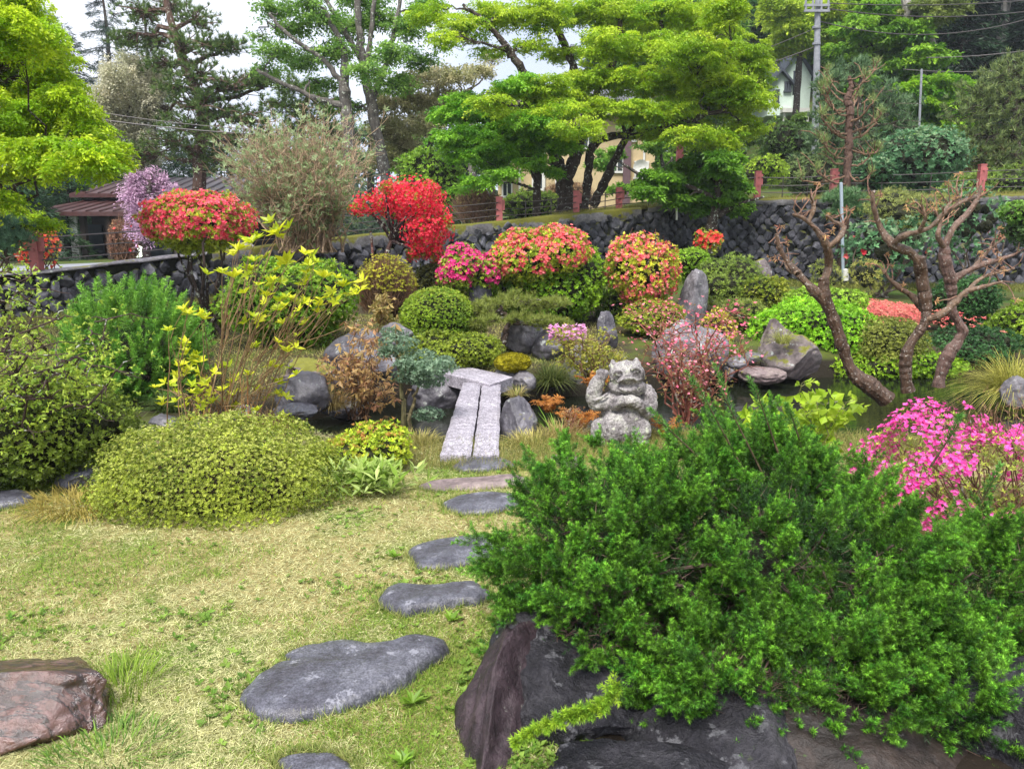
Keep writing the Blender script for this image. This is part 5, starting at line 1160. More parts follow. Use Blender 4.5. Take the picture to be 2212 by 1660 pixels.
cl = ck([(930, 25, 46, 22, D-1), (1000, 60, 50, 22, D-1), (960, 85, 36, 14, D-1), (1080, 30, 60, 22, D-.5), (1170, 30, 60, 24, D), (1260, 20, 60, 24, D), (1350, 30, 70, 26, D), (1440, 30, 70, 26, D), (1530, 50, 70, 30, D),
         (1590, 110, 62, 28, D), (1620, 150, 50, 24, D), (1490, 110, 70, 26, D), (1400, 100, 66, 24, D), (1310, 95, 60, 22, D), (1220, 110, 44, 16, D), (1550, 170, 70, 26, D), (1460, 180, 70, 24, D), (1370, 170, 66, 24, D), (1280, 165, 60, 22, D),
         (1600, 215, 58, 24, D), (1520, 235, 60, 24, D), (1430, 240, 66, 22, D-.6), (1340, 235, 60, 20, D-.6), (1270, 225, 55, 20, D-.8), (1190, 190, 60, 20, D-1), (1120, 205, 60, 20, D-1), (1610, 275, 46, 22, D), (1560, 300, 44, 18, D), (1490, 290, 50, 16, D-.6), (1400, 290, 44, 12, D-.8),
         (1200, 235, 62, 20, D-1.2), (1130, 250, 60, 18, D-1.4), (1060, 225, 44, 16, D-1.3), (1250, 275, 50, 16, D-1.2), (1640, 185, 30, 16, D), (1575, 20, 50, 24, D), (1060, 110, 34, 10, D-1), (1150, 95, 40, 10, D)], .9)
broad('maple_tree', 'large spreading maple with bright yellow green leaves standing on the wall in the centre', gz(1225, 478, D), tr, cl, 24*mpp(D), .062, MA, MB_, 330000, sp=8, flat=.3, droop=.4, fluff=.3, k=1, bark=BARK)
# smaller maple in front of it
D = 19.9
tr = [[tp(1160, 490, 9), tp(1158, 440, 8), tp(1160, 380, 8), tp(1157, 340, 8), tp(1150, 310, 7), tp(1130, 270, 4)], [tp(1157, 385, 6), tp(1140, 350, 5), tp(1118, 325, 5), tp(1070, 308, 4), tp(1030, 300, 3)], [tp(1160, 345, 6), tp(1170, 310, 5), tp(1200, 270, 4)], [tp(1158, 412, 3), tp(1135, 402, 3), tp(1110, 395, 2)]]
cl = ck([(960, 250, 36, 12, D), (1000, 240, 44, 14, D), (1060, 235, 44, 16, D), (980, 300, 44, 14, D), (1030, 290, 50, 16, D), (1090, 280, 50, 18, D), (1150, 265, 50, 18, D), (1060, 320, 44, 12, D), (1000, 335, 40, 10, D), (1110, 320, 40, 14, D), (1170, 300, 50, 16, D), (1220, 310, 34, 14, D), (1150, 345, 36, 12, D), (1090, 375, 36, 7, D-.6), (1030, 392, 40, 8, D-.6), (990, 408, 24, 6, D-.6), (1060, 352, 40, 10, D), (1190, 370, 26, 10, D), (1010, 212, 40, 10, D), (1100, 205, 40, 14, D), (1165, 215, 40, 14, D), (1130, 178, 44, 12, D)], .5)
broad('maple_tree', 'small maple with a thin dark trunk and fresh green leaves left of the big one', gz(1160, 485, D), tr, cl, 9*mpp(D), .075, (.09, .28, .012), (.30, .56, .04), 90000, sp=9, flat=.4, limbr=.5)
# small dark green maple on the right of the big one
D = 19.5
tr = [[tp(1538, 545, 13), tp(1535, 500, 12), tp(1545, 450, 9), tp(1552, 400, 7), tp(1545, 350, 4)], [tp(1540, 470, 8), tp(1600, 440, 4), tp(1650, 425, 2)], [tp(1548, 430, 6), tp(1480, 400, 4), tp(1420, 395, 3)]]
cl = ck([(1420, 385, 42, 14, D), (1475, 400, 44, 16, D), (1530, 390, 44, 18, D), (1580, 400, 34, 18, D), (1500, 355, 44, 16, D), (1560, 350, 40, 18, D), (1520, 435, 44, 16, D), (1590, 440, 36, 16, D), (1400, 415, 30, 10, D), (1460, 430, 30, 10, D)], .5)
broad('maple_tree', 'low dark green maple at the stone wall right of the big maple', gz(1538, 540, D-.2)*A(1, 1, 0)+A(0, 0, at(1538, 548, D)[2]), tr, cl, 12*mpp(D), .10, (.06, .18, .01), (.20, .40, .03), 40000, sp=8, flat=.4, limbr=.4)
# left maple
D = 10.2
tr = [[tp(-210, 560, 40), tp(-190, 430, 34), tp(-150, 320, 26), tp(-80, 220, 18), tp(0, 150, 10)], [tp(-150, 330, 18), tp(-40, 320, 12), tp(60, 310, 8), tp(150, 320, 4)], [tp(-190, 420, 16), tp(-60, 430, 10), tp(40, 440, 6)]]
cl = ck([(-60, -10, 80, 40, D), (30, 0, 50, 22, D), (20, 60, 70, 30, D), (85, 55, 40, 24, D), (60, 120, 70, 30, D), (120, 120, 45, 30, D), (20, 180, 80, 30, D), (110, 180, 60, 32, D), (150, 210, 45, 32, D), (60, 245, 80, 32, D), (150, 265, 60, 34, D), (200, 285, 44, 34, D), (20, 300, 70, 26, D), (100, 320, 70, 26, D), (180, 335, 50, 28, D), (240, 325, 36, 26, D), (265, 340, 24, 16, D), (205, 370, 20, 12, D-.3), (10, 370, 40, 12, D), (60, 375, 50, 12, D), (-80, 120, 90, 60, D), (-80, 260, 90, 60, D), (20, 460, 56, 18, D+1), (90, 475, 40, 12, D+1), (10, 425, 36, 12, D+1), (195, 235, 20, 16, D)], .9)
broad('maple_tree', 'maple with cascading vivid yellow green leaves hanging in from the left edge', gz(-210, 560, 10.2), tr, cl, .2, .046, (.24, .44, .01), (.58, .72, .03), 220000, sp=14, flat=.3, droop=.7, hang=.25, fluff=.35)
# tall light tree left of centre with bare fan of branches
D = 25.0
tr = [[tp(840, 440, 16), tp(832, 380, 13), tp(815, 290, 11), tp(800, 220, 10), tp(785, 140, 9), tp(775, 60, 7), tp(770, -30, 5)], [tp(758, 380, 15, -1), tp(752, 290, 13, -1), tp(745, 200, 11, -1), tp(740, 110, 7, -1), tp(700, 20, 4, -1)],
      [tp(800, 220, 8), tp(830, 150, 6), tp(850, 70, 5), tp(870, -20, 4)], [tp(790, 160, 7), tp(800, 80, 5), tp(810, -20, 4)], [tp(745, 190, 6, -1), tp(700, 130, 5, -1), tp(640, 90, 4, -1), tp(580, 30, 3, -1)], [tp(748, 230, 6, -1), tp(680, 210, 5, -1), tp(610, 180, 4, -1), tp(555, 150, 3, -1)], [tp(785, 140, 6), tp(740, 60, 5), tp(690, -20, 4)]]
cl = ck([(590, 20, 40, 16, D), (640, 60, 44, 14, D), (700, 40, 44, 16, D), (600, 110, 44, 12, D), (660, 130, 46, 14, D), (720, 110, 44, 16, D), (760, 60, 44, 18, D), (820, 40, 46, 18, D), (880, 60, 44, 18, D), (840, 110, 44, 16, D), (900, 130, 40, 14, D), (790, 150, 40, 14, D), (580, 150, 36, 8, D), (560, 80, 26, 8, D), (690, 180, 40, 12, D), (740, 230, 40, 14, D), (850, 180, 44, 16, D), (910, 20, 40, 20, D), (780, 0, 50, 18, D), (660, 10, 40, 14, D)], .8)
broad('tall_tree', 'tall slender tree with grey trunks and thin light green foliage left of the big maple', gz(838, 440, D), tr, cl, .22, .10, (.09, .22, .03), (.28, .46, .08), 30000, sp=9, flat=.7, fluff=.35, bc=(.10, .09, .08))
# pale tree with cream pink leaves
D = 27.0
tr = [[tp(930, 430, 9), tp(925, 340, 8), tp(935, 250, 7), tp(945, 180, 5)], [tp(930, 300, 6), tp(880, 240, 4), tp(850, 210, 3)], [tp(932, 280, 5), tp(980, 220, 4), tp(1020, 190, 3)]]
cl = ck([(880, 180, 36, 16, D), (930, 160, 40, 16, D), (980, 165, 40, 14, D), (850, 220, 44, 18, D), (910, 215, 44, 18, D), (970, 210, 44, 16, D), (1030, 150, 36, 12, D), (840, 270, 46, 18, D), (900, 270, 44, 16, D), (860, 310, 44, 18, D), (830, 340, 40, 20, D), (1010, 250, 34, 12, D), (1060, 120, 24, 10, D)], .8)
broad('pale_leaved_tree', 'tree with pale cream and pinkish young leaves between the tall tree and the maple', gz(930, 430, D), tr, cl, .14, .10, (.26, .28, .10), (.66, .60, .36), 26000, sp=9, flat=.9, fluff=.35, bc=(.09, .07, .06))
# white blossoming weeping tree and purple weeping tree
D = 31.0
tr = [[tp(300, 420, 12), tp(295, 300, 10), tp(285, 200, 8), tp(280, 140, 5)]]
cl = ck([(250, 150, 36, 22, D), (290, 130, 40, 20, D), (335, 150, 36, 20, D), (225, 190, 34, 24, D), (270, 190, 44, 26, D), (320, 200, 40, 24, D), (230, 235, 34, 26, D), (280, 245, 40, 26, D), (300, 290, 26, 26, D), (350, 190, 26, 18, D), (290, 340, 22, 22, D), (335, 330, 22, 16, D)], .6)
broad('white_blossom_tree', 'weeping tree covered with creamy white blossom between the left maple and the pine', gz(300, 420, D), tr, cl, .18, .10, (.40, .42, .24), (.74, .70, .54), 34000, sp=7, flat=.8, droop=1.0, hang=1.6, bc=(.1, .08, .06))
D = 17.0
tr = [[tp(318, 560, 8), tp(312, 500, 7), tp(318, 440, 6), tp(325, 395, 4)]]
cl = ck([(300, 375, 26, 14, D), (335, 370, 26, 12, D), (285, 400, 22, 18, D), (320, 400, 30, 18, D), (355, 395, 26, 16, D), (290, 435, 18, 20, D), (325, 435, 24, 18, D), (365, 420, 16, 14, D), (285, 470, 14, 18, D), (310, 475, 18, 16, D), (345, 450, 14, 14, D)], .2)
broad('weeping_cherry', 'small weeping tree with lilac pink blossom in front of the dark roof', gz(318, 560, D), tr, cl, .07, .055, (.42, .26, .38), (.66, .46, .60), 12000, sp=14, flat=.8, droop=1.2, hang=2.0, bc=(.05, .035, .035), mat_=PETAL)
# big pine at the left
D = 30.0
PC = dict(nl=.19, ca=(.045, .10, .025), cb=(.16, .24, .05), nw=.024, vf=.62)
pads = [(at(x, y, D+dd), r*mpp(D)) for x, y, r, dd in ((300, 30, 42, 0), (370, 20, 44, 1), (430, 40, 42, 0), (270, 90, 34, 0), (330, 90, 44, 1), (400, 95, 50, -1), (460, 100, 38, 0), (350, 140, 36, 0), (430, 160, 50, -1), (500, 100, 30, 0), (540, 180, 36, 0), (570, 175, 26, 0), (490, 190, 48, 0), (380, 190, 44, -1), (430, 230, 50, -1), (500, 240, 50, 0), (550, 260, 40, 0), (400, 270, 52, -1), (460, 290, 56, -1), (520, 310, 50, 0), (370, 310, 50, 0), (430, 340, 50, 0), (490, 350, 50, 0), (300, 330, 40, 0), (330, 250, 34, 1), (580, 300, 36, 0))]
pine_pads('pine_tree', 'large dark pine with an open leaning trunk between the white blossom and the open sky', gz(420, 430, D), [gz(425, 430, D), at(430, 350, D), at(440, 250, D), at(425, 200, D), at(395, 130, D), at(370, 50, D), at(350, -40, D)], pads, .28, D, tcol=(.10, .06, .045), nper=20, cnt=1.9, **PC)
pads = [(at(x, y, D-2+dd), r*mpp(D)) for x, y, r, dd in ((620, 190, 36, 0), (660, 200, 40, 0), (700, 220, 36, 1), (640, 240, 40, 0), (600, 225, 30, 0), (690, 260, 36, 0), (640, 280, 30, 0), (720, 290, 30, 0), (600, 320, 40, 0), (560, 340, 40, 0))]
pine_pads('pine_tree', 'smaller dark pine half hidden behind the tall tree and the wispy shrub', gz(640, 440, D-2), [gz(640, 440, D-2), at(650, 350, D-2), at(655, 260, D-2), at(665, 200, D-2)], pads, .16, D, tcol=(.10, .06, .045), nper=20, cnt=1.5, **PC)
# conifers far left
DKA, DKB = (.015, .05, .022), (.06, .13, .045)
def con(x, y0, D, R, label, base=None, **k):
    b = gz(x, 430, D); top = at(x, y0, D); H = top[2]-b[2]; return conifer('conifer_tree', label, b, H, R, k.pop('ca', DKA), k.pop('cb', DKB), **k)
con(180, 50, 44, 3.4, 'blue-dark spruce just right of the left maple against the white sky', nb=90, npb=420, ca=(.02, .05, .035), cb=(.06, .10, .06), nl=.3)
con(90, -120, 46, 4.2, 'tall dark conifer rising behind the top of the left maple', nb=90, npb=420, nl=.3)
con(265, -90, 48, 3.0, 'slim dark conifer left of the big pine reaching out of the frame', nb=80, npb=400, ca=(.02, .05, .04), cb=(.06, .10, .07), nl=.3)
con(340, -60, 52, 3.6, 'dark conifer behind the crown of the big pine', nb=80, npb=400, nl=.3)
con(20, 300, 26, 2.6, 'dark conifer under the left maple beside the roof', nb=70, npb=420, nl=.2, droop=.4)
con(150, 330, 30, 2.6, 'dark evergreen between the left maple and the dark roof', nb=70, npb=420, nl=.2, droop=.4)
con(235, 300, 34, 2.5, 'dark evergreen directly behind the ridge of the dark roof', nb=70, npb=420, nl=.2, droop=.4)
con(400, 300, 36, 3.0, 'dark dense evergreen below the big pine', nb=80, npb=420, nl=.22, droop=.4)
con(480, 290, 38, 3.0, 'dark dense evergreen right of the roof ridge', nb=80, npb=420, nl=.22, droop=.4)
con(315, 290, 40, 3.0, 'dark dense evergreen behind the lilac pink tree', nb=80, npb=420, nl=.22, droop=.4)
D = 26.0
con(945, 300, 26, 1.5, 'small dark conifer left of the yellow house', nb=60, npb=160, nl=.16, droop=.1, ca=(.02, .07, .025), cb=(.07, .16, .05))
con(990, 285, 29, 1.5, 'dark blue green conifer with a bare stem before the yellow house', nb=60, npb=150, nl=.16, droop=.1, h0=.3, ca=(.02, .07, .03), cb=(.07, .14, .06))
g = Geo(); p0, p1 = gz(1025, 440, 24), at(1012, 300, 24); tube(g, smoothpath([[*p0, .12], [*((p0+p1)/2+A(.05, 0, 0)), .10], [*p1, .08]], 6)[:, :3], np.linspace(.13, .09, 13), 10, (.16, .14, .13), .2); tube(g, np.array([p1-A(0, 0, .9), p1+A(.5, 0, .3)]), [.05, .02], 6, (.16, .14, .13)); tube(g, np.array([p1-A(0, 0, .2), p1+A(-.5, .2, .9)]), [.06, .02], 6, (.16, .14, .13))
o = g.build('bare_trunk', BARK); tag(o, 'bare grey birch-like trunk left of the fence post and the small maple', 'tree')
# background greenery filling gaps at terrace level
FB = dict(lump=.2, cy=.35)
bush('shrub', 'bright green shrub behind the red azalea and the fence', 'shrub', 850, 1010, 330, 470, 22.5, L=.10, ca=(.07, .16, .015), cb=(.20, .32, .03), seed=61, dens=.8, **FB)
bush('shrub', 'brown twiggy hedge between the bare trunk and the first central fence post', 'shrub', 980, 1080, 400, 480, 21.5, L=.06, ca=(.14, .11, .04), cb=(.30, .22, .10), seed=62, dens=.5, mcore=.4, twigs=(2500, .3, .015, (.18, .11, .07)), **FB)
bush('shrub', 'low green shrubs at the foot of the yellow house', 'shrub', 1075, 1210, 405, 470, 24, L=.08, ca=(.08, .16, .02), cb=(.24, .32, .05), seed=63, dens=.6, **FB)
bush('shrub', 'reddish brown shrub before the yellow house wall', 'shrub', 1170, 1280, 395, 450, 26, L=.08, ca=(.16, .10, .05), cb=(.28, .18, .09), seed=64, dens=.5, mcore=.5, twigs=(2500, .3, .015, (.18, .11, .07)), **FB)
bush('round_shrub', 'flat-topped light green shrub behind the fence right of the maple', 'shrub', 1600, 1695, 340, 392, 26, L=.08, ca=(.12, .22, .02), cb=(.32, .42, .04), seed=65, **FB)
bush('shrub', 'dim green shrub between the maple and the pruned pine', 'shrub', 1690, 1810, 330, 420, 27, L=.10, ca=(.05, .09, .03), cb=(.14, .19, .06), seed=66, dens=.7, **FB)
bush('shrub', 'green undergrowth right of the camellia behind the right fence post', 'shrub', 2040, 2290, 350, 440, 25, L=.10, ca=(.07, .13, .02), cb=(.22, .30, .05), seed=67, dens=.8, **FB)
bush('shrub', 'red-brown shrub on the slope above the camellia', 'shrub', 2050, 2160, 300, 355, 29, L=.10, ca=(.16, .07, .04), cb=(.30, .16, .08), seed=68, dens=.5, mcore=.5, **FB)
bush('shrub', 'dark shrub below the white house', 'shrub', 1640, 1760, 250, 350, 33, L=.12, ca=(.03, .07, .02), cb=(.09, .15, .03), seed=69, dens=.7, **FB)
bush('shrub', 'brown twiggy shrub with a few red flowers in front of the dark building', 'shrub', 240, 300, 478, 560, 21, L=.05, ca=(.20, .10, .07), cb=(.30, .18, .10), seed=70, dens=.5, mcore=.4, twigs=(2500, .3, .015, (.16, .09, .06)), flowers=dict(n=60, size=.06, **RD, th=0), **FB)
bush('azalea_bush', 'sparse red azalea around the leftmost fence post', 'azalea', 50, 130, 485, 575, 13.6, L=.04, ca=(.2, .24, .03), cb=(.4, .4, .06), dens=.12, seed=71, mcore=0, flowers=dict(n=260, size=.055, ca=(.80, .08, .05), cb=(.88, .2, .12), th=-.1), stem=dict(n=14, r0=.012, col=(.1, .05, .04)), **FB)
# low blue pine at left edge
pine_pads('small_pine', 'blue green young pine at the left edge below the maple', at(20, 570, 11), [at(20, 590, 11), at(15, 540, 11), at(10, 500, 11)], [(at(x, y, 11), r*mpp(11)) for x, y, r in ((20, 490, 36), (-10, 510, 36), (40, 515, 30), (10, 535, 36), (0, 480, 28))], .03, 11, nl=.09, ca=(.08, .20, .12), cb=(.22, .36, .24), nper=30, nw=.008)
# ============================================================ right side on the wall
D = 20.6
t = thing('pruned_pine', 'pine pruned to bare upturned branch stubs on the wall at the right', 'pine tree', gz(1828, 520, 20.6)*A(1, 1, 0)+A(0, 0, 1.5))
g = Geo(); gl = Geo()
tk = smoothpath([[*at(x, y, D), r*mpp(D)] for x, y, r in ((1818, 590, 11), (1822, 480, 10), (1826, 430, 9), (1829, 380, 8), (1832, 330, 8), (1833, 280, 8), (1836, 240, 8), (1830, 215, 8), (1838, 195, 6), (1834, 165, 3))], 6, .01)
tube(g, tk[:, :3], tk[:, 3], 10, (.11, .065, .05), .25)
for y, x1, y1, w_ in ((355, 1770, 335, 4), (355, 1880, 330, 4), (345, 1790, 310, 3), (300, 1782, 285, 5), (300, 1885, 280, 5), (290, 1780, 270, 4), (285, 1888, 255, 4), (262, 1795, 235, 4), (262, 1880, 225, 4), (240, 1790, 205, 4), (240, 1872, 200, 4), (225, 1800, 195, 3), (220, 1865, 180, 4), (205, 1812, 165, 3), (200, 1856, 160, 3), (380, 1760, 385, 4), (370, 1880, 370, 3), (320, 1770, 300, 3), (320, 1890, 318, 3), (250, 1765, 215, 3), (400, 1775, 372, 4)):
    a = at(1830, y, D); e = at(x1, y1, D+rng.normal()*.5); e = e+rng.normal(size=3)*A(.18, .2, .12); m_ = (a+e)/2-A(0, 0, .06+.14*rng.random()); q = smoothpath([a, m_, e, e+A((x1-1830)*.001, 0, .16)], 5, .01)
    tube(g, q, np.linspace(w_*.6*mpp(D), .015, len(q)), 6, (.18, .11, .07), .2)
    for j in range(5):
        s0 = q[rng.integers(5, len(q))]; limb(g, s0, s0+rng.normal(size=3)*.16+A(0, 0, .14), .018, .008, .05, .05, 5, 4, (.24, .14, .09))
    P = np.repeat(q[-3:], 30, 0); tris(gl, P+rng.normal(size=P.shape)*.05, A(0, 0, .8)+rng.normal(size=P.shape)*.5, .16, .012, cmix((.12, .20, .05), (.30, .36, .12), len(P)))
g.build('trunk', BARKFINE, t); gl.build('needles', NEEDLE, t)
CA = dict(ca=(.035, .11, .045), cb=(.12, .24, .11), L=.10, W=.5, tip=((.30, .42, .22), .35), nlobe=10)
bush('camellia', 'large glossy blue green camellia on top of the wall with one pink flower', 'camellia', 1895, 2075, 288, 415, 22.5, seed=81, lump=.3, spread=1.2, flowers=dict(n=60, each=1, size=.13, ca=(.75, .05, .15), cb=(.8, .1, .2), th=.1, k=6), **CA)
bush('camellia', 'lower spreading camellia left of the big one above the wall', 'camellia', 1835, 1930, 345, 415, 22.0, seed=82, lump=.2, **CA)
bush('camellia', 'camellia with red flowers growing in front of the wall behind the bare trees', 'camellia', 1815, 2010, 470, 600, 17.5, seed=83, lump=.2, dens=.5, gaps=.2, mcore=.4, flowers=dict(n=60, each=7, size=.10, ca=(.78, .05, .08), cb=(.85, .2, .2), th=0, k=6), stem=dict(n=6, r0=.03, col=(.12, .09, .07)), **CA)
bush('camellia', 'camellia foliage with red flowers right of the middle bare trunk before the wall', 'camellia', 2010, 2160, 400, 560, 18.0, seed=84, lump=.22, dens=.35, gaps=.15, mcore=.3, flowers=dict(n=60, each=7, size=.10, ca=(.78, .05, .08), cb=(.85, .2, .2), th=0, k=6), stem=dict(n=6, r0=.03, col=(.12, .09, .07)), **CA)
bush('olive_shrub', 'loose yellow olive conifer foliage hanging over the wall below the camellia', 'shrub', 1860, 2060, 408, 510, 19.5, L=.09, W=.16, k=7, ca=(.12, .16, .04), cb=(.28, .30, .09), seed=85, lump=.2, dens=.6, mcore=.6)
bush('fine_leaf_shrub', 'yellow green feathery plant at the wall foot right of the metal pole', 'shrub', 1830, 1900, 560, 640, 15.5, L=.07, W=.2, k=6, ca=(.16, .18, .04), cb=(.32, .32, .08), seed=86, lump=.2, dens=.5, mcore=.4)
bush('fine_leaf_shrub', 'olive feathery plant left of the metal pole at the wall foot', 'shrub', 1745, 1812, 560, 640, 15.0, L=.07, W=.2, k=6, ca=(.14, .18, .04), cb=(.30, .32, .08), seed=87, lump=.2, dens=.5, mcore=.4)
bush('cloud_pruned_shrub', 'bright green rounded cloud-pruned pad at the right edge on the wall', 'shrub', 2160, 2260, 438, 486, 16.5, L=.06, ca=(.07, .17, .02), cb=(.20, .34, .05), seed=88)
bush('cloud_pruned_shrub', 'darker green cloud-pruned pad below the bright one at the right edge', 'shrub', 2165, 2260, 478, 530, 16.6, L=.06, ca=(.04, .11, .03), cb=(.13, .22, .06), seed=89)
D = 19.8
pine_pads('small_pine', 'little drooping blue green pine clinging to the wall top left of the camellia', at(1812, 470, D), [at(1812, 480, D), at(1815, 450, D), at(1822, 425, D)], [(at(x, y, D), r*mpp(D)) for x, y, r in ((1825, 420, 26), (1800, 430, 22), (1845, 435, 24), (1820, 450, 26), (1800, 465, 20), (1850, 460, 22))], .05, D, nl=.13, ca=(.06, .16, .06), cb=(.20, .34, .14), nper=34, nw=.014)
PR = dict(nl=.20, nper=20, cnt=2.0, nw=.026, vf=.7)
D = 26.5
pads = [(at(x, y, D+dd), r*mpp(D)) for x, y, r, dd in ((2110, 200, 44, 0), (2170, 170, 50, 0), (2220, 150, 50, 0), (2100, 250, 50, 0), (2160, 230, 56, 0), (2220, 220, 56, 0), (2120, 300, 56, 0), (2180, 290, 60, 0), (2240, 280, 56, 0), (2150, 350, 56, 0), (2210, 345, 60, 0), (2090, 330, 36, 0), (2260, 200, 50, 0), (2200, 390, 40, 0))]
pine_pads('pine_tree', 'broad soft green pine at the right edge before the dark forest', gz(2200, 420, D), [gz(2200, 430, D), at(2195, 330, D), at(2190, 240, D), at(2200, 170, D)], pads, .2, D, ca=(.07, .12, .04), cb=(.24, .30, .09), **PR)
D = 27.5
pads = [(at(x, y, D+dd), r*mpp(D)) for x, y, r, dd in ((1790, 180, 30, 0), (1850, 150, 36, 0), (1890, 200, 40, 0), (1800, 240, 44, 0), (1870, 260, 46, 0), (1930, 230, 40, 0), (1780, 300, 44, 0), (1840, 320, 46, 0), (1910, 310, 46, 0), (1950, 280, 40, 0), (1760, 350, 40, 0), (1820, 380, 46, 0), (1880, 370, 44, 0))]
pine_pads('pine_tree', 'misty blue green pine directly behind the pruned pine', gz(1850, 420, D), [gz(1850, 430, D), at(1850, 330, D), at(1855, 240, D), at(1860, 160, D)], pads, .18, D, ca=(.05, .12, .05), cb=(.18, .28, .12), **PR)
pads = [(at(x, y, 29+dd), r*mpp(29)) for x, y, r, dd in ((1700, 330, 30, 0), (1730, 320, 34, 0), (1760, 290, 30, 0), (1710, 290, 26, 0), (1740, 360, 34, 0))]
# hillside trees
def hill_tree(name, label, x, y, D, clumps, trunks, ca, cb, n, L=.22, bc=(.07, .055, .05), r0=.3, **k):
    s = mpp(D); cl = [(at(a, b, D+rng.normal()*1.2), (r1*s, r1*s, r2*s)) for a, b, r1, r2 in clumps]
    tr = [[(at(a, b, D), w_*s) for a, b, w_ in tr_] for tr_ in trunks]
    return broad(name, label, A(*gz(x, y, D)), tr, cl, r0, L, ca, cb, n, bc=bc, sp=4, **{**dict(fluff=.15, flat=.5), **k})
hill_tree('hillside_tree', 'tree with drooping yellow green foliage at the top beside the utility pole', 1700, 420, 44, [(1690, 10, 40, 24), (1740, 20, 44, 26), (1800, 15, 40, 22), (1720, 60, 40, 20), (1770, 60, 36, 18), (1830, 40, 40, 20), (1680, 50, 26, 18), (1700, 95, 34, 14)], [[(1720, 420, 9), (1715, 300, 8), (1725, 150, 6), (1730, 30, 4)]], (.22, .38, .02), (.54, .66, .06), 30000, droop=.8, hang=.8)
GA, GB = (.08, .22, .015), (.32, .54, .04)
hill_tree('hillside_tree', 'layered green tree with dark slanting trunks on the hillside right of the utility pole', 1900, 380, 38, [(1850, 60, 44, 20), (1900, 90, 50, 22), (1960, 70, 50, 22), (1870, 130, 50, 18), (1940, 140, 50, 18), (1850, 180, 40, 16), (2000, 120, 44, 16), (1900, 30, 50, 20), (1980, 20, 46, 20), (1820, 110, 36, 16)], [[(1945, 420, 8), (1930, 330, 8), (1915, 220, 7), (1890, 130, 5), (1870, 60, 3)], [(1950, 330, 6), (1920, 260, 5), (1905, 180, 4)], [(1960, 420, 6), (1960, 300, 6), (1950, 150, 4), (1950, 50, 3)]], GA, GB, 44000, L=.2)
hill_tree('hillside_tree', 'bright green layered tree in front of the dark forest above the camellia', 2010, 380, 34, [(1970, 200, 46, 18), (2030, 180, 46, 18), (2000, 240, 54, 20), (2060, 230, 44, 18), (1960, 270, 50, 18), (2030, 285, 54, 18), (1990, 320, 50, 16), (2080, 190, 36, 18), (1930, 330, 40, 16)], [[(2010, 420, 7), (2005, 320, 6), (2010, 230, 5), (2020, 180, 3)]], (.09, .26, .01), (.36, .60, .03), 44000, L=.18)
hill_tree('hillside_tree', 'pale-barked tall bent tree leaning left before the dark forest', 2000, 400, 37, [(1990, 10, 40, 14), (2030, 30, 34, 14), (2060, 10, 36, 14)], [[(2000, 400, 9), (1996, 250, 10), (1990, 170, 11), (1975, 100, 10), (1962, 50, 9), (1955, -30, 8)], [(2035, 250, 8), (2025, 170, 8), (2015, 100, 7), (2000, 60, 6), (1998, -20, 5)]], (.12, .17, .03), (.26, .32, .07), 4000, L=.16, bc=(.24, .22, .20))
hill_tree('hillside_tree', 'green tree behind the white house between the maple and the pole', 1660, 400, 60, [(1630, 60, 40, 30), (1660, 110, 30, 20), (1640, 20, 40, 30), (1680, 150, 22, 16), (1600, 200, 30, 30), (1700, 200, 26, 20)], [[(1655, 300, 6), (1650, 150, 5), (1645, 60, 3)]], (.05, .15, .03), (.15, .30, .06), 12000, L=.3)
hill_tree('hillside_tree', 'green tree low on the slope left of the utility pole under the white house', 1690, 400, 36, [(1690, 300, 30, 22), (1660, 330, 30, 20), (1720, 270, 26, 20), (1640, 290, 26, 22), (1750, 330, 26, 20)], [[(1690, 410, 5), (1690, 340, 4), (1695, 290, 3)]], (.06, .14, .02), (.18, .28, .05), 9000, L=.16)
hill_tree('background_tree', 'light green tree behind the dark conifers left of the yellow house', 960, 400, 38, [(900, 350, 40, 30), (960, 380, 40, 26), (1010, 340, 40, 30), (1040, 300, 36, 30), (880, 400, 36, 22), (1060, 370, 26, 20), (900, 300, 36, 24)], [[(960, 430, 6), (965, 350, 5), (970, 300, 3)]], (.09, .20, .02), (.24, .40, .06), 16000, L=.17)
hill_tree('background_tree', 'hazy green trees far behind the tall slender tree', 800, 400, 60, [(700, 330, 50, 30), (780, 350, 50, 30), (860, 330, 50, 30), (740, 290, 40, 24), (650, 350, 50, 26), (820, 290, 40, 24), (940, 250, 40, 30), (1000, 230, 40, 30)], [[(800, 430, 8), (800, 330, 6), (800, 280, 3)]], (.07, .16, .05), (.18, .30, .10), 16000, L=.3)
hill_tree('background_tree', 'dim olive trees behind the fence right of the yellow house', 1440, 400, 42, [(1440, 340, 40, 24), (1500, 320, 40, 26), (1560, 330, 40, 26), (1600, 300, 36, 26), (1380, 320, 30, 20)], [[(1500, 420, 6), (1500, 350, 5), (1500, 310, 3)]], (.05, .11, .02), (.16, .24, .05), 12000, L=.2)
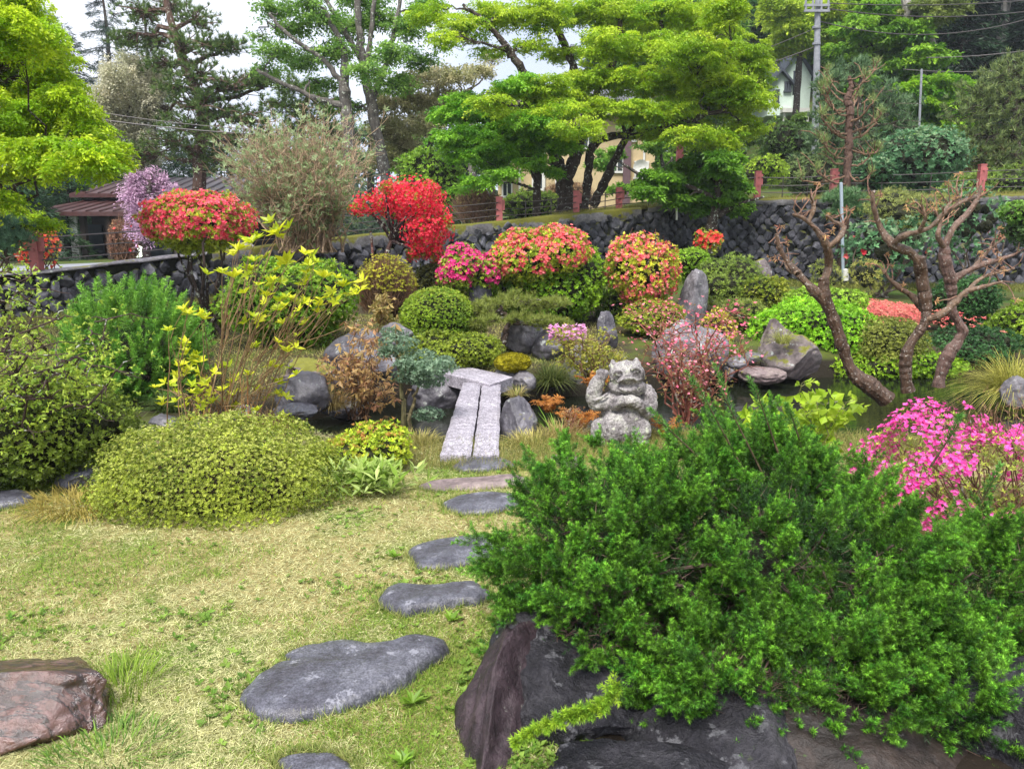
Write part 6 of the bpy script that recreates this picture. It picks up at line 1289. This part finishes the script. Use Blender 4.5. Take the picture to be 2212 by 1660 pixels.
# dark tall conifers of the forest
FG = 'dark conifers of the hillside forest'
src = None; ks = 0
spots = [(2110, 47, 'pale straight trunk, left of the two light ones'), (2138, 44, 'thicker pale trunk, right of the two light ones'), (2060, 52, 'dark conifer left of the two light trunks'), (2180, 50, 'dark conifer right of the two light trunks'), (2230, 46, 'dark conifer at the right edge of the forest'),
         (2010, 56, 'dark conifer behind the bent pale tree'), (1960, 62, 'dark conifer behind the layered green tree'), (1900, 66, 'tall reddish trunk conifer right of the pole'), (2085, 60, 'deep forest conifer left of the light trunks'), (2160, 62, 'deep forest conifer behind the light trunks'), (2270, 58, 'deep forest conifer beyond the right edge'), (1850, 70, 'deep forest conifer right of the pole top'), (2220, 68, 'farthest forest conifer at the right edge'), (1800, 74, 'far conifer behind the pole'), (2030, 72, 'farthest forest conifer in the middle')]
for i, (x, D, lb) in enumerate(spots):
    b = gz(x, 300, D)
    if src is None:
        src = conifer('forest_conifer', 'forest conifer with '+lb if 'trunk' in lb[:22] else lb, b, 19, 3.0, (.005, .018, .012), (.018, .045, .022), nb=100, npb=130, nl=.5, nw=.10, droop=.35, h0=.42, tcol=(.26, .24, .22), group=FG, tr=.24)
    else: copytree(src, b, rng.random()*6.28, .85+.4*rng.random(), 'forest conifer with '+lb if 'trunk' in lb[:22] else lb)
src2 = conifer('forest_conifer', 'low dark conifer of the undergrowth left of the pine at the right edge', gz(2060, 300, 41), 9, 2.8, (.006, .020, .010), (.020, .052, .02), nb=90, npb=160, nl=.4, nw=.09, droop=.3, h0=.05, group='dark young conifers of the hillside forest')
for x, D, lb in ((2110, 45, 'young dark conifer behind the top of the right pine'), (2170, 48, 'young dark conifer right of the light trunks'), (2230, 42, 'young dark conifer at the right edge above the pine'), (2000, 50, 'young dark conifer behind the bright layered tree'), (1940, 54, 'young dark conifer behind the slanting trunks'), (1870, 58, 'young dark conifer behind the misty pine'), (1820, 62, 'young dark conifer right of the white house'), (2140, 58, 'young dark conifer deep in the forest'), (2060, 56, 'young dark conifer in the dark centre of the forest'), (2260, 54, 'young dark conifer deep at the right edge'), (2020, 66, 'young dark conifer high on the hillside'), (2190, 70, 'young dark conifer highest on the hillside'), (1900, 74, 'young dark conifer far above the layered tree')):
    copytree(src2, gz(x, 300, D), rng.random()*6.28, .9+.5*rng.random(), lb)
# far wood clothing the hill
g = Geo(); n_ = 90000; X = rng.uniform(8, 90, n_); Y = rng.uniform(70, 120, n_); Z = ground_h(X, Y)+rng.random(n_)**1.3*9*(1+.4*vnoise(np.column_stack([X*.2, Y*.2, X*0])))
m_ = n_; leaves(g, np.column_stack([X, Y, Z]), rng.normal(size=(m_, 3))-A(0, 0, .4), A(0, 0, 1)+rng.normal(size=(m_, 3))*.6, 1.0+.6*rng.random(m_), .5, cmix((.006, .018, .010), (.018, .045, .02), m_)); 
n_ = 30000; X = rng.uniform(-60, 8, n_); Y = rng.uniform(80, 112, n_); Z = ground_h(X, Y)+rng.random(n_)**1.2*(4.5+3*np.sin(X*.21)+1.5*np.sin(X*.9)); leaves(g, np.column_stack([X, Y, Z]), rng.normal(size=(n_, 3))-A(0, 0, .4), A(0, 0, 1)+rng.normal(size=(n_, 3))*.6, 1.0, .5, cmix((.03, .07, .03), (.09, .15, .05), n_))
struct(g.build('far_woods', LEAF), 'stuff')
# ============================================================ buildings
def flatm(name, c, rough=.6, spec=.4): return paint(name, c, rough, .12)
M_ROOF = paint('red_brown_roof', (.075, .032, .03), .4, .35); M_CREAM = paint('cream_wall', (.50, .39, .22), .8, .1); M_DKW = paint('dark_timber', (.035, .025, .02), .7, .3); M_WHITE = paint('white_panel', (.62, .62, .58), .7, .1)
M_GLASS = mat('window_glass', .08, .6); M_GLASS.node_tree.nodes['Principled BSDF'].inputs['Base Color'].default_value = (.05, .06, .07, 1)
M_PALE = paint('pale_green_wall', (.58, .70, .62), .7, .1)
t = thing('low_building', 'low dark timber building with red-brown sheet roofs behind the road at the left', 'building', (-13, 28, .6))
D = 28.0; xl, xr_ = at(118, 0, D)[0], at(640, 0, D)[0]; z0 = float(ground_h(-13, 28))-.3
zE = at(0, 458, D-1)[2]
g = Geo(); box(g, ((xl+xr_)/2, D+3, (z0+zE)/2), (xr_-xl, 4.0, zE-z0)); g.build('wall', M_DKW, t)
def roofq(name, x0, x1, ya, za, yb, zb, th=.14, skew=0):
    g = Geo(); n_ = int((x1-x0)/.45); prism(g, [[x0-skew, ya, za], [x1, ya, za], [x1, yb, zb], [x0, yb, zb]], th)
    for i in range(n_+1):
        x = x0+i*.45; tube(g, np.array([[x, ya+.01, za+.02], [x, yb, zb+.02]]), .03, 4)
    return g.build(name, M_ROOF, t)
roofq('roof', at(112, 455, 27)[0], at(640, 455, 27)[0], 26.6, zE, 30.2, zE+.62, skew=.8)
z2 = at(0, 418, 29)[2]
roofq('roof', at(185, 418, 29)[0], at(640, 418, 29)[0], 29.0, z2, 32.5, at(0, 384, 32.5)[2], skew=.6)
g = Geo(); box(g, ((xl+xr_)/2+1.5, 31.2, z2-.4), (xr_-xl-3, 3.2, .9)); g.build('upper_wall', M_DKW, t)
for x0, x1 in ((96, 112), (118, 140), (146, 172)):
    g = Geo(); a, b = at(x0, 470, 26.9), at(x1, 572, 26.9); box(g, ((a[0]+b[0])/2, 27.0, (a[2]+z0)/2+.1), (b[0]-a[0], .1, a[2]-z0)); g.build('panel', M_WHITE, t)
for x in (114, 143, 180, 235, 380, 520):
    g = Geo(); p = at(x, 500, 27.0); box(g, (p[0], 27.05, (z0+zE)/2), (.18, .18, zE-z0)); g.build('pillar', M_DKW, t)
for x0, x1 in ((188, 225), (320, 372)):
    g = Geo(); a, b = at(x0, 485, 28.9), at(x1, 560, 28.9); box(g, ((a[0]+b[0])/2, 28.97, (a[2]+b[2])/2), (b[0]-a[0], .06, a[2]-b[2])); g.build('window', M_GLASS, t)
g = Geo(); v, f = ico(3); c = at(297, 543, 26.2); g.add(v*.20+c, f, (1, 1, 1)); ml = mat('lamp_glow', .5, .3); bb = ml.node_tree.nodes['Principled BSDF']; bb.inputs['Emission Color'].default_value = (.9, 1, .8, 1); bb.inputs['Emission Strength'].default_value = 2.2
t2 = thing('garden_lamp', 'lit round white lamp glowing beside the road in front of the dark building', 'lamp', (c[0], c[1], c[2]-.5)); g.build('globe', ml, t2); g = Geo(); tube(g, np.array([c-A(0, 0, .9), c-A(0, 0, .18)]), .05, 8); g.build('pole', M_DKW, t2)
rockbox('rock', 'pale rocks in front of the dark building beyond the road', 425, 545, 520, 555, 20.5, M_GREY, 96)
# yellow house
t = thing('yellow_house', 'cream yellow house behind the fence and the maple trunks', 'house', (6, 36, 2.5))
D = 36.0; xa_, xb_ = at(1074, 0, D)[0], at(1425, 0, D)[0]; z0 = float(ground_h(4, 36))-.2; z1 = at(0, 245, D)[2]
g = Geo(); box(g, ((xa_+xb_)/2, D+3, (z0+z1)/2), (xb_-xa_, 6, z1-z0)); g.build('wall', M_CREAM, t)
g = Geo(); prism(g, [[xa_-.5, D-.6, z1], [xb_+.5, D-.6, z1], [xb_-.3, D+3, z1+1.5], [xa_+.3, D+3, z1+1.5]], .15); prism(g, [[xa_+.3, D+3, z1+1.5], [xb_-.3, D+3, z1+1.5], [xb_+.5, D+6.5, z1], [xa_-.5, D+6.5, z1]], .15); g.build('roof', paint('grey_roof', (.12, .12, .13), .5, .2), t)
def win(x0, x1, y0, y1, D, t, fr=M_WHITE, dep=.0):
    a, b = at(x0, y0, D-.03+dep), at(x1, y1, D-.03+dep); w_, h_ = b[0]-a[0], a[2]-b[2]; cx, cz = (a[0]+b[0])/2, (a[2]+b[2])/2; g = Geo()
    for dx, dz, sx, sz in ((0, h_/2, w_+.1, .07), (0, -h_/2, w_+.16, .09), (-w_/2, 0, .07, h_-.08), (w_/2, 0, .07, h_-.08), (0, 0, .05, h_-.08)): box(g, (cx+dx, a[1], cz+dz), (sx, .12, sz))
    o = g.build('window', fr, t); g = Geo(); box(g, (cx, a[1]+.03, cz), (w_-.02, .04, h_-.02)); p = g.build('pane', M_GLASS, o)
    p.location = tuple(-np.array(o.location)-np.array(t.location)); p.parent = o
for q in ((1092, 1110, 275, 300), (1085, 1105, 395, 425), (1150, 1172, 375, 410), (1255, 1285, 290, 320), (1320, 1345, 340, 372), (1372, 1398, 350, 385), (1200, 1222, 372, 412), (1345, 1372, 278, 305), (1190, 1215, 285, 315)): win(*q, D, t)
g = Geo(); a = at(1073, 300, D-.9); b = at(1112, 375, D-.9); box(g, ((a[0]+b[0])/2, D-.5, (a[2]+b[2])/2), (b[0]-a[0], 1.0, a[2]-b[2])); g.build('bay', M_CREAM, t)
g = Geo(); c = at(1088, 352, D-1.25); box(g, c, (.62, .3, .45)); box(g, c-A(0, -.05, .26), (.7, .36, .04)); tube(g, np.array([c+A(.08, -.16, 0), c+A(.08, -.19, 0)]), .16, 16); g.build('air_conditioner', M_WHITE, t)
for x in (1122, 1176, 1392):
    g = Geo(); p = at(x, 300, D-.08); tube(g, np.array([[p[0], p[1], z0], [p[0], p[1], z1]]), .05, 6); g.build('drainpipe', M_WHITE, t)
g = Geo(); p = at(1355, 300, D-.15); box(g, (p[0], p[1], (z0+z1)/2), (.32, .2, z1-z0)); g.build('pillar', paint('purple_brown', (.12, .07, .08), .6, .2), t)
g = Geo(); c = at(1384, 362, D-.5); a = np.arange(20)*2*math.pi/20; R_ = .34
V = [c+A(0, .12, 0)]+[c+A(math.cos(x)*R_*.5, .08, math.sin(x)*R_*.5) for x in a]+[c+A(math.cos(x)*R_, 0, math.sin(x)*R_) for x in a]; g.add(V, [[0, 1+i, 1+(i+1) % 20] for i in range(20)]); g.more([[g.n-41+1+i, g.n-41+21+i, g.n-41+21+(i+1) % 20, g.n-41+1+(i+1) % 20] for i in range(20)], (.7, .7, .7)); tube(g, np.array([c+A(0, .12, 0), c+A(0, .5, -.1)]), .03, 6)
g.build('satellite_dish', M_WHITE, t)
# shed with pale roof
t = thing('shed', 'shed with a pale blue-white sheet roof showing right of the big maple trunk', 'shed', (10, 40, 3))
D = 40.0; a, b = at(1455, 318, D), at(1548, 345, D); z0 = float(ground_h(a[0], D))-.2; g = Geo(); box(g, ((a[0]+b[0])/2, D+2, (z0+b[2])/2), (b[0]-a[0]-.3, 3, b[2]-z0)); g.build('wall', M_WHITE, t)
g = Geo(); prism(g, [[a[0]-.2, D, b[2]], [b[0]+.2, D, b[2]], [b[0], D+2, a[2]+.2], [a[0], D+2, a[2]+.2]], .1); prism(g, [[a[0], D+2, a[2]+.2], [b[0], D+2, a[2]+.2], [b[0]+.2, D+4, b[2]], [a[0]-.2, D+4, b[2]]], .1); g.build('roof', paint('pale_roof', (.50, .56, .66), .4, .1), t)
# white house on the slope
t = thing('white_house', 'pale green-white gabled house high on the slope left of the utility pole', 'house', tuple(gz(1705, 300, 52)))
D = 52.0
def gable(x0, x1, ye, yr, yb, D, dep):
    g = Geo(); a, b = at(x0, ye, D), at(x1, ye, D); r = at((x0+x1)/2, yr, D); zb = at(x0, yb, D)[2]
    P = [[a[0], D, zb], [b[0], D, zb], [b[0], D, b[2]], [r[0], D, r[2]], [a[0], D, a[2]]]; Q = [[p[0], D+dep, p[2]] for p in P]
    g.add(P+Q, [[0, 1, 2, 3, 4]]); g.more([[5+i for i in (4, 3, 2, 1, 0)]], (.5, .5, .5)); g.more([[0, 5, 6, 1], [1, 6, 7, 2], [4, 9, 5, 0]], (.5, .5, .5)); g.build('wall', M_PALE, t)
    g = Geo(); o = .35
    for s0, s1 in ((a, -1), (b, 1)):
        e = A(s0[0]+s1*o, D-o, s0[2]-.25); rr = A(r[0], D-o, r[2]+.1); prism(g, [e, rr, rr+A(0, dep+2*o, 0), e+A(0, dep+2*o, 0)] if s1 < 0 else [rr, e, e+A(0, dep+2*o, 0), rr+A(0, dep+2*o, 0)], .16)
    g.build('roof', paint('slate_trim', (.06, .07, .09), .5, .2), t)
gable(1688, 1752, 165, 110, 240, D, 6); gable(1660, 1712, 185, 153, 250, D-2.5, 3)
for q in ((1715, 1724, 155, 180), (1672, 1680, 195, 222), (1696, 1706, 178, 198), (1668, 1684, 130, 146)): win(*q, D-2.55 if q[0] < 1712 and q[2] > 150 else D, t, fr=bpy.data.materials['slate_trim'])
g = Geo(); a, b = at(1690, 238, D-3), at(1748, 248, D-3); box(g, ((a[0]+b[0])/2, D-1.6, a[2]), (b[0]-a[0], 2.8, .25))
for x in (1694, 1720, 1745): p = at(x, 240, D-2.8); zz = float(ground_h(p[0], p[1])); tube(g, np.array([[p[0], p[1], zz-.3], [p[0], p[1], a[2]]]), .08, 6)
g.build('balcony', M_WHITE, t)
# ============================================================ utility pole and wires
D = 30.0; b = gz(1760, 400, D); tpz = at(1767, -70, D)
t = thing('utility_pole', 'grey concrete utility pole with cross-arms left of the forest', 'utility pole', b)
g = Geo(); tube(g, np.array([b-A(0, 0, .5), at(1763, 180, D), tpz]), [.14, .12, .09], 14)
def conc(nt, b): n = noise(nt, 8, 5, .7); r = ramp(nt, n.outputs[0], [(.3, (.16, .17, .19)), (.7, (.30, .31, .34))]); nt.links.new(r.outputs[0], b.inputs['Base Color']); bump(nt, b, n.outputs[0], .3, .01)
MC = mat('concrete_pole', .7, .3, conc); g.build('pole', MC, t)
for y in (12, 24):
    g = Geo(); c = at(1764, y, D-.15); box(g, c, (.9, .08, .08))
    for dx in (-.4, -.15, .15, .4): tube(g, np.array([c+A(dx, 0, .03), c+A(dx, 0, .16)]), .04, 8)
    g.build('cross_arm', MC, t)
for y in (60, 95, 190): g = Geo(); c = at(1763, y, D); tube(g, np.array([c-A(0, 0, .04), c+A(0, 0, .04)]), .145, 12); g.build('band', MC, t)
def wire(label, a, b, sag, r=.018, grp='overhead wires'):
    g = Geo(); t_ = np.linspace(0, 1, 40)[:, None]; p = a+(b-a)*t_; p[:, 2] -= (4*sag*t_*(1-t_))[:, 0]; tube(g, p, r, 4, cap=False); o = g.build('overhead_wire', M_WIRE); tag(o, label, 'wire', grp)
P0 = at(1764, 14, D-.15)
wire('topmost overhead wire running right from the pole over the forest', P0+A(.4, 0, .1), at(2400, -20, 34), .25); wire('second overhead wire running right from the pole', at(1764, 24, D-.15)+A(.15, 0, .1), at(2400, -8, 33), .5); wire('third overhead wire running right from the pole, hanging lowest', at(1764, 45, D), at(2400, -30, 32), 1.0)
wire('overhead wire crossing in front of the pale forest trunks', at(2000, 125, 33), at(2400, 75, 31), .2); wire('lower overhead wire crossing before the right pine top', at(1950, 150, 33), at(2400, 118, 31), .3)
wire('overhead wire crossing the whole left half in front of the pines', at(-200, 180, 24), at(1764, 100, D), 2.2); wire('thin overhead wire just above the one before the pines', at(-200, 150, 25), at(1764, 60, D), 2.6, .012)
for (x, y0, y1, D, lb) in ((1990, 150, 280, 32, 'thin pale pole before the layered green trees at the right'), (1722, 245, 330, 34, 'thin dark pole below the white house')):
    g = Geo(); tube(g, np.array([gz(x, y1, D), at(x, y0, D)]), .045, 8); o = g.build('thin_pole', MC if x > 1900 else M_DKW); tag(o, lb, 'pole')
# more broadleaf trees clothing the slope above and behind the house
HT = broad('hillside_tree', 'rounded mid green tree on the slope right behind the yellow house roof', A(*gz(1380, 300, 50)), [[(gz(1380, 300, 50), .2), (at(1385, 150, 50), .15), (at(1385, 60, 50), .06)]], [(at(a, b, 50+rng.normal()), (r*mpp(50), r*mpp(50), r*.6*mpp(50))) for a, b, r in ((1385, 40, 60), (1330, 90, 60), (1440, 90, 60), (1385, 120, 70), (1330, 160, 60), (1440, 170, 60), (1385, 200, 70), (1350, 240, 50), (1430, 240, 50))], .2, .24, (.06, .17, .02), (.24, .40, .05), 30000, sp=3, flat=1.2)
for x, y, D, s_, lb in ((1880, 300, 46, .8, 'green tree on the slope directly behind the utility pole'), (1700, 310, 62, .8, 'green tree rising just right of the white house'), (1500, 320, 46, .7, 'green tree on the slope between the shed and the white house'), (1850, 300, 50, .9, 'green tree on the slope behind the misty pine'), (1950, 300, 48, .9, 'green tree behind the layered hillside trees'), (1480, 300, 52, .9, 'mid green tree on the slope above the pale-roofed shed'), (1520, 300, 50, .85, 'mid green tree on the slope left of the white house'), (1610, 300, 62, 1.1, 'tree on the slope behind and above the white house at its left'), (1750, 300, 68, 1.2, 'tree on the slope behind the white house and the pole'), (1500, 300, 66, 1.1, 'tree high on the slope behind the crown of the big maple'), (1300, 300, 60, .8, 'tree on the slope behind the left part of the maple crown'), (1640, 300, 78, 1.5, 'farther tree on the upper slope over the white house'), (1820, 300, 58, .9, 'green tree on the slope just right of the pole'), (1560, 300, 80, 1.4, 'farthest tree on the upper slope left of the pole')):
    copytree(HT, gz(x, y, D), rng.random()*6.28, s_, lb)

hill_tree('garden_tree', 'leafy green tree in front of the right end of the yellow house', 1400, 420, 31, [(1290, 355, 26, 12), (1320, 330, 30, 14), (1420, 310, 36, 14), (1450, 350, 34, 16), (1400, 400, 26, 12), (1340, 405, 26, 10), (1470, 390, 30, 16), (1390, 270, 40, 14)], [[(1440, 430, 5), (1435, 380, 4), (1425, 320, 3)], [(1440, 410, 4), (1370, 370, 3), (1320, 340, 2)]], (.07, .20, .02), (.26, .46, .05), 16000, L=.13)
hill_tree('garden_tree', 'leafy green tree in front of the left end of the yellow house', 1110, 420, 31, [(1085, 300, 26, 14), (1120, 330, 26, 12), (1060, 340, 24, 14), (1150, 270, 36, 14), (1100, 255, 40, 14), (1050, 290, 30, 16)], [[(1062, 430, 5), (1066, 370, 4), (1080, 310, 3)]], (.08, .20, .02), (.28, .46, .05), 12000, L=.13)

# ============================================================ thin damp air
me = bpy.data.meshes.new('haze'); bm = bmesh.new(); bmesh.ops.create_cube(bm, size=1); bm.to_mesh(me); bm.free()
hz = bpy.data.objects.new('haze', me); C.objects.link(hz); hz.location = (0, 52, 43); hz.scale = (200, 190, 94); hz['kind'] = 'stuff'
mh = bpy.data.materials.new('haze'); mh.use_nodes = True; nt = mh.node_tree; nt.nodes.clear(); o_ = nt.nodes.new('ShaderNodeOutputMaterial'); pv = nt.nodes.new('ShaderNodeVolumePrincipled')
pv.inputs['Color'].default_value = (.80, .88, 1, 1); pv.inputs['Density'].default_value = .0006; nt.links.new(pv.outputs[0], o_.inputs['Volume']); me.materials.append(mh)
